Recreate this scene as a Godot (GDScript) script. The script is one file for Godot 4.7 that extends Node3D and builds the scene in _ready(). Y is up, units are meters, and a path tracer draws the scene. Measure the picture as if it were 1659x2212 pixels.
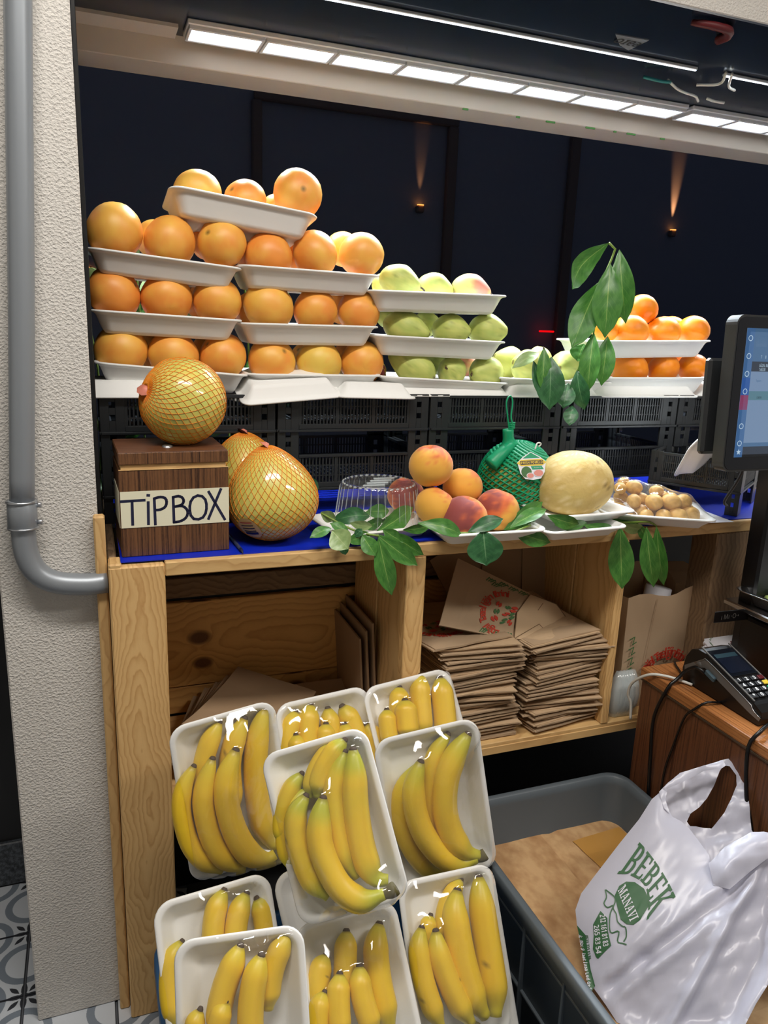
extends Node3D
# Night fruit stall seen from inside the shop: camera, light and exposure first, then the structure, then the things on it.

var M := {}
var rng := RandomNumberGenerator.new()
var noise := FastNoiseLite.new()
var taken := {}
var grain_from := Vector2.INF

# ---------- scene helpers ----------
func numbered(called: String) -> String:
	if not taken.has(called):
		taken[called] = 0
		return called
	taken[called] += 1
	return "%s_%03d" % [called, taken[called]]

func tag(o: Node, label: String, category: String, group := "") -> Node:
	o.set_meta("label", label)
	o.set_meta("category", category)
	if group != "":
		o.set_meta("group", group)
	return o

func thing(called: String, label: String, category: String, at := Vector3.ZERO, basis := Basis.IDENTITY, group := "") -> Node3D:
	var o := Node3D.new()
	o.name = numbered(called)
	add_child(o)
	o.transform = Transform3D(basis, at)
	tag(o, label, category, group)
	return o

func obj(called: String, mesh: Mesh, mat: Material, parent: Node = null) -> MeshInstance3D:
	var o := MeshInstance3D.new()
	o.mesh = mesh
	o.material_override = mat
	if parent == null:
		o.name = numbered(called)
		add_child(o)
	else:
		o.name = called
		parent.add_child(o, true)
	return o

func struct(called: String, mesh: Mesh, mat: Material) -> MeshInstance3D:
	var o := obj(called, mesh, mat)
	o.set_meta("kind", "structure")
	return o

func stuff(o: Node) -> Node:
	o.set_meta("kind", "stuff")
	return o

func dup(o: Node3D, called: String, label: String, category: String, at: Vector3, basis: Basis, group := "") -> Node3D:
	var c: Node3D = o.duplicate()
	c.name = numbered(called)
	add_child(c)
	c.transform = Transform3D(basis, at)
	tag(c, label, category, group)
	return c

# ---------- mesh helpers ----------
func begin(smooth := true) -> SurfaceTool:
	var st := SurfaceTool.new()
	st.begin(Mesh.PRIMITIVE_TRIANGLES)
	st.set_smooth_group(0 if smooth else -1)
	return st

func done(st: SurfaceTool) -> ArrayMesh:
	st.generate_normals()
	st.index()
	return st.commit()

# a triangle whose front looks along `out`
func tri(st: SurfaceTool, p: Array, uv: Array, out: Vector3, col: Array = []) -> void:
	var a: Vector3 = p[0]
	var b: Vector3 = p[1]
	var c: Vector3 = p[2]
	var order := [0, 1, 2]
	if (c - a).cross(b - a).dot(out) < 0.0:
		order = [0, 2, 1]
	for i in order:
		if not col.is_empty():
			st.set_color(col[i])
		st.set_uv(uv[i])
		st.add_vertex(p[i])

func quad(st: SurfaceTool, a: Vector3, b: Vector3, c: Vector3, d: Vector3, out: Vector3) -> void:
	var z := Vector2.ZERO
	var w := (b - a).length()
	var h := (d - a).length()
	tri(st, [a, b, c], [z, Vector2(w, 0), Vector2(w, h)], out)
	tri(st, [a, c, d], [z, Vector2(w, h), Vector2(0, h)], out)

# a box with chamfered edges; the grain (u of the texture, in metres) runs along axis g
func box(st: SurfaceTool, at: Vector3, size: Vector3, basis := Basis.IDENTITY, ch := 0.002, g := -1) -> void:
	var h := size * 0.5
	if g < 0:
		g = size.max_axis_index()
	var c := minf(ch, minf(h.x, minf(h.y, h.z)) * 0.6)
	var off := grain_from if grain_from.is_finite() else Vector2(fmod(absf(at.x * 7.31 + at.y * 3.7 + at.z * 5.3), 1.0), fmod(absf(at.x * 2.1 + at.y * 5.9 + at.z * 3.3), 1.0))
	var pt := func(sx: int, sy: int, sz: int, face: int) -> Vector3:
		var v := Vector3(sx * (h.x - c), sy * (h.y - c), sz * (h.z - c))
		v[face] = (sx if face == 0 else (sy if face == 1 else sz)) * h[face]
		return v
	var emit := func(ps: Array, n: Vector3) -> void:
		var ax := n.abs().max_axis_index()
		var other := 3 - ax - g if ax != g else (ax + 2) % 3
		var uax := g if ax != g else (ax + 1) % 3
		var q: Array = []
		var uv: Array = []
		for p: Vector3 in ps:
			q.append(at + basis * p)
			uv.append(Vector2(p[uax] + off.x, p[other] * 4.0 + off.y))
		tri(st, [q[0], q[1], q[2]], [uv[0], uv[1], uv[2]], basis * n)
		if q.size() == 4:
			tri(st, [q[0], q[2], q[3]], [uv[0], uv[2], uv[3]], basis * n)
	for ax in 3:
		var b1 := (ax + 1) % 3
		var b2 := (ax + 2) % 3
		for s: int in [-1, 1]:
			var ps: Array = []
			for k in [[-1, -1], [1, -1], [1, 1], [-1, 1]]:
				var v := [0, 0, 0]
				v[ax] = s
				v[b1] = k[0]
				v[b2] = k[1]
				ps.append(pt.call(v[0], v[1], v[2], ax))
			var n := Vector3.ZERO
			n[ax] = s
			emit.call(ps, n)
	if c <= 0.0:
		return
	for ax in 3:
		var b1 := (ax + 1) % 3
		var b2 := (ax + 2) % 3
		for s1: int in [-1, 1]:
			for s2: int in [-1, 1]:
				var ps: Array = []
				for k in [[-1, b1], [1, b1], [1, b2], [-1, b2]]:
					var v := [0, 0, 0]
					v[ax] = k[0]
					v[b1] = s1
					v[b2] = s2
					ps.append(pt.call(v[0], v[1], v[2], k[1]))
				var n := Vector3.ZERO
				n[b1] = s1 * 1.01
				n[b2] = s2
				emit.call(ps, n)
	for sx: int in [-1, 1]:
		for sy: int in [-1, 1]:
			for sz: int in [-1, 1]:
				emit.call([pt.call(sx, sy, sz, 0), pt.call(sx, sy, sz, 1), pt.call(sx, sy, sz, 2)], Vector3(sx, sy * 1.02, sz * 1.01))

func boxm(size: Vector3, ch := 0.002, at := Vector3.ZERO, g := -1) -> ArrayMesh:
	var st := begin(false)
	box(st, at, size, Basis.IDENTITY, ch, g)
	return done(st)

# a box between two corners
func span(a: Vector3, b: Vector3, ch := 0.002, g := -1) -> ArrayMesh:
	return boxm((b - a).abs(), ch, (a + b) * 0.5, g)

func frames(pts: Array) -> Array:
	var out: Array = []
	var up := Vector3(0.13, 0.97, 0.21).normalized()
	for i in pts.size():
		var t: Vector3 = (pts[mini(i + 1, pts.size() - 1)] - pts[maxi(i - 1, 0)]).normalized()
		if absf(t.dot(up)) > 0.98:
			up = Vector3(0.9, 0.1, 0.42).normalized()
		var side := t.cross(up).normalized()
		up = side.cross(t).normalized()
		out.append([side, up, t])
	return out

# a swept tube; rad is a number or one radius per point
func tube(st: SurfaceTool, pts: Array, rad, sides := 8, caps := true) -> void:
	var fr := frames(pts)
	var ring: Array = []
	var run := 0.0
	for i in pts.size():
		var r: float = rad[i] if rad is Array else rad
		var row: Array = []
		if i > 0:
			run += (pts[i] - pts[i - 1]).length()
		for k in sides + 1:
			var a := TAU * (k % sides) / sides
			var d: Vector3 = fr[i][0] * cos(a) + fr[i][1] * sin(a)
			row.append([pts[i] + d * r, Vector2(float(k) / sides, run * 10.0), d])
		ring.append(row)
	for i in pts.size() - 1:
		for k in sides:
			var a = ring[i][k]
			var b = ring[i][k + 1]
			var c = ring[i + 1][k + 1]
			var d = ring[i + 1][k]
			tri(st, [a[0], b[0], c[0]], [a[1], b[1], c[1]], a[2] + b[2])
			tri(st, [a[0], c[0], d[0]], [a[1], c[1], d[1]], a[2] + b[2])
	if caps:
		for e in 2:
			var i := 0 if e == 0 else pts.size() - 1
			var n: Vector3 = fr[i][2] * (-1.0 if e == 0 else 1.0)
			for k in sides:
				tri(st, [pts[i], ring[i][k][0], ring[i][k + 1][0]], [Vector2.ZERO, Vector2(1, 0), Vector2(0, 1)], n)

func curve(pts: Array, n: int) -> Array:
	var c := Curve3D.new()
	for i in pts.size():
		var t: Vector3 = (pts[mini(i + 1, pts.size() - 1)] - pts[maxi(i - 1, 0)]) / 6.0
		if i == 0 or i == pts.size() - 1:
			t *= 2.0
		c.add_point(pts[i], -t, t)
	c.bake_interval = 0.002
	var out: Array = []
	var l := c.get_baked_length()
	for i in n + 1:
		out.append(c.sample_baked(l * i / n, true))
	return out

# a surface of revolution about y; profile holds Vector2(radius, height)
func lathe(st: SurfaceTool, prof: Array, segs := 24, at := Vector3.ZERO, flute := 0.0, nfl := 0) -> void:
	for i in prof.size() - 1:
		for k in segs:
			var p: Array = []
			for q in [[i, k], [i, k + 1], [i + 1, k + 1], [i + 1, k]]:
				var a: float = TAU * q[1] / segs
				var r: float = prof[q[0]].x
				if nfl > 0:
					r *= 1.0 + flute * cos(a * nfl)
				p.append(at + Vector3(r * cos(a), prof[q[0]].y, r * sin(a)))
			var am := TAU * (k + 0.5) / segs
			var dr: Vector2 = prof[i + 1] - prof[i]
			var n := Vector3(cos(am) * dr.y, -dr.x, sin(am) * dr.y)
			var u := [Vector2(float(k) / segs, float(i) / prof.size()), Vector2(float(k + 1) / segs, float(i) / prof.size()), Vector2(float(k + 1) / segs, float(i + 1) / prof.size()), Vector2(float(k) / segs, float(i + 1) / prof.size())]
			if not p[0].is_equal_approx(p[1]):
				tri(st, [p[0], p[1], p[2]], [u[0], u[1], u[2]], n)
			if not p[2].is_equal_approx(p[3]):
				tri(st, [p[0], p[2], p[3]], [u[0], u[2], u[3]], n)

# a closed body over the sphere: f(direction) gives the point, c(direction) the colour
func ball(f: Callable, c: Callable, segs := 28, rings := 18) -> ArrayMesh:
	var st := begin()
	var g: Array = []
	for j in rings + 1:
		var th := PI * j / rings
		var row: Array = []
		for k in segs + 1:
			var ph := TAU * (k % segs) / segs
			var d := Vector3(sin(th) * cos(ph), cos(th), sin(th) * sin(ph))
			row.append([f.call(d), c.call(d), Vector2(float(k) / segs, float(j) / rings)])
		g.append(row)
	var mid: Vector3 = (g[0][0][0] + g[rings][0][0]) * 0.5
	for j in rings:
		for k in segs:
			var q := [g[j][k], g[j][k + 1], g[j + 1][k + 1], g[j + 1][k]]
			var out: Vector3 = (q[0][0] + q[2][0]) * 0.5 - mid
			if j > 0:
				tri(st, [q[0][0], q[1][0], q[2][0]], [q[0][2], q[1][2], q[2][2]], out, [q[0][1], q[1][1], q[2][1]])
			if j < rings - 1:
				tri(st, [q[0][0], q[2][0], q[3][0]], [q[0][2], q[2][2], q[3][2]], out, [q[0][1], q[2][1], q[3][1]])
	return done(st)

# a solid slab: a flat outline (x, y) given thickness along z
func slab(st: SurfaceTool, poly: PackedVector2Array, z0: float, z1: float, tr := Transform3D.IDENTITY) -> void:
	var idx := Geometry2D.triangulate_polygon(poly)
	var nf := (tr.basis * Vector3(0, 0, 1)) * signf(z1 - z0)
	for i in range(0, idx.size(), 3):
		for z in [z0, z1]:
			var p: Array = []
			var uv: Array = []
			for k in 3:
				var v := poly[idx[i + k]]
				p.append(tr * Vector3(v.x, v.y, z))
				uv.append(v)
			tri(st, p, uv, nf if z == z1 else -nf)
	var mid := Vector2.ZERO
	for v in poly:
		mid += v / poly.size()
	var ccw := 0.0
	for i in poly.size():
		ccw += poly[i].cross(poly[(i + 1) % poly.size()])
	for i in poly.size():
		var a := poly[i]
		var b := poly[(i + 1) % poly.size()]
		var e := b - a
		var n := Vector3(e.y, -e.x, 0) * signf(ccw)
		quad(st, tr * Vector3(a.x, a.y, z0), tr * Vector3(b.x, b.y, z0), tr * Vector3(b.x, b.y, z1), tr * Vector3(a.x, a.y, z1), tr.basis * n)

# a thin sheet over a flat outline, cut into small cells so that it can bend: place(uv) gives the point in space
func sheet(st: SurfaceTool, poly: PackedVector2Array, cell: float, place: Callable, out: Vector3, uvscale := 1.0, holes: Array = []) -> void:
	var lo := poly[0]
	var hi := poly[0]
	for v in poly:
		lo = lo.min(v)
		hi = hi.max(v)
	for i in ceili((hi.x - lo.x) / cell):
		for j in ceili((hi.y - lo.y) / cell):
			var o := lo + Vector2(i, j) * cell
			var sq := PackedVector2Array([o, o + Vector2(cell, 0), o + Vector2(cell, cell), o + Vector2(0, cell)])
			var bits: Array = Geometry2D.intersect_polygons(sq, poly)
			for h: PackedVector2Array in holes:
				var left: Array = []
				for b: PackedVector2Array in bits:
					left.append_array(Geometry2D.clip_polygons(b, h))
				bits = left
			for b: PackedVector2Array in bits:
				var idx := Geometry2D.triangulate_polygon(b)
				for k in range(0, idx.size(), 3):
					var p: Array = []
					var uv: Array = []
					for q in 3:
						var v := b[idx[k + q]].snapped(Vector2(0.00005, 0.00005))
						p.append(place.call(v))
						uv.append(v * uvscale)
					tri(st, p, uv, out)

# lettering laid onto a surface: place((x, y)) gives the point for a spot of the text's own plane
func words(text: String, size: float, place: Callable, out: Vector3, serif := false, weight := 400) -> ArrayMesh:
	var t := TextMesh.new()
	var f := SystemFont.new()
	f.font_names = PackedStringArray(["Droid Serif" if serif else "Droid Sans"])
	f.font_weight = weight
	t.font = f
	t.text = text
	t.font_size = 32
	t.pixel_size = size / 32.0
	t.depth = 0.0
	t.curve_step = 4.0
	var st := begin(false)
	for s in t.get_surface_count():
		var arr := t.surface_get_arrays(s)
		var vs: PackedVector3Array = arr[Mesh.ARRAY_VERTEX]
		var ids: PackedInt32Array = arr[Mesh.ARRAY_INDEX] if arr[Mesh.ARRAY_INDEX] != null else PackedInt32Array(range(vs.size()))
		for i in range(0, ids.size(), 3):
			var p: Array = []
			for k in 3:
				var v := vs[ids[i + k]]
				p.append(place.call(Vector2(v.x, v.y)))
			tri(st, p, [Vector2.ZERO, Vector2.ZERO, Vector2.ZERO], out)
	return done(st)

# the same lettering stretched to fill a four-cornered patch: at(s, t) with s along the line, t up
func words_in(text: String, at: Callable, out: Vector3, serif := false, weight := 700) -> ArrayMesh:
	var flat := words(text, 1.0, func(v: Vector2) -> Vector3: return Vector3(v.x, v.y, 0), Vector3(0, 0, 1), serif, weight)
	var bb := flat.get_aabb()
	return words(text, 1.0, func(v: Vector2) -> Vector3: return at.call((v.x - bb.position.x) / bb.size.x, (v.y - bb.position.y) / bb.size.y), out, serif, weight)

# a flat ribbon along a polyline in a plane, w wide, lifted along n
func ribbon(st: SurfaceTool, pts: Array, w: float, n: Vector3, lift: float) -> void:
	for i in pts.size() - 1:
		var a: Vector3 = pts[i]
		var b: Vector3 = pts[i + 1]
		var t := (b - a).normalized()
		var s := t.cross(n).normalized() * w * 0.5
		var e := t * w * 0.25
		quad(st, a - s - e + n * lift, b - s + e + n * lift, b + s + e + n * lift, a + s - e + n * lift, n)

# ---------- materials ----------
func mat(called: String, col: Color, rough := 0.6, metal := 0.0, spec := 0.5) -> StandardMaterial3D:
	var m := StandardMaterial3D.new()
	m.resource_name = called
	m.albedo_color = col
	m.roughness = rough
	m.metallic = metal
	m.metallic_specular = spec
	m.cull_mode = BaseMaterial3D.CULL_DISABLED
	M[called] = m
	return m

func rgb(r: int, g: int, b: int) -> Color:
	return Color(r / 255.0, g / 255.0, b / 255.0)

func lin(r: int, g: int, b: int) -> Color:
	return rgb(r, g, b).srgb_to_linear()

func tex(im: Image) -> ImageTexture:
	return ImageTexture.create_from_image(im)

func noise_bump(freq: float, strength: float, seed_: int, type := FastNoiseLite.TYPE_SIMPLEX, stretch := 1.0, n := 512) -> ImageTexture:
	var f := FastNoiseLite.new()
	f.seed = seed_
	f.noise_type = type
	f.frequency = freq
	f.fractal_octaves = 3
	var im: Image
	if stretch == 1.0:
		im = f.get_seamless_image(n, n)
	else:
		im = f.get_seamless_image(n, int(n * stretch))
		im.resize(n, n, Image.INTERPOLATE_CUBIC)
	im.bump_map_to_normal_map(strength)
	return tex(im)

# sawn timber: 1 m of grain by 0.25 m across
func wood_tex(seed_: int, light: Color, dark: Color, rings: float, wild: float, knots: Array, streak := 0.12) -> ImageTexture:
	var w := 1024
	var h := 256
	var f := FastNoiseLite.new()
	f.seed = seed_
	f.frequency = 1.0
	var im := Image.create(w, h, false, Image.FORMAT_RGB8)
	for x in w:
		var u := float(x) / w
		for y in h:
			var v := float(y) / h
			# seamless along u by folding
			var uu := absf(u - 0.5) * 2.0
			var d := pow(absf((v - 0.5) * 2.0 + 0.35 * f.get_noise_2d(uu * 1.6, 3.0)), 1.5)
			d += wild * (uu * 1.1 + 0.28 * f.get_noise_2d(uu * 1.9, v * 1.1 + 7.0))
			d += 0.02 * f.get_noise_2d(uu * 7.0, v * 6.0)
			var k := 0.0
			for kn in knots:
				var q := Vector2((u - kn.x) * 2.6, v - kn.y)
				var r: float = q.length() / kn.z
				d += 0.7 * exp(-r * 0.9)
				k = maxf(k, clampf(2.2 - r * 1.8, 0.0, 1.0))
			var s := fposmod(d * rings, 1.0)
			var line := pow(s, 2.5) if s < 0.86 else (1.0 - s) / 0.14 * 0.68
			var fine := f.get_noise_2d(uu * 14.0, v * 190.0)
			var c := light.lerp(dark, clampf(line * 0.75 + fine * streak + 0.08 * f.get_noise_2d(uu * 3.0, v * 3.0), 0.0, 1.0))
			c = c.lerp(Color(0.28, 0.15, 0.07), k * 0.75)
			im.set_pixel(x, y, c)
	return tex(im)

func laminate_tex(seed_: int, light: Color, dark: Color) -> ImageTexture:
	var f := FastNoiseLite.new()
	f.seed = seed_
	f.frequency = 1.0
	var im := Image.create(512, 256, false, Image.FORMAT_RGB8)
	for x in 512:
		var u := absf(x / 512.0 - 0.5) * 2.0
		for y in 256:
			var v := y / 256.0
			var a := f.get_noise_2d(u * 1.2, v * 40.0) * 0.9 + f.get_noise_2d(u * 3.0 + 9.0, v * 120.0) * 0.5 + f.get_noise_2d(u * 40.0, v * 160.0) * 0.25
			var b := clampf(0.45 + a * 0.9, 0.0, 1.0)
			im.set_pixel(x, y, light.lerp(dark, b * b))
	return tex(im)

func leaf_tex(light: Color, dark: Color, vein: Color) -> ImageTexture:
	var im := Image.create(128, 256, false, Image.FORMAT_RGB8)
	var f := FastNoiseLite.new()
	f.frequency = 0.03
	for x in 128:
		for y in 256:
			var s := x / 63.5 - 1.0
			var t := y / 255.0
			var k := clampf(0.5 + 0.6 * f.get_noise_2d(x, y * 0.5), 0.0, 1.0)
			var c := dark.lerp(light, k)
			var side := fposmod(t * 9.0 - absf(s) * 2.6, 1.0)
			var sv := clampf(1.0 - absf(side - 0.5) / 0.05, 0.0, 1.0) * (1.0 - absf(s)) * 0.55
			var mid := clampf(1.0 - absf(s) / (0.075 * (1.15 - t)), 0.0, 1.0)
			im.set_pixel(x, y, c.lerp(vein, maxf(sv, mid)))
	return tex(im)

func make_materials() -> void:
	noise.seed = 11
	noise.frequency = 1.0
	var m: StandardMaterial3D
	m = mat("pine", Color.WHITE, 0.62)
	m.albedo_texture = wood_tex(3, rgb(226, 186, 126), rgb(182, 130, 74), 5.0, 1.2, [Vector3(0.12, 0.62, 0.05)], 0.1)
	m.uv1_scale = Vector3(1.0, 2.3, 1.0)
	m = mat("pine_board", Color.WHITE, 0.65)
	m.albedo_texture = wood_tex(5, rgb(218, 180, 122), rgb(178, 132, 80), 6.0, 0.25, [])
	m = mat("knotty_pine", Color.WHITE, 0.65)
	m.albedo_texture = wood_tex(8, rgb(222, 174, 104), rgb(176, 124, 66), 7.0, 0.25, [Vector3(0.214, 0.558, 0.070), Vector3(0.221, 0.290, 0.060), Vector3(0.584, 0.450, 0.060), Vector3(0.598, 0.810, 0.040)])
	m = mat("old_timber", Color.WHITE, 0.75)
	m.albedo_texture = wood_tex(21, rgb(132, 106, 78), rgb(82, 62, 44), 8.0, 0.3, [Vector3(0.3, 0.6, 0.1)], 0.3)
	m = mat("walnut", Color.WHITE, 0.38)
	m.albedo_texture = laminate_tex(4, rgb(120, 82, 52), rgb(50, 30, 20))
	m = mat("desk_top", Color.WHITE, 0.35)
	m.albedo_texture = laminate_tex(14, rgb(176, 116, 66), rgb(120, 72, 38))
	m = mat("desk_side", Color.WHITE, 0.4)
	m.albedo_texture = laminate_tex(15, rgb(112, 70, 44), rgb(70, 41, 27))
	m = mat("plaster", rgb(212, 208, 202), 0.85)
	m.normal_enabled = true
	m.normal_texture = noise_bump(0.03, 9.0, 2, FastNoiseLite.TYPE_CELLULAR, 1.6)
	m.normal_scale = 1.0
	m.uv1_triplanar = true
	m.uv1_world_triplanar = true
	m.uv1_scale = Vector3(11.0, 8.0, 11.0)
	m = mat("plaster_plain", rgb(188, 180, 170), 0.85)
	m = mat("soffit", rgb(24, 36, 54), 0.22, 0.0, 0.6)
	m = mat("black_metal", rgb(16, 17, 20), 0.4)
	m = mat("night_wall", rgb(140, 145, 160), 0.8)
	m = mat("night_trim", rgb(120, 106, 100), 0.8)
	m = mat("asphalt", rgb(60, 60, 64), 0.9)
	m = mat("room_white", rgb(205, 203, 198), 0.8)
	m = mat("granite", rgb(92, 98, 106), 0.45)
	m.albedo_texture = granite_tex()
	m.uv1_triplanar = true
	m.uv1_scale = Vector3(4, 4, 4)
	m = mat("dark_panel", rgb(20, 20, 22), 0.5)
	m = mat("grout", rgb(96, 98, 104), 0.9)
	m = mat("tile", Color.WHITE, 0.25)
	m.albedo_texture = tile_tex()
	m = mat("galvanised", rgb(150, 156, 163), 0.4, 0.4)
	m = mat("zinc", rgb(190, 194, 200), 0.3, 0.9)
	m = mat("led", Color.WHITE, 0.3)
	m.emission_enabled = true
	m.emission = Color(0.95, 0.98, 1.0)
	m.emission_energy_multiplier = 2.5
	m = mat("led_housing", rgb(210, 214, 220), 0.4)
	m = mat("foam", rgb(238, 238, 236), 0.5)
	m.backlight_enabled = true
	m.backlight = Color(0.16, 0.15, 0.14)
	m = mat("crate", rgb(37, 40, 43), 0.34, 0.0, 0.5)
	m = mat("blue_sheet", rgb(10, 42, 190), 0.35)
	m = mat("fruit", Color.WHITE, 0.42, 0.0, 0.5)
	m.vertex_color_use_as_albedo = true
	m.normal_enabled = true
	m.normal_texture = noise_bump(0.09, 2.2, 5)
	m.normal_scale = 0.35
	m.uv1_triplanar = true
	m.uv1_scale = Vector3(22, 22, 22)
	m = mat("peach", Color.WHITE, 0.75)
	m.vertex_color_use_as_albedo = true
	m.rim_enabled = true
	m.rim = 0.4
	m = mat("pear", Color.WHITE, 0.5)
	m.vertex_color_use_as_albedo = true
	m = mat("banana", Color.WHITE, 0.4)
	m.vertex_color_use_as_albedo = true
	m = mat("pomelo", Color.WHITE, 0.35)
	m.vertex_color_use_as_albedo = true
	m.clearcoat_enabled = true
	m.clearcoat = 1.0
	m.clearcoat_roughness = 0.08
	m = mat("orange_net", rgb(238, 142, 34), 0.5)
	m = mat("green_net", rgb(14, 152, 104), 0.4)
	m = mat("melon", Color.WHITE, 0.6)
	m.vertex_color_use_as_albedo = true
	m.normal_enabled = true
	m.normal_texture = noise_bump(0.02, 5.0, 9, FastNoiseLite.TYPE_CELLULAR)
	m.normal_scale = 0.8
	m.uv1_triplanar = true
	m.uv1_scale = Vector3(7, 7, 7)
	for k in [["leaf", rgb(92, 148, 66), rgb(52, 108, 42), rgb(164, 190, 110)], ["dark_leaf", rgb(62, 118, 70), rgb(36, 82, 50), rgb(126, 164, 120)], ["pale_leaf", rgb(160, 184, 124), rgb(130, 160, 98), rgb(186, 200, 146)]]:
		m = mat(k[0], Color.WHITE, 0.36)
		m.albedo_texture = leaf_tex(k[1], k[2], k[3])
		m.backlight_enabled = true
		m.backlight = Color(0.12, 0.22, 0.04)
	m = mat("stem", rgb(120, 146, 60), 0.5)
	m = mat("dark_stem", rgb(70, 52, 34), 0.7)
	m = mat("kraft", rgb(184, 158, 128), 0.8)
	m = mat("kraft_dark", rgb(160, 132, 102), 0.85)
	m = mat("kraft_light", Color.WHITE, 0.8)
	m.albedo_texture = laminate_tex(41, rgb(202, 174, 140), rgb(184, 154, 120))
	m = mat("red_ink", rgb(196, 60, 40), 0.7)
	m = mat("green_ink", rgb(70, 112, 66), 0.7)
	m = mat("bag_ink", rgb(48, 96, 58), 0.5)
	m = mat("white_ink", rgb(214, 214, 224), 0.5)
	m = mat("navy_ink", rgb(24, 28, 62), 0.6)
	m = mat("paper", rgb(232, 232, 240), 0.7)
	m = mat("sign_paper", rgb(234, 231, 204), 0.6)
	m = mat("film", Color(1, 1, 1, 0.035), 0.04)
	m.transparency = BaseMaterial3D.TRANSPARENCY_ALPHA
	m = mat("clear_plastic", Color(0.95, 0.98, 0.98, 0.02), 0.03)
	m.transparency = BaseMaterial3D.TRANSPARENCY_ALPHA
	m = mat("grey_bin", rgb(90, 99, 106), 0.45)
	m = mat("blue_bin", rgb(38, 84, 128), 0.45)
	m = mat("black_plastic", rgb(12, 12, 14), 0.32)
	m = mat("terminal_grey", rgb(108, 106, 104), 0.38, 0.3)
	m = mat("screen_glass", rgb(16, 20, 28), 0.08)
	m = mat("key", rgb(36, 38, 42), 0.4)
	m = mat("white_plastic", rgb(220, 220, 214), 0.4)
	m = mat("steel", rgb(190, 192, 196), 0.25, 1.0)
	m = mat("bag", rgb(196, 197, 213), 0.3)
	m.backlight_enabled = true
	m.backlight = Color(0.4, 0.4, 0.42)
	m = mat("yellow", rgb(226, 196, 60), 0.5)
	m = mat("pink", rgb(216, 140, 128), 0.6)
	m = mat("red", rgb(88, 16, 22), 0.5)
	m = mat("longan", rgb(216, 170, 96), 0.55)
	m = mat("teal", rgb(30, 120, 120), 0.5)
	m = mat("led_dim", Color.WHITE, 0.4)
	m.emission_enabled = true
	m.emission = Color(0.9, 0.95, 1.0)
	m.emission_energy_multiplier = 2.0
	m = mat("warm_glow", rgb(255, 200, 140), 0.5)
	m.emission_enabled = true
	m.emission = Color(1.0, 0.62, 0.3)
	m.emission_energy_multiplier = 1.6
	m = mat("red_glow", rgb(255, 20, 20), 0.5)
	m.emission_enabled = true
	m.emission = Color(1.0, 0.02, 0.04)
	m.emission_energy_multiplier = 1.2
	m = mat("reflected_grey", rgb(120, 126, 136), 0.6)  # grey of the reflected lettering modelled on the soffit
	m = mat("leaf_plain", rgb(70, 128, 60), 0.6)
	m = mat("pale_leaf_plain", rgb(150, 176, 100), 0.6)
	m = mat("dark_leaf_plain", rgb(40, 62, 44), 0.6)
	m = mat("dark_pipe", rgb(70, 66, 62), 0.4, 0.5)
	m = mat("orange_skin", Color.WHITE, 0.4)
	m.vertex_color_use_as_albedo = true
	m.normal_enabled = true
	m.normal_texture = M.fruit.normal_texture
	m.normal_scale = 0.5
	m.uv1_triplanar = true
	m.uv1_scale = Vector3(26, 26, 26)
	m = mat("lemon", rgb(226, 208, 50), 0.45)
	m = mat("red_fruit", rgb(190, 60, 60), 0.5)
	m = mat("clear_dark", rgb(52, 58, 84), 0.15)
	m = mat("clear_frost", Color(0.9, 0.94, 0.95, 0.3), 0.12)
	m.transparency = BaseMaterial3D.TRANSPARENCY_ALPHA
	m = mat("pink_net", rgb(214, 130, 110), 0.5)
	m = mat("label_gold", rgb(216, 184, 110), 0.4)
	m = mat("terminal_screen", rgb(20, 26, 40), 0.1)
	m = mat("status_teal", rgb(40, 62, 72), 0.2)
	m = mat("white_glow", rgb(235, 238, 240), 0.5)
	m = mat("plug_grey", rgb(62, 82, 92), 0.45)
	m = mat("flame", rgb(230, 130, 40), 0.6)
	m = mat("monitor_case", rgb(40, 42, 44), 0.4)
	for k in [["screen_pale", Color(0.36, 0.44, 0.54)], ["screen_blue", Color(0.17, 0.31, 0.47)], ["screen_slate", Color(0.2, 0.32, 0.44)], ["screen_dark", Color(0.05, 0.06, 0.08)], ["screen_teal", Color(0.24, 0.38, 0.42)], ["screen_red", Color(0.5, 0.1, 0.2)], ["screen_mid", Color(0.13, 0.27, 0.52)], ["screen_icon", Color(0.6, 0.68, 0.74)]]:
		m = mat(k[0], Color(0.02, 0.02, 0.02), 0.15)
		m.emission_enabled = true
		m.emission = k[1]
		m.emission_energy_multiplier = 1.0
	m = mat("worn_card", Color.WHITE, 0.75)
	var wi := Image.create(256, 256, false, Image.FORMAT_RGB8)
	for x in 256:
		for y in 256:
			var nn := noise.get_noise_2d(x * 0.02, y * 0.012) + 0.5 * noise.get_noise_2d(x * 0.07, y * 0.05)
			wi.set_pixel(x, y, rgb(206, 168, 122).lerp(rgb(168, 126, 84), clampf(0.4 + nn * 0.9, 0.0, 1.0)))
	m.albedo_texture = tex(wi)
	m = mat("tape", rgb(196, 146, 74), 0.25)
	m = mat("old_crease", rgb(112, 86, 60), 0.85)
	m = mat("crown", rgb(92, 84, 42), 0.7)

func granite_tex() -> ImageTexture:
	var im := Image.create(256, 256, false, Image.FORMAT_RGB8)
	var f := FastNoiseLite.new()
	f.frequency = 0.06
	f.fractal_octaves = 4
	for x in 256:
		for y in 256:
			var v := 0.75 + 0.5 * f.get_noise_2d(x, y) + 0.35 * f.get_noise_2d(x * 5.0, y * 5.0)
			im.set_pixel(x, y, Color(v, v, v).clamp())
	return tex(im)

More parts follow.
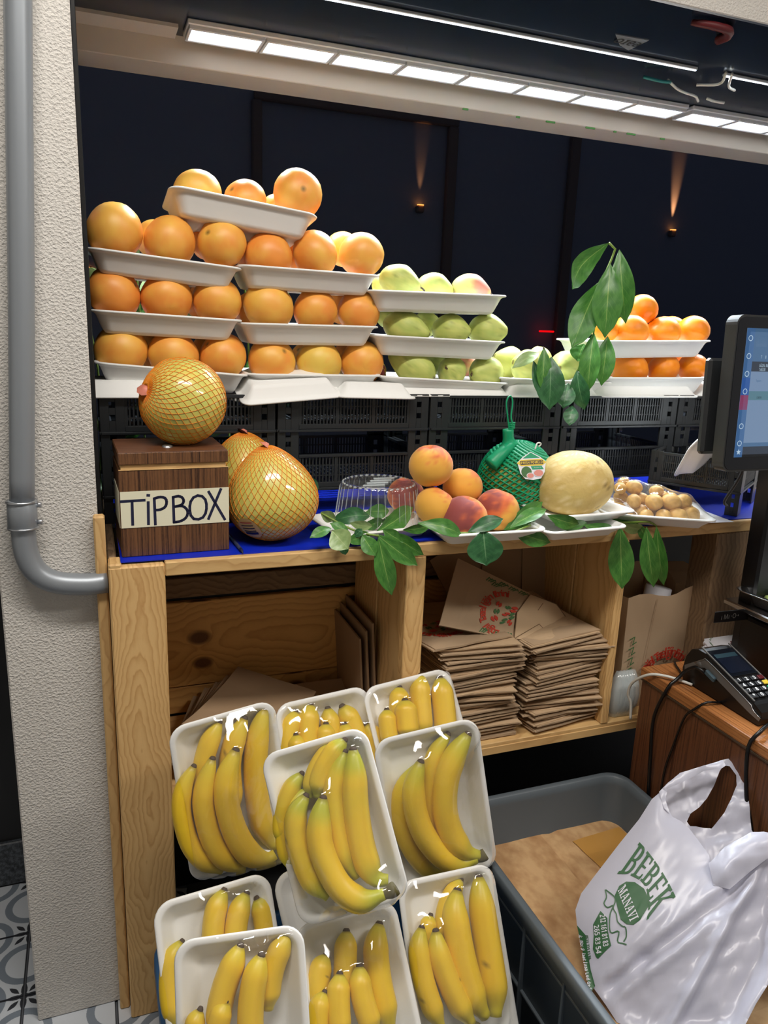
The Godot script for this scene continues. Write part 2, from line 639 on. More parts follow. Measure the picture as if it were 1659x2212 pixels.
# one cement tile: pale ground, four blue-grey arcs, dark leaves along the edges and in the corners
func tile_tex() -> ImageTexture:
	var n := 256
	var im := Image.create(n, n, false, Image.FORMAT_RGB8)
	var pale := rgb(206, 212, 220)
	var blue := rgb(128, 138, 150)
	var dark := rgb(58, 60, 66)
	for x in n:
		for y in n:
			var p := Vector2(x + 0.5, y + 0.5) / n
			var c := pale
			for k in [Vector2(0.5, 0), Vector2(0.5, 1), Vector2(0, 0.5), Vector2(1, 0.5)]:
				var r := p.distance_to(k)
				if r > 0.23 and r < 0.32:
					c = blue
			var q := Vector2(minf(p.x, 1.0 - p.x), minf(p.y, 1.0 - p.y))
			var d := (q.x + q.y) * 0.7071
			var s := absf(q.x - q.y) * 0.7071
			if d > 0.06 and d < 0.22 and s < 0.028 * sin(PI * (d - 0.06) / 0.16):
				c = dark
			for e in [q, Vector2(q.y, q.x)]:
				if e.x < 0.006 + 0.018 * maxf(0.0, sin(PI * clampf(e.y / 0.17, 0.0, 1.0))):
					c = dark
			if q.length() < 0.035:
				c = dark
			im.set_pixel(x, y, c)
	return tex(im)

# ---------- builders of things ----------
# rounded-rectangle ring
func ring(hx: float, hy: float, r: float, z: float) -> Array:
	var out: Array = []
	r = minf(r, minf(hx, hy) - 0.0005)
	for q in 4:
		var cx: float = (hx - r) * (1.0 if q in [0, 3] else -1.0)
		var cy: float = (hy - r) * (1.0 if q < 2 else -1.0)
		for k in 7:
			var a: float = PI * 0.5 * (q + k / 6.0)
			out.append(Vector3(cx + r * cos(a), cy + r * sin(a), z))
	return out

func loft(st: SurfaceTool, rings: Array, cap_first := true, cap_last := true) -> void:
	for i in rings.size() - 1:
		var n: int = rings[i].size()
		var za: Vector3 = (rings[i + 1][0] - rings[i][0])
		for k in n:
			var a: Vector3 = rings[i][k]
			var b: Vector3 = rings[i][(k + 1) % n]
			var c: Vector3 = rings[i + 1][(k + 1) % n]
			var d: Vector3 = rings[i + 1][k]
			var rad := Vector3(a.x + b.x, a.y + b.y, 0.0).normalized()
			var tan_ := (b - a)
			var out := tan_.cross((d - a) if (d - a).length() > 1e-6 else (c - b))
			quad(st, a, b, c, d, out)
	for e in 2:
		if (e == 0 and not cap_first) or (e == 1 and not cap_last):
			continue
		var rg: Array = rings[0] if e == 0 else rings[-1]
		var mid := Vector3.ZERO
		for v in rg:
			mid += v / rg.size()
		for k in rg.size():
			var a: Vector3 = rg[k]
			var b: Vector3 = rg[(k + 1) % rg.size()]
			var out := (b - a).cross(mid - a) * (-1.0 if e == 0 else 1.0)
			tri(st, [a, b, mid], [Vector2.ZERO, Vector2.ZERO, Vector2.ZERO], out)

# foam tray: rim in the plane z = 0, opening towards +z, depth d
func tray_mesh(sx: float, sy: float, d := 0.03) -> ArrayMesh:
	var st := begin()
	var hx := sx * 0.5
	var hy := sy * 0.5
	var rc := minf(hx, hy) * 0.32
	var prof := [[0.062, -d + 0.004], [0.036, -d + 0.0035], [0.031, -d + 0.0055], [0.027, -d + 0.01], [0.014, -0.006], [0.011, -0.001], [0.008, 0.001], [0.002, 0.0008], [0.0, -0.0012], [0.001, -0.0038], [0.008, -0.005], [0.012, -0.009], [0.025, -d + 0.008], [0.03, -d + 0.0015], [0.036, -d]]
	var rings: Array = []
	for p in prof:
		rings.append(ring(hx - p[0], hy - p[0], maxf(rc - p[0] * 0.55, 0.006), p[1]))
	loft(st, rings)
	return done(st)

func crate_proto(label: String) -> Node3D:
	var o := thing("fruit_crate", label, "crate")
	var w := 0.372
	var d := 0.30
	var hh := 0.143
	for sx: int in [-1, 1]:
		for sz: int in [0, 1]:
			var st := begin(false)
			var x := sx * (w * 0.5 - 0.025)
			var z := -0.004 if sz == 0 else -d + 0.004
			for y in [[0.0, 0.022], [0.034, 0.044], [0.056, 0.085], [0.098, 0.112], [0.125, hh]]:
				box(st, Vector3(x, (y[0] + y[1]) * 0.5, z), Vector3(0.012, y[1] - y[0], 0.006), Basis.IDENTITY, 0.0)
			for e: int in [-1, 1]:
				box(st, Vector3(x + e * 0.0155, hh * 0.5, z), Vector3(0.019, hh, 0.007), Basis.IDENTITY, 0.001)
			box(st, Vector3(sx * (w * 0.5 - 0.003), hh * 0.5, z + (-0.025 if sz == 0 else 0.025)), Vector3(0.006, hh, 0.05), Basis.IDENTITY, 0.001)
			obj("corner_post", done(st), M.crate, o)
	var rm := begin(false)
	for z in [-0.004, -d + 0.004]:
		box(rm, Vector3(0, hh - 0.006, z), Vector3(w - 0.1, 0.007, 0.012), Basis.IDENTITY, 0.001)
		box(rm, Vector3(0, 0.059, z + (0.003 if z > -0.1 else -0.003)), Vector3(w - 0.004, 0.006, 0.014), Basis.IDENTITY, 0.001)
		box(rm, Vector3(0, 0.068, z), Vector3(w - 0.1, 0.012, 0.006), Basis.IDENTITY, 0.001)
	for x in [-w * 0.5 + 0.004, w * 0.5 - 0.004]:
		box(rm, Vector3(x, hh - 0.006, -d * 0.5), Vector3(0.01, 0.007, d - 0.1), Basis.IDENTITY, 0.001)
		box(rm, Vector3(x, 0.059, -d * 0.5), Vector3(0.012, 0.006, d), Basis.IDENTITY, 0.001)
	obj("rim", done(rm), M.crate, o)
	var sl := begin(false)
	for z in [-0.004, -d + 0.004]:
		var n := 34
		for k in n:
			box(sl, Vector3(-0.134 + 0.268 * k / (n - 1), 0.104, z), Vector3(0.0034 if k % 11 else 0.008, 0.066, 0.005), Basis.IDENTITY, 0.0)
		for y in [0.09, 0.114]:
			box(sl, Vector3(0, y, z - 0.001), Vector3(0.27, 0.0028, 0.004), Basis.IDENTITY, 0.0)
	for x in [-w * 0.5 + 0.004, w * 0.5 - 0.004]:
		var n := 25
		for k in n:
			box(sl, Vector3(x, 0.104, -0.055 - 0.19 * k / (n - 1)), Vector3(0.005, 0.066, 0.0034), Basis.IDENTITY, 0.0)
		for y in [0.09, 0.114]:
			box(sl, Vector3(x, y, -d * 0.5), Vector3(0.004, 0.0028, 0.2), Basis.IDENTITY, 0.0)
	stuff(obj("slat_grille", done(sl), M.crate, o))
	var fl := begin(false)
	for k in 24:
		box(fl, Vector3(-w * 0.5 + 0.01 + (w - 0.02) * k / 23.0, 0.0585, -d * 0.5), Vector3(0.004, 0.004, d - 0.01), Basis.IDENTITY, 0.0)
	for k in 14:
		box(fl, Vector3(0, 0.057, -0.01 - (d - 0.02) * k / 13.0), Vector3(w - 0.01, 0.004, 0.004), Basis.IDENTITY, 0.0)
	stuff(obj("floor_grid", done(fl), M.crate, o))
	return o

# a citrus body: hue 0 orange .. 1 yellow
func citrus(r: float, hue: float, seed_: int, flat := 0.94, bump := 0.035) -> ArrayMesh:
	var o := Vector3(seed_ * 3.7, seed_ * 1.9, seed_ * 5.1)
	var f := func(d: Vector3) -> Vector3:
		var k := 1.0 + bump * noise.get_noise_3dv(d * 0.9 + o) + 0.006 * noise.get_noise_3dv(d * 5.0 + o)
		var pole := exp(-pow((1.0 - absf(d.y)) / 0.012, 1.0))
		k -= 0.035 * pole
		return d * r * k * Vector3(1, flat, 1)
	var a := lin(238, 150, 66)
	var b := lin(242, 188, 84)
	if hue < -0.3:
		a = lin(242, 134, 14)
		b = lin(246, 152, 26)
		hue = 0.3
	if hue > 0.9:
		b = lin(234, 198, 90)
	var c := func(d: Vector3) -> Color:
		var k := clampf(hue + 0.9 * noise.get_noise_3dv(d * 0.8 + o) + 0.12 * noise.get_noise_3dv(d * 9.0 + o), 0.0, 1.0)
		var col := a.lerp(b, k)
		if d.y > 0.9985:
			col = lin(120, 96, 44)
		if absf(noise.get_noise_3dv(d * 14.0 + o)) > 0.62:
			col = col.lerp(lin(190, 130, 60), 0.4)
		return col
	return ball(f, c, 30, 20)

# pear lying along +x: r is the belly radius, l its length
func pear_mesh(r: float, l: float, hue: float, seed_: int) -> ArrayMesh:
	var o := Vector3(seed_ * 2.7, seed_ * 4.1, seed_ * 1.3)
	var f := func(d: Vector3) -> Vector3:
		var t := d.x
		var neck := 1.0 - 0.30 * smoothstep(0.0, 1.0, t) - 0.05 * smoothstep(0.4, 1.0, t)
		var k := 1.0 + 0.06 * noise.get_noise_3dv(d * 1.1 + o)
		var x := t * l * 0.5
		if t > 0.985:
			x -= (t - 0.985) * l * 0.6
		if t < -0.985:
			x += (-0.985 - t) * -l * 0.9
		return Vector3(x, d.y * r * neck * k, d.z * r * neck * k)
	var g := lin(172, 186, 96)
	var y := lin(206, 208, 116)
	var pk := lin(222, 140, 118)
	var c := func(d: Vector3) -> Color:
		var n := noise.get_noise_3dv(d * 1.6 + o)
		var col := g.lerp(y, clampf(0.4 + n + minf(hue, 0.5), 0.0, 1.0))
		if hue > 0.7:
			col = col.lerp(pk, clampf(0.75 + 1.4 * noise.get_noise_3dv(d * 0.9 + o) + d.x * 0.5, 0.0, 1.0))
		var fr := noise.get_noise_3dv(d * 11.0 + o)
		if fr > 0.48:
			col = col.lerp(lin(120, 118, 60), 0.4)
		if d.x < -0.97 or d.x > 0.988:
			col = lin(104, 84, 50)
		return col
	return ball(f, c, 26, 24)

func peach_mesh(r: float, blush: Vector3, amount: float, seed_: int) -> ArrayMesh:
	var o := Vector3(seed_ * 2.1, seed_ * 1.7, seed_ * 6.3)
	var f := func(d: Vector3) -> Vector3:
		var lon := atan2(d.x, d.z)
		var groove := exp(-pow(lon / 0.13, 2.0)) * (1.0 - absf(d.y) * 0.5)
		var k := 1.0 - 0.045 * groove + 0.03 * noise.get_noise_3dv(d + o)
		k -= 0.22 * exp(-(1.0 - d.y) / 0.02)
		return d * r * k * Vector3(1, 0.95, 1)
	var base := lin(234, 172, 68)
	var red := lin(222, 110, 60)
	var dark := lin(132, 58, 62)
	var c := func(d: Vector3) -> Color:
		var k := clampf(d.dot(blush) * 0.9 + 0.5 * noise.get_noise_3dv(d * 1.5 + o) + 0.35 * noise.get_noise_3dv(d * Vector3(7.0, 1.5, 7.0) + o) + amount - 0.75, 0.0, 1.0)
		var col := base.lerp(red, smoothstep(0.0, 0.6, k))
		return col.lerp(dark, smoothstep(0.5, 1.0, k) * 0.9)
	return ball(f, c, 32, 22)

# one leaf from base to tip, w wide, facing n, arched by bend
func leaf_mesh(b: Vector3, t: Vector3, w: float, n: Vector3, bend: float, seed_: int) -> ArrayMesh:
	var st := begin()
	var ax := t - b
	var l := ax.length()
	var s := ax.cross(n).normalized()
	n = s.cross(ax).normalized()
	var g: Array = []
	for j in 15:
		var u := j / 14.0
		var wd := w * 0.5 * pow(sin(PI * pow(u, 1.12)), 0.85) + 0.0006
		if u > 0.9:
			wd *= 0.75
		var row: Array = []
		for i in 7:
			var v := i / 3.0 - 1.0
			var lift := bend * l * sin(PI * u) + 0.18 * wd * absf(v) * absf(v) + 0.05 * w * noise.get_noise_2d(u * 4.0 + seed_ * 7.0, v * 1.5)
			row.append([b + ax * u + s * v * wd + n * lift, Vector2(v * 0.5 + 0.5, u)])
		g.append(row)
	for th in [0.0, -0.0005]:
		for j in 14:
			for i in 6:
				var q := [g[j][i], g[j][i + 1], g[j + 1][i + 1], g[j + 1][i]]
				var p: Array = []
				for e in q:
					p.append(e[0] + n * th)
				var out := n if th == 0.0 else -n
				tri(st, [p[0], p[1], p[2]], [q[0][1], q[1][1], q[2][1]], out)
				tri(st, [p[0], p[2], p[3]], [q[0][1], q[2][1], q[3][1]], out)
	return done(st)

func leaves(o: Node3D, rows: Array) -> void:
	var k := 0
	for r in rows:
		k += 1
		obj("leaf", leaf_mesh(r[0] - o.position, r[1] - o.position, r[2], r[3], r[4], k), M[r[5]], o)

func stem(o: Node3D, pts: Array, r: float, m := "stem") -> void:
	var st := begin()
	var q: Array = []
	for p in pts:
		q.append(p - o.position)
	tube(st, curve(q, 14), r, 6)
	obj("stem", done(st), M[m], o)

# a banana along pts (tip first), r thick
func banana_mesh(pts: Array, r: float, green: float, seed_: int) -> ArrayMesh:
	var st := begin()
	var n := 26
	var path := curve(pts, n)
	var fr := frames(path)
	var yellow := lin(244, 204, 44)
	var gr := lin(172, 182, 44)
	var ridge := lin(226, 178, 34)
	var brown := lin(84, 58, 30)
	var g: Array = []
	var sides := 15
	for i in n + 1:
		var u := float(i) / n
		var rr := r
		if u < 0.26:
			rr = r * lerpf(0.34, 1.0, pow(sin(u / 0.26 * PI * 0.5), 0.9))
		elif u > 0.78:
			rr = r * lerpf(1.0, 0.42, smoothstep(0.0, 1.0, (u - 0.78) / 0.22))
		var row: Array = []
		for k in sides + 1:
			var a := TAU * (k % sides) / sides
			var m := cos(5.0 * a + seed_)
			var d: Vector3 = fr[i][0] * cos(a) + fr[i][1] * sin(a)
			var p: Vector3 = path[i] + d * rr * (1.0 + 0.035 * m)
			var ends := maxf(smoothstep(0.24, 0.02, u), smoothstep(0.72, 1.0, u))
			var c := yellow.lerp(ridge, maxf(0.0, m) * 0.35 + 0.25 * clampf(0.5 + noise.get_noise_3dv(p * 30.0), 0.0, 1.0))
			c = c.lerp(gr, clampf(ends * (0.35 + green) + green * 0.45 * (0.6 + noise.get_noise_3dv(p * 12.0)), 0.0, 0.85))
			if noise.get_noise_3dv(p * 130.0 + Vector3(seed_, 0, 0)) > 0.62 and u > 0.15:
				c = c.lerp(brown, 0.7)
			if u < 0.03:
				c = c.lerp(brown, 0.6)
			row.append([p, c, d])
		g.append(row)
	var z := Vector2.ZERO
	for i in n:
		for k in sides:
			var q := [g[i][k], g[i][k + 1], g[i + 1][k + 1], g[i + 1][k]]
			tri(st, [q[0][0], q[1][0], q[2][0]], [z, z, z], q[0][2], [q[0][1], q[1][1], q[2][1]])
			tri(st, [q[0][0], q[2][0], q[3][0]], [z, z, z], q[0][2], [q[0][1], q[2][1], q[3][1]])
	for e in [0, n]:
		for k in sides:
			tri(st, [path[e], g[e][k][0], g[e][k + 1][0]], [z, z, z], fr[e][2] * (-1.0 if e == 0 else 1.0), [brown, g[e][k][1], g[e][k + 1][1]])
	return done(st)

# clear film stretched over a tray's rim and over what stands out of it
func film_mesh(sx: float, sy: float, fruit: Array, seed_: int) -> ArrayMesh:
	var nx := 40
	var ny := 58
	var h := PackedFloat32Array()
	var lo := PackedFloat32Array()
	h.resize((nx + 1) * (ny + 1))
	lo.resize(h.size())
	lo.fill(-1.0)
	var px := sx * 0.98 / nx
	var py := sy * 0.98 / ny
	for b in fruit:
		var r: float = b[0] + 0.0018
		for p: Vector3 in curve(b[1], 24):
			var i0 := int((p.x + sx * 0.49) / px)
			var j0 := int((p.y + sy * 0.49) / py)
			var m := int(r / px) + 2
			for i in range(maxi(i0 - m, 0), mini(i0 + m, nx) + 1):
				for j in range(maxi(j0 - m, 0), mini(j0 + m, ny) + 1):
					var d := Vector2(-sx * 0.49 + i * px - p.x, -sy * 0.49 + j * py - p.y).length()
					if d < r:
						var k := i * (ny + 1) + j
						lo[k] = maxf(lo[k], p.z + sqrt(r * r - d * d))
	for it in 140:
		for i in range(1, nx):
			for j in range(1, ny):
				var k := i * (ny + 1) + j
				h[k] = maxf(lo[k], (h[k - 1] + h[k + 1] + h[k - ny - 1] + h[k + ny + 1]) * 0.25)
	var st := begin()
	var rc := minf(sx, sy) * 0.15
	var at := func(i: int, j: int) -> Vector3:
		var x := -sx * 0.49 + i * px
		var y := -sy * 0.49 + j * py
		# round the corners off
		var ex := maxf(absf(x) - (sx * 0.49 - rc), 0.0)
		var ey := maxf(absf(y) - (sy * 0.49 - rc), 0.0)
		var z := h[i * (ny + 1) + j]
		if ex > 0.0 and ey > 0.0:
			var l := Vector2(ex, ey).length()
			if l > rc:
				x = signf(x) * (sx * 0.49 - rc + ex * rc / l)
				y = signf(y) * (sy * 0.49 - rc + ey * rc / l)
		var edge := clampf(minf(minf(i, nx - i), minf(j, ny - j)) / 3.0, 0.0, 1.0)
		return Vector3(x, y, 0.0015 + maxf(z, 0.0) + edge * 0.0007 * noise.get_noise_2d(x * 60.0 + seed_ * 9.0, y * 22.0))
	var zz := Vector2.ZERO
	for i in nx:
		for j in ny:
			var a: Vector3 = at.call(i, j)
			var b: Vector3 = at.call(i + 1, j)
			var c: Vector3 = at.call(i + 1, j + 1)
			var d: Vector3 = at.call(i, j + 1)
			tri(st, [a, b, c], [zz, zz, zz], Vector3(0, 0, 1))
			tri(st, [a, c, d], [zz, zz, zz], Vector3(0, 0, 1))
	return done(st)

# netting over a body of revolution: radius(t), height(t); n strands each way
func net_mesh(body: Callable, n: int, turns: float, w: float) -> ArrayMesh:
	var st := begin()
	var m := 34
	for s: int in [-1, 1]:
		for k in n:
			var pts: Array = []
			for i in m + 1:
				var th := PI * (0.04 + 0.92 * i / m)
				var ph := TAU * (float(k) / n + s * turns * (i / float(m) - 0.5))
				var d := Vector3(sin(th) * cos(ph), cos(th), sin(th) * sin(ph))
				pts.append(body.call(d) * 1.004)
			tube(st, pts, w, 3, false)
	return done(st)

# a flat paper bag with its folded bottom flap, w by l, lying in x-z, gently bent
func bag_mesh(w: float, l: float, bend: float, seed_: int) -> ArrayMesh:
	var st := begin(false)
	var at := func(u: float, v: float, lift: float) -> Vector3:
		var y := bend * (v - 0.5) * (v - 0.5) * 4.0 + 0.004 * noise.get_noise_2d(u * 1.5 + seed_ * 5.0, v * 1.5) + bend * 0.7 * u * v
		return Vector3((u - 0.5) * w, y + lift, -v * l)
	for layer in [[0.0, 0.0014, 1.0, 0.0], [0.0018, 0.0030, 1.0, 0.0], [0.0033, 0.0046, 0.32, 0.03]]:
		var nu := 6
		var nv := 4
		for i in nu:
			for j in nv:
				var a := [float(i) / nu, float(i + 1) / nu]
				var b := [float(j) / nv * layer[2], float(j + 1) / nv * layer[2]]
				var ins: float = layer[3]
				for k in 2:
					a[k] = ins + a[k] * (1.0 - 2.0 * ins)
				for y: float in [layer[0], layer[1]]:
					quad(st, at.call(a[0], b[0], y), at.call(a[1], b[0], y), at.call(a[1], b[1], y), at.call(a[0], b[1], y), Vector3.UP if y == layer[1] else Vector3.DOWN)
				if j == 0:
					quad(st, at.call(a[0], b[0], layer[0]), at.call(a[1], b[0], layer[0]), at.call(a[1], b[0], layer[1]), at.call(a[0], b[0], layer[1]), Vector3(0, 0, 1))
				if i == 0 or i == nu - 1:
					var e: float = a[0] if i == 0 else a[1]
					quad(st, at.call(e, b[0], layer[0]), at.call(e, b[1], layer[0]), at.call(e, b[1], layer[1]), at.call(e, b[0], layer[1]), Vector3(-1 if i == 0 else 1, 0, 0))
	return done(st)

# round print of a paper bag: red lettering on a circle round small fruit and vegetables
func bag_print(parent: Node, at: Callable, out: Vector3, r: float, from: float, to: float, upto := 9) -> void:
	var text := "Doğal Tazeliğin Emini"
	var st := begin(false)
	for i in text.length():
		if text[i] == " ":
			continue
		var a := lerpf(from, to, float(i) / (text.length() - 1))
		var c := Vector2(cos(a), sin(a)) * r
		var right := Vector2(sin(a), -cos(a))
		var up := Vector2(cos(a), sin(a))
		var w := words(text[i], r * 0.42, func(v: Vector2) -> Vector3: return at.call(c + right * v.x + up * v.y), out, false, 700)
		if w.get_surface_count():
			st.append_from(w, 0, Transform3D.IDENTITY)
	obj("red_lettering", done(st), M.red_ink, parent)
	for col in ["red_ink", "green_ink"]:
		var s2 := begin(false)
		for k in upto:
			if (k % 2 == 0) != (col == "red_ink"):
				continue
			var c := Vector2(((k % 3) - 1) * 0.38 + 0.06 * sin(k * 2.1), ((k / 3) - 1) * 0.36) * r
			var e := Vector2(0.17 + 0.04 * sin(k * 1.7), 0.12 + 0.03 * cos(k * 2.3)) * r
			var t := k * 0.9
			for q in 10:
				if q == 3 or q == 8:
					continue
				var p: Array = []
				for z in [-1, q, q + 1]:
					var v := Vector2.ZERO if z < 0 else Vector2(e.x * cos(TAU * z / 10.0), e.y * sin(TAU * z / 10.0)).rotated(t)
					p.append(at.call(c + v))
				tri(s2, p, [Vector2.ZERO, Vector2.ZERO, Vector2.ZERO], out)
		obj("fruit_print", done(s2), M[col], parent)

func _ready() -> void:
	rng.seed = 7
	# camera
	var cam := Camera3D.new()
	cam.name = "camera"
	add_child(cam)
	cam.fov = 67.83
	cam.near = 0.02
	cam.transform = Transform3D(Basis(Vector3(0.9347, 0.0381, 0.3533), Vector3(0.0510, 0.9695, -0.2395), Vector3(-0.3517, 0.2419, 0.9043)).orthonormalized(), Vector3(0, 1.462, 1.4))
	# night sky
	var we := WorldEnvironment.new()
	we.name = "world_environment"
	var env := Environment.new()
	env.background_mode = Environment.BG_COLOR
	env.background_color = Color(0.15, 0.165, 0.205)
	env.tonemap_mode = Environment.TONE_MAPPER_LINEAR
	env.tonemap_exposure = 1.25
	env.sdfgi_enabled = true
	env.ssao_enabled = true
	env.ssil_enabled = true
	we.environment = env
	add_child(we)
	# room lights: ceiling panels behind and above the viewer, and the lamp strip over the fruit
	make_materials()
	for p in [[Vector3(0.15, 2.72, 0.85), 1.5], [Vector3(1.9, 2.72, 1.5), 1.3]]:
		area_light("ceiling_panel_light", p[0], Vector2(1.2, 0.25), Color(1.0, 0.975, 0.94), p[1] * 1.7, Vector3.DOWN)
		var lp := thing("ceiling_light", "white ceiling light panel nearer the pillar" if p[0].x < 1.0 else "white ceiling light panel nearer the desk", "light", p[0] + Vector3(0, 0.02, 0))
		obj("housing", boxm(Vector3(1.26, 0.03, 0.31), 0.004), M.led_housing, lp)
		var em := mat("panel_glow", Color.WHITE, 0.5)
		em.emission_enabled = true
		em.emission = Color(1.0, 0.975, 0.94)
		em.emission_energy_multiplier = 1.0
		obj("diffuser", boxm(Vector3(1.2, 0.004, 0.25), 0.001, Vector3(0, -0.016, 0)), em, lp)
	build_setting()
	build_lamps()
	build_outside()
	build_counter()
	build_crates()
	build_stand_fruit()
	build_counter_goods()
	build_shelf_goods()
	build_desk()
	build_bins()
	build_bananas()
	build_shopping_bag()

func area_light(called: String, at: Vector3, size: Vector2, col: Color, energy: float, towards: Vector3) -> void:
	var l := AreaLight3D.new()
	l.name = numbered(called)
	add_child(l)
	l.area_size = size
	l.light_color = col
	l.light_energy = energy
	l.area_range = 12.0
	l.shadow_enabled = true
	l.area_normalize_energy = true
	l.transform = Transform3D(Basis.looking_at(towards, Vector3(0, 0, 1) if absf(towards.y) > 0.9 else Vector3.UP), at)

# ---------- setting ----------
func build_setting() -> void:
	# textured pillar left of the opening and the lintel over it
	struct("wall_left", span(Vector3(-0.172, 0, -0.72), Vector3(0.0, 2.9, -0.056), 0.003), M.plaster)
	struct("wall_front", span(Vector3(0.0, 2.12, -0.3), Vector3(3.4, 2.9, -0.056), 0.003), M.plaster)
	struct("trim_1", span(Vector3(0.0, 2.12, -0.735), Vector3(3.4, 2.2, -0.3), 0.0), M.soffit)
	struct("trim_2", span(Vector3(0.0, 2.117, -0.3), Vector3(3.4, 2.121, -0.058), 0.0), M.soffit)
	struct("trim_3", span(Vector3(0.0, 2.055, -0.86), Vector3(3.4, 2.2, -0.735), 0.002), M.plaster_plain)
	struct("trim_4", span(Vector3(0.0, 2.112, -0.735), Vector3(0.235, 2.12, -0.655), 0.0), M.plaster_plain)
	struct("trim_5", span(Vector3(0.0, 1.0, -0.7), Vector3(0.008, 2.12, -0.1), 0.001), M.black_metal)
	struct("wall_front_parapet", span(Vector3(0.0, 0, -0.86), Vector3(3.4, 0.98, -0.78), 0.0), M.dark_panel)
	struct("wall_front_right", span(Vector3(2.7, 0, -0.86), Vector3(3.4, 2.12, -0.3), 0.0), M.plaster_plain)
	struct("wall_recess", span(Vector3(-1.7, 0.125, -0.75), Vector3(-0.172, 2.9, -0.52), 0.0), M.dark_panel)
	struct("trim_6", span(Vector3(-1.7, 0, -0.75), Vector3(-0.172, 0.125, -0.508), 0.003), M.granite)
	struct("wall_shop_left", span(Vector3(-1.75, 0, -0.75), Vector3(-1.65, 2.9, 3.6), 0.0), M.room_white)
	struct("wall_shop_right", span(Vector3(3.4, 0, -0.86), Vector3(3.5, 2.9, 3.6), 0.0), M.room_white)
	struct("wall_back", span(Vector3(-1.75, 0, 3.5), Vector3(3.5, 2.9, 3.6), 0.0), M.room_white)
	struct("ceiling", span(Vector3(-1.75, 2.8, -0.75), Vector3(3.5, 2.9, 3.6), 0.0), M.room_white)
	var fl := struct("floor", span(Vector3(-1.75, -0.1, -0.86), Vector3(3.5, -0.004, 3.6), 0.0), M.grout)
	# floor tiles, one by one where the photograph shows the floor
	var tm := tile_mesh()
	for i in range(-3, 2):
		for j in range(-2, 3):
			var t := obj("tile", tm, M.tile, fl)
			t.position = Vector3(-0.205 + 0.189 * (i + 0.5), 0.0, -0.134 - 0.188 * (j + 0.5))
			if t.position.z < -0.5:
				t.free()
	# conduit on the pillar
	var c := thing("conduit_pipe", "grey metal conduit pipe running down the textured pillar and bending into the counter", "pipe")
	var st := begin()
	tube(st, curve([Vector3(-0.067, 2.0, -0.032), Vector3(-0.0735, 1.916, -0.032), Vector3(-0.098, 1.5, -0.032), Vector3(-0.1225, 1.13, -0.032)], 20), 0.0205, 14)
	obj("pipe", done(st), M.galvanised, c)
	var s2 := begin()
	tube(s2, curve([Vector3(-0.1245, 1.09, -0.032), Vector3(-0.122, 1.04, -0.032), Vector3(-0.108, 1.003, -0.032), Vector3(-0.078, 0.981, -0.032), Vector3(-0.03, 0.972, -0.033), Vector3(0.01, 0.972, -0.036)], 24), 0.0205, 14)
	obj("bend", done(s2), M.galvanised, c)
	var s3 := begin()
	tube(s3, [Vector3(-0.1225, 1.135, -0.032), Vector3(-0.1228, 1.132, -0.032), Vector3(-0.1245, 1.088, -0.032), Vector3(-0.1247, 1.085, -0.032)], [0.0225, 0.0245, 0.0245, 0.0225], 16)
	obj("coupling", done(s3), M.galvanised, c)
	for y in [1.134, 1.087]:
		var s4 := begin()
		tube(s4, [Vector3(-0.1235, y - 0.0015, -0.032), Vector3(-0.1235, y + 0.0015, -0.032)], 0.0262, 16)
		obj("band", done(s4), M.zinc, c)
	for y in [1.127, 1.096]:
		var s5 := begin()
		tube(s5, [Vector3(-0.1, y, -0.03), Vector3(-0.092, y, -0.028)], 0.0045, 8)
		obj("screw", done(s5), M.zinc, c)

func tile_mesh() -> ArrayMesh:
	var st := begin(false)
	var h := 0.0925
	var e := 0.0015
	var v := [Vector3(-h, 0, h), Vector3(h, 0, h), Vector3(h, 0, -h), Vector3(-h, 0, -h)]
	var uv := [Vector2(0, 1), Vector2(1, 1), Vector2(1, 0), Vector2(0, 0)]
	tri(st, [v[0], v[1], v[2]], [uv[0], uv[1], uv[2]], Vector3.UP)
	tri(st, [v[0], v[2], v[3]], [uv[0], uv[2], uv[3]], Vector3.UP)
	for k in 4:
		var a: Vector3 = v[k]
		var b: Vector3 = v[(k + 1) % 4]
		var d := Vector3(0, -0.006, 0)
		tri(st, [a, b, b * 1.01 + d], [uv[k], uv[(k + 1) % 4], uv[(k + 1) % 4]], a + b)
		tri(st, [a, b * 1.01 + d, a * 1.01 + d], [uv[k], uv[(k + 1) % 4], uv[k]], a + b)
	return done(st)

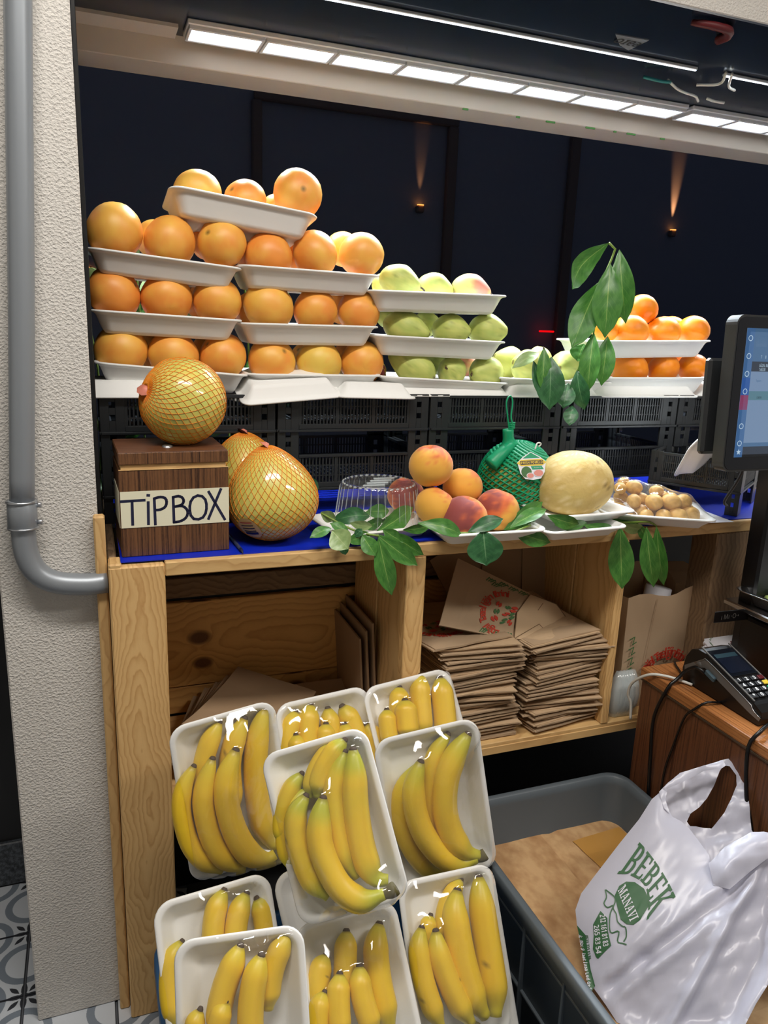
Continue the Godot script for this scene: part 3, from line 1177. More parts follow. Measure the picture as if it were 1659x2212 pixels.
func build_lamps() -> void:
	# LED lamp of eight modules under the soffit, and the next lamp beside it
	for k in 2:
		var x0 := 0.252 if k == 0 else 1.712
		var n := 8 if k == 0 else 6
		var o := thing("led_lamp", "long white LED lamp of eight lit modules under the soffit, left of the other lamp" if k == 0 else "white LED lamp at the right picture edge, beside the end of the longer lamp", "lamp", Vector3(x0, 2.105, -0.65))
		obj("housing", boxm(Vector3(0.18 * n + 0.004, 0.012, 0.1), 0.002, Vector3(0.09 * n, 0.008, 0)), M.led_housing, o)
		for i in n:
			var c := Vector3(0.18 * i + 0.09, -0.002, 0)
			var m := obj("lamp_module", boxm(Vector3(0.162, 0.008, 0.072), 0.002, c), M.led, o)
			m.name = "lamp_module"
			var fr := begin(false)
			for z in [-0.042, 0.042]:
				box(fr, c + Vector3(0, 0, z), Vector3(0.176, 0.01, 0.008), Basis.IDENTITY, 0.001)
			for x in [-0.085, 0.085]:
				box(fr, c + Vector3(x, 0, 0), Vector3(0.007, 0.01, 0.076), Basis.IDENTITY, 0.001)
			obj("module_frame", done(fr), M.led_housing, o)
			var sl := SpotLight3D.new()
			sl.name = numbered("led_light")
			add_child(sl)
			sl.light_color = Color(0.93, 0.97, 1.0)
			sl.light_energy = 0.5
			sl.spot_range = 12.0
			sl.spot_attenuation = 2.0
			sl.spot_angle = 64.0
			sl.spot_angle_attenuation = 0.35
			sl.light_size = 0.04
			sl.shadow_enabled = true
			sl.transform = Transform3D(Basis.looking_at(Vector3(0, -1, 0.0), Vector3(0, 0, 1)), o.position + c + Vector3(0, -0.012, 0))
	for k in [[0.45, 1.478], [1.57, 2.4]]:
		var o := thing("led_strip", "thin lit LED strip on the dark soffit, longer left piece" if k[0] < 1.0 else "thin lit LED strip on the dark soffit, right piece near the cables", "lamp", Vector3(k[0], 2.113, -0.338))
		var l: float = k[1] - k[0]
		obj("channel", boxm(Vector3(l, 0.006, 0.014), 0.001, Vector3(l * 0.5, 0.002, 0)), M.led_housing, o)
		obj("lamp_strip", boxm(Vector3(l, 0.002, 0.005), 0.0005, Vector3(l * 0.5, -0.002, 0)), M.led_dim, o)
		area_light("strip_light", o.position + Vector3(l * 0.5, -0.006, 0), Vector2(l, 0.008), Color(0.95, 0.98, 1.0), 0.05, Vector3.DOWN)
	# cables hanging at the gap between the lamps
	var w := thing("lamp_cable", "white cable with teal joints dangling from the soffit at the gap between the lamps", "cable", Vector3(1.55, 2.11, -0.45))
	for q in [[[Vector3(-0.09, -0.002, 0.03), Vector3(-0.04, -0.012, 0.01), Vector3(0.0, -0.015, 0.0), Vector3(0.05, -0.012, -0.02), Vector3(0.07, -0.02, -0.03)], 0.0035, "white_plastic"], [[Vector3(0.09, -0.012, -0.02), Vector3(0.12, -0.014, -0.025), Vector3(0.16, -0.012, -0.03)], 0.004, "white_plastic"], [[Vector3(0.0, 0.0, 0.14), Vector3(0.02, -0.014, 0.1), Vector3(-0.02, -0.012, 0.06)], 0.0035, "white_plastic"], [[Vector3(0.02, 0.0, 0.14), Vector3(0.06, -0.012, 0.09), Vector3(0.1, -0.012, 0.07)], 0.0035, "white_plastic"], [[Vector3(-0.16, -0.002, 0.02), Vector3(-0.11, -0.008, 0.03), Vector3(-0.08, -0.006, 0.03)], 0.0042, "teal"]]:
		var st := begin()
		tube(st, curve(q[0], 10), q[1], 6)
		obj("wire", done(st), M[q[2]], w)
	# reflections in the soffit, modelled as a digit patch and a red tube
	var sg := thing("digit_reflection", "reflected lettering built as a grey digit patch on the soffit beside the lamp strip", "reflection", Vector3(1.215, 2.116, -0.268))
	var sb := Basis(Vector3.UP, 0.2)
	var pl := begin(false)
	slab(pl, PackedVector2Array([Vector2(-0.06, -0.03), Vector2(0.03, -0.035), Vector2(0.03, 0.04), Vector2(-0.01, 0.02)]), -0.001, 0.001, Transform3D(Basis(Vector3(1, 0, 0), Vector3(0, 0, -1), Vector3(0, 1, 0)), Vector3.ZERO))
	obj("plate", done(pl), M.reflected_grey, sg)
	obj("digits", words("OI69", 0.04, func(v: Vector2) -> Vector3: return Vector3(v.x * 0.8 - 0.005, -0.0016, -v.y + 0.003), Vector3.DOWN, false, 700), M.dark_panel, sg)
	var rd := thing("red_reflection", "red reflection built as a curved hook on the soffit near the lintel corner", "arc", Vector3(1.3, 2.108, -0.11))  # solid tube standing in for a red reflection in the glossy soffit
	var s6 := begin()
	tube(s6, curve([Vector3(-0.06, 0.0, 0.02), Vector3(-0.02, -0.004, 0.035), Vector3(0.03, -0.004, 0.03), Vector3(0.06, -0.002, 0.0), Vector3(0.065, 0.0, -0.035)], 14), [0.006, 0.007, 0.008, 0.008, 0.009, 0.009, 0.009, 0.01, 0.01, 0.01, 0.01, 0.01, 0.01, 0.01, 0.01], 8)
	obj("red_arc", done(s6), M.red, rd)
	# scraps of green tape along the beam's lower edge
	for x in [1.03, 1.2, 1.31, 1.45, 1.54, 1.6, 1.72]:
		tag(obj("tape_scrap", boxm(Vector3(0.022 + 0.012 * sin(x * 40.0), 0.005, 0.004), 0.001, Vector3(x, 2.0535, -0.737)), M.leaf_plain), "tiny green tape scrap on the lower edge of the beam", "tape", "green tape scraps under the beam")

func build_outside() -> void:
	struct("floor_street", span(Vector3(-8, -0.3, -9), Vector3(12, -0.2, -0.86), 0.0), M.asphalt)
	var b := struct("wall_across_street", span(Vector3(-6, -0.2, -5.6), Vector3(12, 6, -5.1), 0.0), M.night_wall)
	for f in [[Vector3(1.3, 3.1, -5.1), Vector3(3.06, 3.17, -5.04)], [Vector3(1.28, 0.0, -5.1), Vector3(1.36, 3.1, -5.04)], [Vector3(2.97, 0.0, -5.1), Vector3(3.06, 3.1, -5.04)], [Vector3(4.2, 0.0, -5.1), Vector3(4.3, 3.4, -5.04)]]:
		obj("pilaster", span(f[0], f[1], 0.01), M.night_trim, b)
	for s in [[Vector3(2.74, 2.42, -5.065), 0.12, "warm wall light across the street, dimmer left one"], [Vector3(5.46, 2.42, -5.065), 0.9, "warm wall light across the street, brighter right one"]]:
		var o := thing("wall_sconce", s[2], "lamp", s[0])
		obj("bracket", boxm(Vector3(0.07, 0.06, 0.05), 0.01, Vector3(0, 0.0, -0.01)), M.night_trim, o)
		var st := begin()
		lathe(st, [Vector2(0.0, 0.03), Vector2(0.03, 0.03), Vector2(0.03, 0.036), Vector2(0.0, 0.036)], 12)
		obj("lamp_glass", done(st), M.warm_glow, o)
		var l := SpotLight3D.new()
		l.name = numbered("sconce_light")
		add_child(l)
		l.light_color = Color(1.0, 0.66, 0.4)
		l.light_energy = s[1]
		l.spot_range = 10.0
		l.spot_attenuation = 2.0
		l.spot_angle = 10.0
		l.shadow_enabled = true
		l.transform = Transform3D(Basis.looking_at(Vector3(0, 1, -0.12), Vector3(0, 0, 1)), s[0] + Vector3(0, 0.045, 0.005))
	tag(obj("red_light", boxm(Vector3(0.16, 0.016, 0.02), 0.004, Vector3(4.07, 1.434, -5.0)), M.red_glow), "thin red light bar glowing far off in the dark street", "light")
	var sg := thing("string_lights", "row of tiny warm string light bulbs far behind the left grapefruit trays", "lights", Vector3(0, 1.74, -5.085))
	var wire: Array = []
	for i in 24:
		var k := i / 23.0
		var p := Vector3(lerpf(0.0, 0.62, k), lerpf(0.03, -0.04, k) + 0.012 * sin(i * 1.3), 0.0)
		wire.append(p + Vector3(0, 0.012, 0))
		var st := begin()
		lathe(st, [Vector2(0.0, -0.012), Vector2(0.01, -0.006), Vector2(0.01, 0.006), Vector2(0.0, 0.012)], 6, p)
		obj("bulb", done(st), M.warm_glow, sg)
	var ws := begin()
	tube(ws, wire, 0.003, 4)
	obj("wire", done(ws), M.black_metal, sg)
	# leafy plant outside the stand's left end
	var pl := thing("leafy_plant", "leafy green plant behind the crates at the left end of the stand", "plant", Vector3(0.15, 1.0, -0.68))
	for k in 9:
		var x := -0.14 + 0.055 * k
		stem(pl, [pl.position + Vector3(x, -0.02, 0), pl.position + Vector3(x + 0.01, 0.3, -0.01), pl.position + Vector3(x - 0.02 + 0.01 * (k % 3), 0.5 + 0.05 * (k % 4), 0.0)], 0.003)
	for k in 58:
		var bs := Vector3(rng.randf_range(-0.145, 0.34), rng.randf_range(0.0, 0.56), rng.randf_range(-0.03, 0.03))
		var dr := Vector3(rng.randf_range(-0.6, 0.6), rng.randf_range(-0.5, 0.8), rng.randf_range(0.0, 0.5)).normalized()
		if bs.x < -0.1:
			dr.x = absf(dr.x) * 0.3
		obj("leaf", leaf_mesh(bs, bs + dr * rng.randf_range(0.06, 0.11), rng.randf_range(0.025, 0.045), Vector3(rng.randf_range(-0.4, 0.4), 0.4, 1.0), 0.08, k), M["leaf" if k % 3 else "pale_leaf"], pl)

# ---------- counter ----------
func build_counter() -> void:
	var o := thing("market_counter", "pine counter with open shelves below, standing under the fruit crates", "counter")
	var st := begin(false)
	grain_from = Vector2(0.5, 0.22)
	box(st, Vector3(0.0625, 0.505, -0.0225), Vector3(0.0995, 1.01, 0.045), Basis.IDENTITY, 0.003, 1)
	grain_from = Vector2.INF
	obj("post", done(st), M.pine, o)
	obj("side_board", span(Vector3(0.0125, 0.0, -0.7), Vector3(0.03, 0.995, -0.047), 0.002, 1), M.pine_board, o)
	obj("side_post", span(Vector3(-0.0085, 0.0, -0.0535), Vector3(0.0115, 1.1, -0.03), 0.003, 1), M.pine_board, o)
	obj("rail_block", span(Vector3(0.0135, 0.99, -0.05), Vector3(0.036, 1.016, -0.001), 0.003, 2), M.pine_board, o)
	obj("edge_strip", span(Vector3(0.0135, 0.99, -0.68), Vector3(0.028, 1.0165, -0.05), 0.002, 2), M.old_timber, o)
	obj("front_rail", span(Vector3(0.1125, 0.986, -0.06), Vector3(1.66, 1.0135, 0.0), 0.002, 0), M.pine_board, o)
	for k in 4:
		obj("top_board", span(Vector3(0.036, 0.99, -0.062 - 0.155 * (k + 1)), Vector3(1.9, 1.012, -0.062 - 0.155 * k - 0.004), 0.002, 0), M.pine_board, o)
	# dividers: a front edge board and the wide boards behind it
	for d in [[0.601, 0.645, 0.5], [1.146, 1.168, 0.51]]:
		obj("divider_edge", span(Vector3(d[0], d[2], -0.028), Vector3(d[1], 0.986, 0.0), 0.002, 1), M.pine, o)
		obj("divider_board", span(Vector3(d[0] + 0.004, d[2], -0.175), Vector3(d[1] - 0.002, 0.986, -0.029), 0.002, 1), M.pine_board, o)
		obj("divider_board", span(Vector3(d[0] + 0.002, d[2], -0.335), Vector3(d[1] - 0.004, 0.986, -0.178), 0.002, 1), M.pine_board, o)
	obj("corner_post", span(Vector3(1.437, 0.0, -0.09), Vector3(1.548, 0.986, -0.002), 0.004, 1), M.old_timber, o)
	for k in 2:
		obj("shelf_board", span(Vector3(0.04, 0.483, -0.17 * (k + 1) - 0.005), Vector3(1.44, 0.51, -0.17 * k - 0.002), 0.002, 0), M.pine_board, o)
	obj("shelf_lip", span(Vector3(0.113, 0.48, -0.004), Vector3(1.437, 0.5, 0.0), 0.001, 0), M.pine_board, o)
	grain_from = Vector2(0.735, 0.5)
	obj("back_board", span(Vector3(0.03, 0.583, -0.365), Vector3(1.44, 0.80, -0.347), 0.002, 0), M.knotty_pine, o)
	grain_from = Vector2.INF
	obj("back_board", span(Vector3(0.03, 0.812, -0.365), Vector3(1.44, 0.862, -0.345), 0.002, 0), M.old_timber, o)
	obj("back_board", span(Vector3(0.03, 0.511, -0.365), Vector3(1.44, 0.58, -0.35), 0.002, 0), M.knotty_pine, o)
	obj("back_cloth", span(Vector3(0.03, 0.0, -0.375), Vector3(1.9, 0.985, -0.368), 0.0, 0), M.dark_panel, o)
	# the blue plastic sheet on top
	var bs := begin(false)
	box(bs, Vector3(0.95, 1.0148, -0.335), Vector3(1.83, 0.002, 0.64), Basis.IDENTITY, 0.0)
	tag(obj("plastic_sheet", done(bs), M.blue_sheet), "bright blue plastic sheet covering the wooden counter top", "sheet")
	# pipe behind the shelf fronts
	var p := thing("shelf_pipe", "dark grey pipe running under the counter top behind the dividers", "pipe", Vector3(0, 0.9, -0.342))
	var s := begin()
	tube(s, [Vector3(0.032, 0.012, 0), Vector3(0.4, 0.01, 0), Vector3(0.62, 0.008, 0)], 0.022, 14)
	obj("pipe", done(s), M.dark_pipe, p)
	var s1 := begin()
	tube(s1, curve([Vector3(0.62, 0.008, 0), Vector3(0.76, 0.01, 0), Vector3(0.82, 0.028, 0), Vector3(0.9, 0.034, 0), Vector3(1.4, 0.036, 0)], 20), 0.0225, 14)
	obj("bent_pipe", done(s1), M.dark_pipe, p)

func build_crates() -> void:
	var proto: Node3D
	var names := ["leftmost column of crates", "second column of crates from the left", "middle column behind the green netted fruit", "fourth column of crates from the left", "rightmost column beside the screen"]
	for c in 5:
		for l in 2:
			if c == 4 and l == 0:
				continue
			var lab: String = ("black slatted plastic crate on the upper row, " if l == 1 else "black slatted plastic crate on the counter, ") + names[c]
			var at := Vector3(0.2 + 0.377 * c, 1.0165 + 0.1335 * l + (0.004 if l == 1 else 0.0), -0.29)
			if proto == null:
				proto = crate_proto(lab)
				proto.set_meta("group", "black fruit crates of the stand")
				proto.position = at
			else:
				dup(proto, "fruit_crate", lab, "crate", at, Basis.IDENTITY, "black fruit crates of the stand")
	# the crate set at an angle at the right end
	dup(proto, "fruit_crate", "black slatted crate standing at an angle on the counter below the screen", "crate", Vector3(1.452, 1.0165, -0.125), Basis(Vector3.UP, -0.968) * Basis.from_scale(Vector3(0.62, 1.0, 0.8)), "black fruit crates of the stand")

# ---------- fruit on the crates ----------
func tray(at: Vector3, basis: Basis, sx: float, sy: float, label: String, group := "foam trays", d := 0.03) -> MeshInstance3D:
	var o := obj("foam_tray", tray_mesh(sx, sy, d), M.foam)
	o.transform = Transform3D(basis, at)
	tag(o, label, "tray", group)
	return o

func lying(roll := 0.0, yaw := 0.0) -> Basis:
	return Basis(Vector3.UP, yaw) * Basis(Vector3(0, 0, 1), roll) * Basis(Vector3.RIGHT, -PI * 0.5)

func build_stand_fruit() -> void:
	var where := {"A3": "bottom tray of the left grapefruit stack", "A2": "middle tray of the left grapefruit stack", "A1": "top tray of the left grapefruit stack", "B3": "bottom tray of the right grapefruit stack", "B2": "middle tray of the right grapefruit stack", "B1": "third tray of the right grapefruit stack", "C": "tilted topmost grapefruit tray", "P3": "bottom pear tray", "P2": "middle pear tray", "P1": "top pear tray", "E": "low tray of round green fruit behind the hanging leaves", "O2": "lower orange tray", "O1": "upper orange tray"}
	for t in [
		["A3", Vector3(0.170, 1.348, -0.395), 0.323, -0.071],
		["A2", Vector3(0.162, 1.459, -0.395), 0.312, -0.032],
		["A1", Vector3(0.162, 1.573, -0.395), 0.314, -0.073],
		["B3", Vector3(0.485, 1.340, -0.395), 0.323, 0.003],
		["B2", Vector3(0.473, 1.450, -0.395), 0.326, 0.009],
		["B1", Vector3(0.472, 1.567, -0.395), 0.325, -0.015],
		["C", Vector3(0.329, 1.688, -0.410), 0.319, -0.107],
		["P3", Vector3(0.817, 1.331, -0.395), 0.350, -0.040],
		["P2", Vector3(0.798, 1.429, -0.395), 0.353, -0.020],
		["P1", Vector3(0.788, 1.534, -0.395), 0.361, 0.011],
		["E", Vector3(1.141, 1.333, -0.400), 0.342, -0.026],
		["O2", Vector3(1.434, 1.344, -0.395), 0.401, 0.012],
		["O1", Vector3(1.424, 1.441, -0.395), 0.397, 0.030],
	]:
		var depth := 0.205
		var d := 0.046
		if t[0] == "C":
			tray(t[1], Basis(Vector3.RIGHT, -0.12) * lying(t[3], 0.0), t[2], 0.21, "white foam tray, tilted topmost one above both grapefruit stacks", "foam trays on the stand", 0.05)
		else:
			tray(t[1], lying(t[3]), t[2], depth, "white foam tray, the " + where[t[0]], "foam trays on the stand", d)
	var kinds := ["orange grapefruit", "smooth orange grapefruit", "deep orange grapefruit", "reddish orange grapefruit", "yellowish grapefruit", "part-yellow grapefruit"]
	for g in [
		["A3", "left", Vector3(0.065, 1.382, -0.365), 0.0563, 0, 0.55],
		["A3", "middle", Vector3(0.174, 1.374, -0.365), 0.0560, 1, 0.60],
		["A3", "right", Vector3(0.282, 1.373, -0.365), 0.0537, 2, 0.35],
		["A3", "back middle", Vector3(0.148, 1.380, -0.465), 0.0473, 1, 0.30],
		["A3", "back right", Vector3(0.268, 1.376, -0.465), 0.0462, 0, 0.20],
		["A2", "left", Vector3(0.056, 1.498, -0.365), 0.0565, 3, 0.15],
		["A2", "middle", Vector3(0.163, 1.493, -0.365), 0.0549, 0, 0.30],
		["A2", "right", Vector3(0.271, 1.492, -0.365), 0.0540, 4, 0.50],
		["A2", "back right", Vector3(0.257, 1.496, -0.465), 0.0476, 2, 0.20],
		["A1", "left", Vector3(0.063, 1.622, -0.365), 0.0592, 5, 0.65],
		["A1", "middle", Vector3(0.173, 1.609, -0.365), 0.0557, 3, 0.40],
		["A1", "right", Vector3(0.283, 1.615, -0.365), 0.0536, 1, 0.55],
		["A1", "back middle", Vector3(0.152, 1.621, -0.465), 0.0437, 4, 0.60],
		["A1", "back right", Vector3(0.264, 1.621, -0.465), 0.0380, 0, 0.20],
		["B3", "left", Vector3(0.394, 1.365, -0.365), 0.0550, 0, 0.50],
		["B3", "middle", Vector3(0.506, 1.363, -0.365), 0.0540, 4, 0.95],
		["B3", "right", Vector3(0.614, 1.364, -0.365), 0.0532, 2, 0.50],
		["B3", "back right", Vector3(0.618, 1.376, -0.465), 0.0444, 1, 0.30],
		["B3", "back middle", Vector3(0.504, 1.367, -0.465), 0.0411, 3, 0.30],
		["B2", "left", Vector3(0.386, 1.487, -0.365), 0.0580, 5, 0.85],
		["B2", "middle", Vector3(0.496, 1.481, -0.365), 0.0507, 1, 0.30],
		["B2", "right", Vector3(0.602, 1.483, -0.365), 0.0518, 3, 0.30],
		["B2", "back right", Vector3(0.595, 1.497, -0.465), 0.0460, 0, 0.25],
		["B2", "back left", Vector3(0.371, 1.474, -0.465), 0.0465, 2, 0.20],
		["B1", "left", Vector3(0.386, 1.593, -0.365), 0.0532, 2, 0.10],
		["B1", "middle", Vector3(0.493, 1.606, -0.365), 0.0530, 0, 0.45],
		["B1", "right", Vector3(0.605, 1.611, -0.365), 0.0528, 4, 0.40],
		["B1", "back right", Vector3(0.591, 1.630, -0.465), 0.0418, 5, 0.70],
		["B1", "back left", Vector3(0.376, 1.596, -0.465), 0.0449, 3, 0.20],
		["B1", "back middle", Vector3(0.484, 1.610, -0.465), 0.0397, 1, 0.20],
		["C", "left", Vector3(0.237, 1.714, -0.395), 0.0528, 1, 0.75],
		["C", "middle", Vector3(0.339, 1.706, -0.390), 0.0487, 3, 0.15],
		["C", "right", Vector3(0.454, 1.731, -0.375), 0.0545, 0, 0.50],
		["C", "back right", Vector3(0.426, 1.709, -0.465), 0.0342, 2, 0.50],
	]:
		var o := obj("grapefruit", citrus(g[3], g[5], int(g[2].x * 977.0 + g[2].y * 331.0) % 97), M.fruit)
		o.transform = Transform3D(Basis.from_euler(Vector3(rng.randf_range(-1.2, 1.2), rng.randf_range(0, 6.2), rng.randf_range(-1.2, 1.2))), g[2])
		if g[0] == "C" and g[1] == "right":
			o.basis = Basis(Vector3(1, 0, 0), Vector3(0, 0.25, 0.97).normalized().cross(Vector3(1, 0, 0)) * -1.0, Vector3(0, 0.97, -0.25)).orthonormalized() * Basis(Vector3.RIGHT, PI * 0.0)
			o.basis = Basis(Vector3.RIGHT, PI * 0.5 - 0.1)
		tag(o, "%s, %s in the %s" % [kinds[g[4]], g[1] + (" of front row" if not "back" in g[1] else " row"), where[g[0]]], "grapefruit", "grapefruits on the stand")
	for g in [
		["O2", "left", Vector3(1.401, 1.360, -0.365), 0.0498, 0, 0.00],
		["O2", "middle", Vector3(1.516, 1.364, -0.365), 0.0444, 1, 0.00],
		["O2", "right", Vector3(1.620, 1.369, -0.365), 0.0433, 2, 0.00],
		["O2", "back left", Vector3(1.526, 1.373, -0.465), 0.0352, 1, 0.00],
		["O2", "back right", Vector3(1.636, 1.377, -0.465), 0.0346, 0, 0.00],
		["O2", "hidden left", Vector3(1.407, 1.367, -0.465), 0.0363, 2, 0.00],
		["O1", "left", Vector3(1.387, 1.460, -0.365), 0.0502, 2, 0.05],
		["O1", "middle", Vector3(1.500, 1.464, -0.365), 0.0476, 0, 0.10],
		["O1", "right", Vector3(1.604, 1.471, -0.365), 0.0455, 1, 0.10],
		["O1", "top", Vector3(1.449, 1.524, -0.400), 0.0427, 2, 0.00],
		["O1", "back left", Vector3(1.303, 1.465, -0.365), 0.0372, 1, 0.00],
		["O1", "back middle", Vector3(1.616, 1.473, -0.465), 0.0408, 2, 0.10],
	]:
		var o := obj("orange", citrus(g[3], -0.55, int(g[2].x * 577.0 + g[2].y * 131.0) % 89, 0.9, 0.05), M.orange_skin)
		o.transform = Transform3D(Basis.from_euler(Vector3(rng.randf_range(-0.6, 0.6), rng.randf_range(0, 6.2), rng.randf_range(-0.5, 0.5))), g[2])
		var lab: String = "bright orange fruit on top of the others in the upper orange tray" if g[1] == "top" else "bright orange, %s in the %s" % [g[1] + (" of front row" if g[1] in ["left", "middle", "right"] else " spot, half hidden"), where[g[0]]]
		tag(o, lab, "orange", "oranges on the stand")
	for p in [
		["P1", "left", Vector3(0.705, 1.557, -0.365), 0.0396, 0.1057, Vector3(0.80, -0.22, 0.56), 0.00],
		["P1", "middle", Vector3(0.811, 1.548, -0.395), 0.0374, 0.0946, Vector3(0.95, -0.12, 0.30), 0.15],
		["P1", "right", Vector3(0.901, 1.549, -0.375), 0.0376, 0.1003, Vector3(0.90, -0.16, 0.40), 1.00],
		["P1", "back left", Vector3(0.702, 1.551, -0.465), 0.0303, 0.0631, Vector3(0.91, -0.13, 0.39), 0.30],
		["P2", "left", Vector3(0.727, 1.449, -0.365), 0.0404, 0.1224, Vector3(0.74, -0.22, 0.63), 0.00],
		["P2", "middle", Vector3(0.848, 1.448, -0.365), 0.0401, 0.1002, Vector3(0.80, -0.03, 0.60), 0.10],
		["P2", "right", Vector3(0.950, 1.451, -0.365), 0.0434, 0.1020, Vector3(0.80, 0.02, 0.59), 0.05],
		["P2", "back left", Vector3(0.721, 1.471, -0.465), 0.0256, 0.0665, Vector3(0.93, 0.04, 0.35), 0.00],
		["P2", "back middle", Vector3(0.825, 1.462, -0.465), 0.0339, 0.0730, Vector3(0.93, 0.04, 0.35), 0.10],
		["P3", "left", Vector3(0.744, 1.360, -0.365), 0.0410, 0.1291, Vector3(-0.84, 0.43, -0.34), 0.10],
		["P3", "middle", Vector3(0.854, 1.349, -0.365), 0.0368, 0.0761, Vector3(-0.74, 0.28, 0.62), 0.10],
		["P3", "right", Vector3(0.950, 1.345, -0.365), 0.0439, 0.1034, Vector3(-0.94, -0.00, 0.35), 0.10],
		["P3", "back middle", Vector3(0.848, 1.365, -0.465), 0.0344, 0.0662, Vector3(0.93, 0.04, 0.35), 0.00],
		["P3", "back right", Vector3(0.946, 1.359, -0.465), 0.0297, 0.0647, Vector3(0.93, 0.04, 0.35), 0.80],
		["E", "left", Vector3(1.060, 1.370, -0.445), 0.0431, 0.0948, Vector3(-0.93, 0.36, -0.08), 0.50],
		["E", "front left", Vector3(1.069, 1.364, -0.365), 0.0439, 0.0917, Vector3(-0.97, 0.23, 0.11), 0.35],
		["E", "back middle", Vector3(1.166, 1.375, -0.465), 0.0383, 0.0767, Vector3(-0.93, -0.04, -0.35), 0.50],
		["E", "right", Vector3(1.188, 1.367, -0.365), 0.0391, 0.0794, Vector3(-0.77, -0.10, 0.63), 0.20],
	]:
		var dir: Vector3 = p[5].normalized()
		var round_one: bool = p[0] == "E"
		var sd := int(p[2].x * 777.0 + p[2].z * 431.0 + p[2].y * 911.0) % 83
		var what: String = "pink blushed pear" if p[6] > 0.7 else ("pale green pear" if p[6] > 0.12 else "speckled green pear")
		var lab := "%s, %s in the %s" % [what, p[1] + (" of front row" if p[1] in ["left", "middle", "right"] else " row"), where[p[0]]]
		if round_one:
			lab = "round pale green fruit, %s in the low tray behind the hanging leaves" % p[1]
		var o := thing("quince" if round_one else "pear", lab, "quince" if round_one else "pear", p[2], Basis.IDENTITY, "green pears and quinces on the stand")
		var side := Vector3.UP.cross(dir).normalized()
		o.basis = Basis(dir, side.cross(dir) * -1.0, side).orthonormalized()
		obj("flesh", pear_mesh(p[3], p[4] if not round_one else p[3] * 2.05, p[6], sd), M.pear, o)
		if p[1] in ["middle", "right"] and p[0] == "P3" or p[0] == "P1":
			var st := begin()
			var l: float = p[4] * 0.5
			tube(st, curve([Vector3(l * 0.93, 0, 0), Vector3(l * 1.06, -0.002, 0.002), Vector3(l * 1.16, -0.006, 0.008)], 6), 0.0022, 6)
			obj("stalk", done(st), M.dark_stem, o)
	# upturned trays on the crates under the fruit
	for u in [[0.105, 1.288, -0.37, 0.30, 0.19, 0.0, 0.0, "under the left grapefruit stack"], [0.42, 1.302, -0.325, 0.235, 0.135, 0.07, 0.05, "lip over the crate's front, under the right grapefruit stack"], [0.62, 1.29, -0.33, 0.20, 0.15, -0.02, 0.02, "between the grapefruit and pear stacks"], [0.35, 1.299, -0.4, 0.14, 0.16, 0.35, 0.3, "crumpled on edge between the grapefruit stacks"], [0.83, 1.291, -0.385, 0.34, 0.19, 0.0, 0.0, "under the pear stack"], [1.12, 1.291, -0.385, 0.3, 0.2, 0.0, 0.04, "under the low tray of round green fruit"], [1.42, 1.291, -0.385, 0.36, 0.2, 0.0, 0.0, "under the orange trays"], [1.76, 1.291, -0.385, 0.3, 0.2, 0.0, 0.0, "at the right end under the lemons"]]:
		var o := tray(Vector3(u[0], u[1], u[2]), Basis(Vector3.RIGHT, 0.3 if u[0] == 0.42 else 0.0) * lying(u[5], u[6]) * Basis(Vector3.RIGHT, PI), u[3], u[4], "upturned white foam tray " + u[7], "upturned foam trays", 0.034)
	# lemons at the right end and a red netted fruit behind the trays
	for l in [[Vector3(1.728, 1.343, -0.40), 0.022], [Vector3(1.785, 1.342, -0.40), 0.022], [Vector3(1.758, 1.34, -0.44), 0.02]]:
		var o := obj("lemon", pear_mesh(l[1], l[1] * 2.7, 0.1, 5), M.lemon)
		o.position = l[0]
		o.rotation = Vector3(0, l[0].x * 9.0, 0.1)
		tag(o, "yellow lemon on the right end tray beside the screen", "lemon", "lemons by the screen")
	var rn := thing("netted_fruit", "red fruit in an orange net between the grapefruit and pear trays", "fruit", Vector3(0.68, 1.335, -0.47))
	obj("flesh", citrus(0.035, 0.0, 3), M.red_fruit, rn)
	stuff(obj("net", net_mesh(func(d: Vector3) -> Vector3: return d * 0.0355, 9, 0.35, 0.0012), M.yellow, rn))
	# sprigs hanging in front of the fruit
	var h := thing("leafy_branch", "tall branch of large drooping green leaves hanging before the oranges", "branch", Vector3(1.12, 1.25, -0.25))
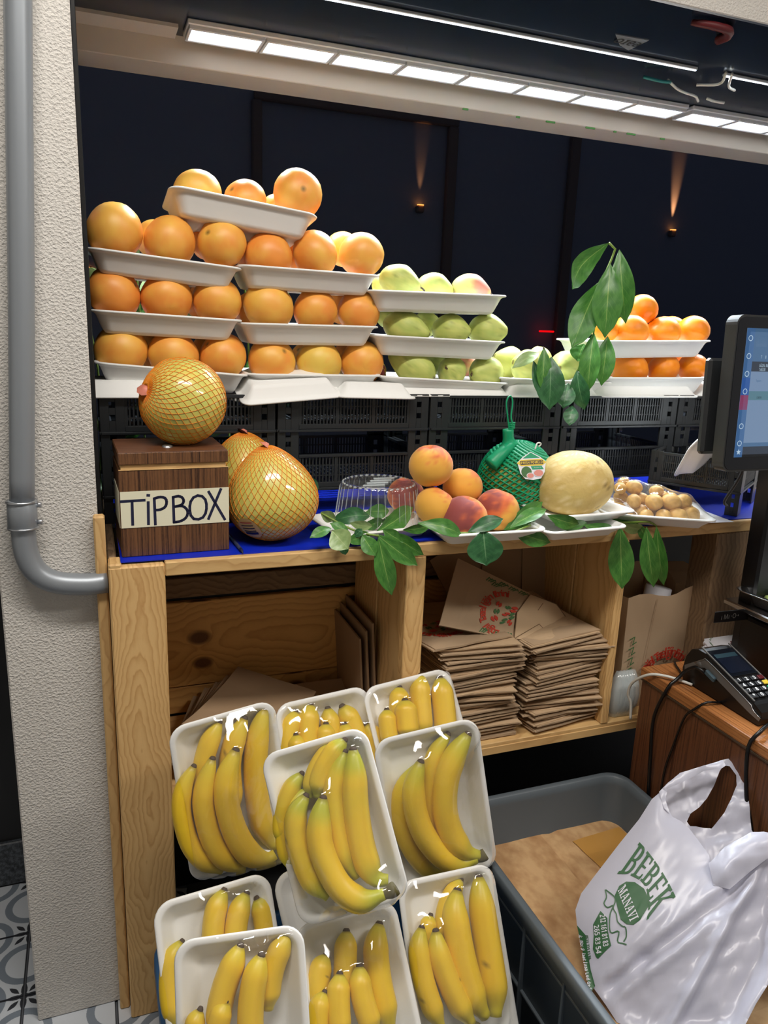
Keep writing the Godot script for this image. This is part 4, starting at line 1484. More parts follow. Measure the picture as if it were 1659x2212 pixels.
	leaves(h, [
		[Vector3(1.205, 1.671, -0.250), Vector3(1.099, 1.556, -0.230), 0.063, Vector3(0.20, -0.01, 0.98), -0.20, "leaf"],
		[Vector3(1.230, 1.656, -0.240), Vector3(1.250, 1.481, -0.210), 0.059, Vector3(-0.68, 0.05, 0.74), 0.08, "leaf"],
		[Vector3(1.200, 1.621, -0.230), Vector3(1.189, 1.444, -0.205), 0.071, Vector3(-0.59, 0.15, 0.79), 0.05, "leaf"],
		[Vector3(1.189, 1.579, -0.250), Vector3(1.106, 1.416, -0.220), 0.071, Vector3(-0.29, 0.31, 0.91), -0.06, "leaf"],
		[Vector3(1.180, 1.457, -0.240), Vector3(1.165, 1.308, -0.220), 0.051, Vector3(-0.71, 0.16, 0.69), 0.05, "leaf"],
		[Vector3(1.230, 1.449, -0.250), Vector3(1.212, 1.326, -0.230), 0.051, Vector3(-0.51, 0.21, 0.83), 0.06, "leaf"],
		[Vector3(1.141, 1.363, -0.240), Vector3(1.162, 1.266, -0.220), 0.049, Vector3(-0.76, -0.03, 0.65), 0.10, "dark_leaf"],
		[Vector3(1.126, 1.330, -0.250), Vector3(1.104, 1.269, -0.230), 0.048, Vector3(-0.48, 0.42, 0.77), 0.05, "dark_leaf"],
		[Vector3(1.137, 1.275, -0.240), Vector3(1.121, 1.227, -0.220), 0.037, Vector3(-0.49, 0.47, 0.73), 0.05, "dark_leaf"],
		[Vector3(1.197, 1.427, -0.300), Vector3(1.182, 1.382, -0.300), 0.052, Vector3(-0.77, 0.26, 0.59), 0.10, "leaf"],
	])
	stem(h, [Vector3(1.205, 1.671, -0.250), Vector3(1.225, 1.658, -0.250), Vector3(1.214, 1.626, -0.250), Vector3(1.206, 1.606, -0.250), Vector3(1.184, 1.557, -0.250), Vector3(1.191, 1.496, -0.260), Vector3(1.193, 1.444, -0.260), Vector3(1.156, 1.378, -0.250), Vector3(1.149, 1.357, -0.250)], 0.0028)
	var h2 := thing("leafy_branch", "short sprig of dark leaves hanging over the round green fruit and crate", "branch", Vector3(1.0, 1.25, -0.25))
	leaves(h2, [
		[Vector3(1.046, 1.417, -0.250), Vector3(1.037, 1.313, -0.230), 0.039, Vector3(-0.12, 0.20, 0.97), 0.05, "leaf"],
		[Vector3(1.063, 1.395, -0.240), Vector3(1.055, 1.267, -0.215), 0.069, Vector3(-0.54, 0.19, 0.82), 0.06, "dark_leaf"],
		[Vector3(1.034, 1.402, -0.250), Vector3(0.950, 1.366, -0.230), 0.030, Vector3(-0.09, 0.63, 0.77), 0.12, "pale_leaf"],
		[Vector3(1.019, 1.384, -0.250), Vector3(1.037, 1.298, -0.230), 0.029, Vector3(-0.22, 0.18, 0.96), 0.05, "dark_leaf"],
	])
	stem(h2, [Vector3(1.044, 1.417, -0.250), Vector3(1.055, 1.400, -0.250), Vector3(1.068, 1.385, -0.255), Vector3(1.075, 1.374, -0.255)], 0.0022, "dark_stem")

# ---------- things on the counter ----------
func build_counter_goods() -> void:
	var top := 1.0158
	# tip box
	var tb := thing("tip_box", "dark wood-grain tip box with a handwritten paper sign, under the round pomelo", "box", Vector3(0.139, top, -0.043), Basis(Vector3.UP, 0.03))
	var w := 0.2
	var dp := 0.165
	obj("body", boxm(Vector3(w, 0.166, dp), 0.0015, Vector3(0, 0.083, -dp * 0.5), 1), M.walnut, tb)
	obj("groove", boxm(Vector3(w - 0.008, 0.012, dp - 0.008), 0.001, Vector3(0, 0.171, -dp * 0.5), 0), M.pine_board, tb)
	obj("lid", boxm(Vector3(w, 0.022, dp), 0.0012, Vector3(0, 0.1865, -dp * 0.5), 1), M.walnut, tb)
	obj("lid_panel", boxm(Vector3(w - 0.002, 0.0015, dp - 0.002), 0.0005, Vector3(0, 0.198, -dp * 0.5), 0), M.desk_side, tb)
	obj("edge_band", boxm(Vector3(w, 0.0016, 0.002), 0.0003, Vector3(0, 0.166, 0.0), 0), M.pine_board, tb)
	var lk := begin()
	lathe(lk, [Vector2(0.0, 0.004), Vector2(0.007, 0.004), Vector2(0.0095, 0.0025), Vector2(0.0105, 0.0)], 16, Vector3(-0.006, 0.1985, -0.052))
	obj("lock", done(lk), M.zinc, tb)
	obj("paper_sign", boxm(Vector3(0.199, 0.069, 0.0008), 0.0, Vector3(0.0005, 0.0915, 0.0008)), M.sign_paper, tb)
	var ink := begin(false)
	var S := func(x: float, y: float) -> Vector3: return Vector3(-0.0995 + 0.199 * (x - 350.0) / 1025.0, 0.1265 - 0.0695 * (y - 1035.0) / 340.0, 0.0013)
	var strokes := [[[355, 1125], [575, 1122]], [[458, 1125], [455, 1348]], [[605, 1140], [600, 1352]], [[598, 1078], [618, 1080]], [[662, 1110], [664, 1358]], [[660, 1112], [715, 1100], [762, 1112], [776, 1150], [760, 1195], [715, 1218], [672, 1220]], [[838, 1105], [840, 1350]], [[836, 1108], [890, 1100], [928, 1120], [936, 1155], [912, 1185], [850, 1198]], [[850, 1198], [920, 1195], [965, 1230], [972, 1275], [945, 1318], [890, 1342], [838, 1346]], [[1075, 1102], [1025, 1125], [997, 1180], [995, 1260], [1015, 1315], [1060, 1332], [1112, 1322], [1148, 1270], [1156, 1195], [1140, 1135], [1100, 1104], [1070, 1103]], [[1178, 1070], [1335, 1350]], [[1300, 1050], [1172, 1336]]]
	for s in strokes:
		var pts: Array = []
		for q in s:
			pts.append(S.call(q[0], q[1]))
		ribbon(ink, curve(pts, 14) if pts.size() > 2 else pts, 0.0052, Vector3(0, 0, 1), 0.0)
	obj("handwriting", done(ink), M.navy_ink, tb)
	obj("side_paper", boxm(Vector3(0.0008, 0.07, 0.12), 0.0, Vector3(-0.1006, 0.09, -0.07)), M.sign_paper, tb)
	# pomelos
	var rd := func(d: Vector3) -> Vector3: return d * Vector3(0.0845, 0.081, 0.0845) * (1.0 + 0.03 * noise.get_noise_3dv(d + Vector3(4, 1, 2)))
	pomelo("pomelo", "round netted green-yellow pomelo lying on top of the tip box", Vector3(0.167, 1.2965, -0.135), Basis.from_euler(Vector3(0.2, 0.3, 1.25)), rd, 36, 0.32)
	var pr := func(d: Vector3) -> Vector3:
		var up := maxf(d.y, 0.0)
		return Vector3(d.x, 0.0, d.z) * 0.094 * (1.0 - 0.27 * up * up - 0.07 * up) + Vector3(0, d.y * (0.114 if d.y > 0.0 else 0.082), 0)
	pomelo("pomelo", "large pear-shaped netted pomelo with an oval label, right of the tip box", Vector3(0.338, top + 0.083, -0.103), Basis.from_euler(Vector3(-0.05, 0.4, 0.13)), pr, 38, 0.4, true)
	pomelo("pomelo", "netted yellow pomelo half hidden behind the large pear-shaped one", Vector3(0.318, top + 0.084, -0.285), Basis.from_euler(Vector3(0.0, 0.9, 0.1)), pr, 34, 0.4)
	# ball pen
	var pen := thing("ball_pen", "clear ballpoint pen lying on the blue sheet beside the tip box", "pen", Vector3(0.256, top + 0.004, -0.075), Basis(Vector3.UP, 0.05))
	var s0 := begin()
	tube(s0, [Vector3(0, 0, -0.06), Vector3(0, 0, 0.045)], 0.0038, 6)
	obj("barrel", done(s0), M.clear_dark, pen)
	var s1 := begin()
	tube(s1, [Vector3(0, 0, 0.045), Vector3(0, 0, 0.055), Vector3(0, -0.002, 0.066)], [0.0038, 0.003, 0.0006], 8)
	obj("tip", done(s1), M.navy_ink, pen)
	# foam trays along the counter
	tray(Vector3(0.56, top + 0.028, -0.1), lying(0.0, 0.12), 0.245, 0.18, "white foam tray under the clear plastic tub and leaves", "foam trays on the counter", 0.028)
	tray(Vector3(0.78, top + 0.029, -0.025), lying(0.0, -0.02), 0.25, 0.17, "white foam tray under the peaches", "foam trays on the counter", 0.029)
	tray(Vector3(0.995, top + 0.026, -0.005), lying(0.0, 0.05), 0.22, 0.16, "lower white foam tray of the two under the melon", "foam trays on the counter", 0.027)
	tray(Vector3(1.035, top + 0.05, -0.04), lying(0.0, 0.05), 0.235, 0.16, "upper white foam tray of the two under the melon", "foam trays on the counter", 0.024)
	# clear tub, upside down
	var tub := thing("plastic_tub", "clear fluted plastic tub standing upside down over leaves on a foam tray", "tub", Vector3(0.578, top + 0.006, -0.125))
	var a := begin()
	lathe(a, [Vector2(0.099, 0.006), Vector2(0.097, 0.008), Vector2(0.0945, 0.012), Vector2(0.084, 0.092), Vector2(0.0805, 0.1), Vector2(0.076, 0.1035), Vector2(0.071, 0.1)], 144, Vector3.ZERO, 0.012, 36)
	lathe(a, [Vector2(0.071, 0.1), Vector2(0.06, 0.0995), Vector2(0.03, 0.1), Vector2(0.0, 0.1)], 48)
	obj("shell", done(a), M.clear_plastic, tub)
	for k in 4:
		obj("ridge", boxm(Vector3(0.05, 0.0035, 0.005), 0.001, Vector3(-0.024 + 0.016 * k, 0.102, 0.035 - 0.022 * k)), M.clear_frost, tub)
	var fl := begin()
	for k in 36:
		var a1 := TAU * k / 36.0
		tube(fl, [Vector3(0.0955 * cos(a1), 0.012, 0.0955 * sin(a1)), Vector3(0.085 * cos(a1), 0.092, 0.085 * sin(a1))], 0.0007, 4, false)
	obj("flute", done(fl), M.clear_frost, tub)
	var bead := begin()
	for k in 36:
		var a0 := TAU * k / 36.0
		var pc := Vector3(0.0785 * cos(a0), 0.1, 0.0785 * sin(a0))
		tube(bead, [pc - Vector3(-sin(a0), 0, cos(a0)) * 0.004, pc, pc + Vector3(-sin(a0), 0, cos(a0)) * 0.004], [0.0012, 0.0026, 0.0012], 6)
	obj("beaded_edge", done(bead), M.clear_frost, tub)
	var rim := begin()
	lathe(rim, [Vector2(0.096, 0.0), Vector2(0.106, 0.001), Vector2(0.106, 0.004), Vector2(0.099, 0.006)], 48)
	obj("rim", done(rim), M.clear_plastic, tub)
	# peaches
	for p in [[Vector3(0.684, 1.162, -0.088), 0.0485, Vector3(0.3, 0.9, 0.2), 0.45, "peach on top of the peach pile", Vector3(0.1, -0.35, 0.1)], [Vector3(0.686, 1.078, -0.062), 0.0435, Vector3(0.5, 0.8, -0.2), 0.4, "yellow peach at the front left of the pile", Vector3(0.5, 1.0, -0.2)], [Vector3(0.742, 1.0555, -0.028), 0.0525, Vector3(-0.75, 0.45, 0.5), 1.05, "dark red cheeked peach at the front of the pile", Vector3(0.15, 0.2, -0.15)], [Vector3(0.832, 1.067, -0.045), 0.0488, Vector3(-0.75, 0.6, 0.25), 0.8, "orange-red peach at the right of the pile", Vector3(0.3, 2.2, 0.2)], [Vector3(0.778, 1.106, -0.115), 0.0455, Vector3(0.5, 0.7, 0.0), 0.4, "yellow peach at the back of the pile, under the top one's right", Vector3(0.2, 1.6, -0.3)], [Vector3(0.652, 1.085, -0.145), 0.042, Vector3(-0.2, 0.3, 0.9), 1.0, "red peach at the back left, seen behind the clear tub", Vector3(0.2, 2.6, 0.1)]]:
		var o := obj("peach", peach_mesh(p[1], Basis.from_euler(p[5]).inverse() * p[2].normalized(), p[3], int(p[0].x * 1000.0) % 37), M.peach)
		o.transform = Transform3D(Basis.from_euler(p[5]), p[0])
		tag(o, p[4], "peach", "peaches on the counter")
	# green netted pomelo
	var gr := func(d: Vector3) -> Vector3: return d * Vector3(0.089, 0.092, 0.089)
	var gp := thing("netted_pomelo", "pomelo in a green net bag with a paper tag and hanging loop", "pomelo", Vector3(0.938, top + 0.0935, -0.155))
	obj("flesh", ball(func(d: Vector3) -> Vector3: return gr.call(d) * 0.985, func(d: Vector3) -> Color: return lin(120, 140, 60).lerp(lin(170, 160, 80), clampf(0.5 + noise.get_noise_3dv(d * 2.0), 0.0, 1.0)), 32, 22), M.pomelo, gp)
	var mesh := begin()
	var tilt := Basis.from_euler(Vector3(0.25, 0.0, -0.35))
	for k in 46:
		var pts: Array = []
		for i in 25:
			var th := PI * (0.03 + 0.94 * i / 24.0)
			var ph := TAU * k / 46.0 + 0.5 * th
			pts.append(tilt * gr.call(Vector3(sin(th) * cos(ph), cos(th), sin(th) * sin(ph))) * 1.004)
		tube(mesh, pts, 0.0022, 4, false)
	for j in 26:
		var th := PI * (0.42 + 0.55 * (j - 12.0) / 13.0)
		if j < 12:
			th = PI * (0.03 + 0.032 * j)
		var pts: Array = []
		for i in 41:
			var ph := TAU * i / 40.0
			pts.append(tilt * gr.call(Vector3(sin(th) * cos(ph), cos(th), sin(th) * sin(ph))) * 1.005)
		tube(mesh, pts, 0.0021 if j > 11 else 0.0042, 4, false)
	stuff(obj("net", done(mesh), M.green_net, gp))
	var neck := begin()
	tube(neck, curve([Vector3(-0.03, 0.085, 0.01), Vector3(-0.034, 0.105, 0.01), Vector3(-0.036, 0.122, 0.01)], 8), [0.022, 0.018, 0.015, 0.0135, 0.013, 0.013, 0.013, 0.013, 0.0125], 12)
	obj("net_neck", done(neck), M.green_net, gp)
	var fold := begin()
	tube(fold, curve([Vector3(-0.03, 0.085, 0.02), Vector3(-0.06, 0.072, 0.035), Vector3(-0.092, 0.045, 0.04)], 10), [0.012, 0.013, 0.0135, 0.014, 0.0145, 0.015, 0.016, 0.0165, 0.017, 0.0175, 0.018], 10)
	obj("net_end", done(fold), M.green_net, gp)
	var loop := begin()
	tube(loop, curve([Vector3(-0.034, 0.12, 0.012), Vector3(-0.042, 0.15, 0.014), Vector3(-0.048, 0.185, 0.014), Vector3(-0.04, 0.2, 0.014), Vector3(-0.032, 0.185, 0.014), Vector3(-0.034, 0.15, 0.016), Vector3(-0.026, 0.128, 0.018)], 30), 0.0019, 6)
	for k in 4:
		tube(loop, [Vector3(-0.036, 0.124 + 0.004 * k, 0.012), Vector3(-0.024, 0.126 + 0.004 * k, 0.02)], 0.0022, 6)
	obj("hanging_loop", done(loop), M.green_net, gp)
	var tg := Transform3D(Basis.from_euler(Vector3(-0.45, -0.32, 0.08)), Vector3(-0.012, 0.052, 0.086))
	var t0 := begin(false)
	slab(t0, PackedVector2Array([Vector2(-0.028, -0.02), Vector2(-0.018, -0.033), Vector2(0.0, -0.036), Vector2(0.018, -0.033), Vector2(0.028, -0.018), Vector2(0.033, 0.006), Vector2(0.02, 0.018), Vector2(0.0, 0.03), Vector2(-0.02, 0.018), Vector2(-0.033, 0.006)]), 0.0, 0.0008, tg)
	var tag_part := obj("paper_tag", done(t0), M.paper, gp)
	for q in [[[Vector2(-0.034, 0.004), Vector2(-0.024, 0.012), Vector2(0.024, 0.012), Vector2(0.034, 0.004), Vector2(0.024, -0.003), Vector2(-0.024, -0.003)], "yellow", 0.0014], [[Vector2(-0.026, 0.0), Vector2(-0.026, 0.009), Vector2(0.026, 0.009), Vector2(0.026, 0.0)], "navy_ink", 0.0017], [[Vector2(-0.02, 0.015), Vector2(0.0, 0.028), Vector2(0.02, 0.015)], "green_net", 0.0013], [[Vector2(-0.003, -0.004), Vector2(0.022, -0.004), Vector2(0.026, -0.012), Vector2(0.0, -0.012)], "green_net", 0.0013]]:
		var sq := begin(false)
		slab(sq, PackedVector2Array(q[0]), 0.0008, q[2], tg)
		obj("tag_print", done(sq), M[q[1]], tag_part)
	for q in [[-0.014, -0.017, 0.012, 0.013, "green_ink", 0.0014], [-0.006, -0.026, 0.009, 0.007, "white_ink", 0.0018], [-0.006, -0.026, 0.0075, 0.0055, "pink", 0.002], [0.013, -0.021, 0.012, 0.009, "white_ink", 0.0022], [0.013, -0.021, 0.0105, 0.0075, "pink", 0.0024]]:
		var poly := PackedVector2Array()
		for i in 16:
			poly.append(Vector2(q[0] + q[2] * cos(TAU * i / 16.0), q[1] + q[3] * sin(TAU * i / 16.0)))
		var sq := begin(false)
		slab(sq, poly, 0.0008, q[5], tg)
		obj("tag_print", done(sq), M[q[4]], tag_part)
	obj("tag_words", words("FRESH POMELO", 0.0085, func(v: Vector2) -> Vector3: return tg * Vector3(v.x * 0.8, v.y + 0.0045, 0.002), tg.basis.z, false, 700), M.yellow, tag_part)
	obj("tag_words", words("Product of", 0.0035, func(v: Vector2) -> Vector3: return tg * Vector3(v.x + 0.012, v.y - 0.008, 0.002), tg.basis.z), M.white_ink, tag_part)
	var tie := begin()
	tube(tie, curve([Vector3(0.0, 0.085, 0.075), Vector3(0.008, 0.098, 0.07), Vector3(0.02, 0.096, 0.068), Vector3(0.012, 0.09, 0.07)], 10), 0.0018, 6)
	obj("tag_tie", done(tie), M.white_plastic, gp)
	# melon
	var ml := obj("melon", ball(func(d: Vector3) -> Vector3: return d * Vector3(0.095, 0.0775, 0.082) * (1.0 + 0.02 * noise.get_noise_3dv(d * 1.2) - 0.03 * exp(-(1.0 + d.x) / 0.004)), melon_color, 44, 30), M.melon)
	ml.transform = Transform3D(Basis.from_euler(Vector3(0, -0.25, 0.06)), Vector3(1.042, top + 0.097, -0.07))
	tag(ml, "pale yellow netted melon lying on two stacked foam trays", "melon")
	# wrapped tray of small tan fruit
	var lb := lying(-0.02, -0.42)
	var lt := thing("foam_tray", "film-wrapped white foam tray of small tan fruit, right of the melon", "tray", Vector3(1.262, top + 0.03, -0.055), lb, "foam trays on the counter")
	obj("tray", tray_mesh(0.27, 0.19, 0.028), M.foam, lt)
	var balls: Array = []
	for q in [[0.08, -0.03, 0, 1.15], [0.045, -0.05, 0, 1.1], [0.01, -0.055, 0, 1.0], [-0.03, -0.055, 0, 0.9], [0.085, 0.015, 0, 1.1], [0.05, 0.0, 0, 1.0], [0.01, -0.012, 0, 1.0], [-0.035, -0.02, 0, 1.0], [-0.075, -0.045, 0, 0.8], [-0.08, 0.0, 0, 0.9], [0.06, 0.045, 0, 1.0], [0.02, 0.035, 0, 0.9], [-0.03, 0.03, 0, 0.9], [-0.08, 0.045, 0, 0.8], [0.03, -0.03, 1, 1.15], [0.065, -0.012, 1, 1.1], [-0.01, -0.035, 1, 1.1], [-0.055, -0.025, 1, 0.95], [0.02, 0.012, 1, 1.1], [-0.03, 0.008, 1, 0.9], [-0.075, 0.02, 1, 0.85], [0.0, -0.008, 2, 0.8], [-0.05, 0.008, 2, 0.95], [-0.085, 0.0, 2, 0.8], [0.05, 0.03, 1, 0.95], [-0.07, 0.03, 2.4, 0.7]]:
		var r: float = 0.0182 * q[3]
		var c := Vector3(q[0] + 0.003, q[1], -0.024 + r + q[2] * 0.027)
		balls.append([r, [c, c + Vector3(0.004, 0, 0), c + Vector3(0.008, 0, 0)]])
		var o := obj("longan", ball(func(d: Vector3) -> Vector3: return d * r * Vector3(1.22, 1.0, 1.0) * (1.0 + 0.05 * noise.get_noise_3dv(d * 2.0 + c * 40.0)), func(d: Vector3) -> Color: return lin(226, 180, 98).lerp(lin(192, 146, 76), clampf(0.4 + noise.get_noise_3dv(d * 2.4 + c * 30.0), 0.0, 1.0)), 16, 11), M.pear)
		o.transform = Transform3D(lb, lt.position) * Transform3D(Basis(Vector3(0, 0, 1), q[0] * 17.0 + q[1] * 31.0), c + Vector3(0.004, 0, 0))
		tag(o, "small oval tan fruit in the film-wrapped tray right of the melon", "fruit", "tan fruit in the wrapped tray")
	obj("film", film_mesh(0.27, 0.19, balls, 3), M.film, lt)
	# sheet of paper
	var pp := begin(false)
	slab(pp, PackedVector2Array([Vector2(1.30, -0.02), Vector2(1.37, 0.006), Vector2(1.466, 0.012), Vector2(1.478, -0.12), Vector2(1.36, -0.13)]), 0.0, 0.0006, Transform3D(Basis(Vector3(1, 0, 0), Vector3(0, 0, 1), Vector3(0, -1, 0)), Vector3(0, top + 0.0015, 0)))
	tag(obj("paper_sheet", done(pp), M.paper), "white paper sheet lying on the blue sheet right of the wrapped tray", "paper")
	# leaves laid along the counter's front
	var l1 := thing("leafy_branch", "spray of green leaves on the counter under the clear tub, one leaf hanging down", "branch", Vector3(0.6, top, -0.03))
	leaves(l1, [
		[Vector3(0.530, 1.038, 0.012), Vector3(0.556, 0.919, 0.033), 0.042, Vector3(-0.43, 0.06, 0.90), 0.06, "leaf"],
		[Vector3(0.530, 1.041, 0.000), Vector3(0.610, 0.979, 0.034), 0.037, Vector3(-0.30, 0.13, 0.94), 0.08, "leaf"],
		[Vector3(0.566, 1.038, -0.020), Vector3(0.626, 0.998, 0.026), 0.035, Vector3(-0.56, 0.09, 0.82), 0.06, "leaf"],
		[Vector3(0.498, 1.042, 0.000), Vector3(0.521, 1.003, 0.023), 0.034, Vector3(-0.20, 0.41, 0.89), 0.06, "leaf"],
		[Vector3(0.435, 1.055, 0.000), Vector3(0.459, 1.025, 0.034), 0.048, Vector3(-0.46, 0.48, 0.74), 0.06, "pale_leaf"],
		[Vector3(0.436, 1.057, -0.010), Vector3(0.386, 1.047, 0.013), 0.022, Vector3(0.16, 0.73, 0.67), 0.10, "leaf"],
		[Vector3(0.540, 1.061, -0.070), Vector3(0.453, 1.055, -0.070), 0.035, Vector3(-0.03, 0.45, 0.89), 0.35, "dark_leaf"],
		[Vector3(0.591, 1.066, -0.090), Vector3(0.537, 1.065, -0.090), 0.031, Vector3(-0.01, 0.26, 0.96), 0.30, "leaf"],
		[Vector3(0.532, 1.042, -0.010), Vector3(0.637, 1.077, -0.067), 0.045, Vector3(0.42, 0.19, 0.89), 0.05, "leaf"],
		[Vector3(0.592, 1.044, -0.010), Vector3(0.652, 1.055, 0.001), 0.023, Vector3(-0.14, -0.21, 0.97), 0.10, "leaf"],
		[Vector3(0.482, 1.039, 0.000), Vector3(0.498, 1.055, 0.000), 0.016, Vector3(-0.18, 0.18, 0.97), 0.10, "dark_leaf"],
		[Vector3(0.479, 1.039, -0.020), Vector3(0.440, 1.062, -0.031), 0.023, Vector3(0.11, 0.59, 0.80), 0.08, "leaf"],
		[Vector3(0.482, 1.060, -0.030), Vector3(0.528, 1.054, -0.019), 0.022, Vector3(-0.26, -0.18, 0.95), 0.08, "pale_leaf"],
		[Vector3(0.428, 1.078, -0.060), Vector3(0.458, 1.065, -0.049), 0.026, Vector3(-0.41, -0.16, 0.90), 0.06, "pale_leaf"],
		[Vector3(0.459, 1.023, 0.000), Vector3(0.459, 1.008, 0.017), 0.017, Vector3(-0.35, 0.71, 0.61), 0.05, "dark_leaf"],
		[Vector3(0.556, 1.054, -0.050), Vector3(0.626, 1.060, -0.061), 0.036, Vector3(0.17, -0.18, 0.97), 0.06, "leaf"],
		[Vector3(0.508, 1.048, -0.040), Vector3(0.564, 1.057, -0.051), 0.027, Vector3(0.23, -0.22, 0.95), 0.06, "leaf"],
		[Vector3(0.523, 1.041, -0.010), Vector3(0.466, 1.030, 0.001), 0.026, Vector3(0.15, 0.23, 0.96), 0.08, "leaf"],
		[Vector3(0.548, 1.047, -0.010), Vector3(0.580, 1.028, 0.024), 0.028, Vector3(-0.64, 0.24, 0.73), 0.10, "leaf"],
		[Vector3(0.424, 1.127, -0.200), Vector3(0.462, 1.089, -0.200), 0.030, Vector3(-0.03, -0.03, 1.00), 0.08, "dark_leaf"],
	])
	stem(l1, [Vector3(0.430, 1.076, -0.060), Vector3(0.456, 1.062, -0.040), Vector3(0.486, 1.048, -0.020), Vector3(0.510, 1.042, -0.005), Vector3(0.532, 1.040, 0.008)], 0.0022)
	var l2 := thing("leafy_branch", "green leaves tucked between the peaches and their foam tray", "branch", Vector3(0.8, top, 0.03))
	leaves(l2, [
		[Vector3(0.712, 1.048, 0.050), Vector3(0.793, 1.072, 0.050), 0.032, Vector3(-0.18, 0.60, 0.78), 0.10, "dark_leaf"],
		[Vector3(0.742, 1.054, 0.060), Vector3(0.747, 0.981, 0.077), 0.073, Vector3(-0.46, 0.17, 0.87), 0.06, "dark_leaf"],
		[Vector3(0.830, 1.038, 0.030), Vector3(0.913, 1.013, 0.053), 0.036, Vector3(-0.28, -0.08, 0.96), 0.06, "leaf"],
		[Vector3(0.826, 1.032, 0.000), Vector3(0.940, 1.082, -0.034), 0.042, Vector3(0.16, 0.28, 0.95), 0.08, "leaf"],
		[Vector3(0.829, 1.042, 0.020), Vector3(0.932, 1.073, -0.003), 0.032, Vector3(-0.11, 0.80, 0.59), 0.08, "leaf"],
		[Vector3(0.603, 1.071, 0.040), Vector3(0.699, 1.042, 0.051), 0.034, Vector3(0.04, 0.48, 0.88), 0.20, "leaf"],
	])
	stem(l2, [Vector3(0.7, 1.045, 0.04), Vector3(0.8, 1.04, 0.05), Vector3(0.88, 1.045, 0.02)], 0.002)
	var l3 := thing("leafy_branch", "green leaves lying over the front rim of the melon's foam tray", "branch", Vector3(1.0, top, 0.06))
	leaves(l3, [
		[Vector3(0.894, 1.077, 0.060), Vector3(0.966, 1.057, 0.075), 0.032, Vector3(-0.25, -0.20, 0.95), 0.12, "leaf"],
		[Vector3(0.908, 1.057, 0.070), Vector3(0.997, 1.054, 0.060), 0.026, Vector3(0.10, -0.23, 0.97), 0.06, "leaf"],
		[Vector3(1.010, 1.041, 0.030), Vector3(1.092, 1.028, 0.030), 0.027, Vector3(-0.04, -0.24, 0.97), 0.08, "leaf"],
	])
	var l4 := thing("leafy_branch", "twig with three long green leaves hanging over the counter's front edge", "branch", Vector3(1.15, top, 0.01))
	leaves(l4, [
		[Vector3(1.125, 1.025, 0.012), Vector3(1.137, 0.878, 0.030), 0.057, Vector3(-0.61, 0.05, 0.79), 0.05, "leaf"],
		[Vector3(1.192, 1.023, 0.022), Vector3(1.229, 0.874, 0.030), 0.044, Vector3(-0.71, -0.14, 0.69), 0.05, "leaf"],
		[Vector3(1.221, 1.022, 0.022), Vector3(1.258, 0.876, 0.030), 0.036, Vector3(-0.77, -0.16, 0.61), 0.04, "leaf"],
		[Vector3(1.175, 1.029, 0.012), Vector3(1.213, 0.984, 0.015), 0.024, Vector3(-0.55, -0.41, 0.73), 0.05, "leaf"],
		[Vector3(1.230, 1.023, -0.030), Vector3(1.109, 1.029, -0.020), 0.038, Vector3(0.09, 0.83, 0.56), 0.06, "leaf"],
		[Vector3(1.127, 1.031, 0.012), Vector3(1.195, 1.013, 0.010), 0.032, Vector3(-0.10, -0.48, 0.87), 0.05, "pale_leaf"],
		[Vector3(1.053, 1.030, 0.012), Vector3(1.109, 1.015, 0.010), 0.020, Vector3(-0.03, -0.24, 0.97), 0.10, "pale_leaf"],
	])
	stem(l4, [Vector3(1.075, 1.026, -0.010), Vector3(1.131, 1.031, 0.000), Vector3(1.181, 1.032, 0.008), Vector3(1.208, 1.031, 0.012), Vector3(1.228, 1.021, 0.014)], 0.0024)

func melon_color(d: Vector3) -> Color:
	var n := noise.get_noise_3dv(d * 2.2)
	var c := lin(204, 174, 100).lerp(lin(216, 190, 124), clampf(0.5 + n, 0.0, 1.0))
	var net := absf(noise.get_noise_3dv(d * 9.0 + Vector3(3, 9, 1)))
	if net < 0.05:
		c = c.lerp(lin(230, 208, 154), 0.8)
	if net < 0.022 and d.x > 0.35 and d.z > -0.2:
		c = lin(150, 124, 74)
	if d.x < -0.988:
		c = lin(130, 104, 62)
	return c

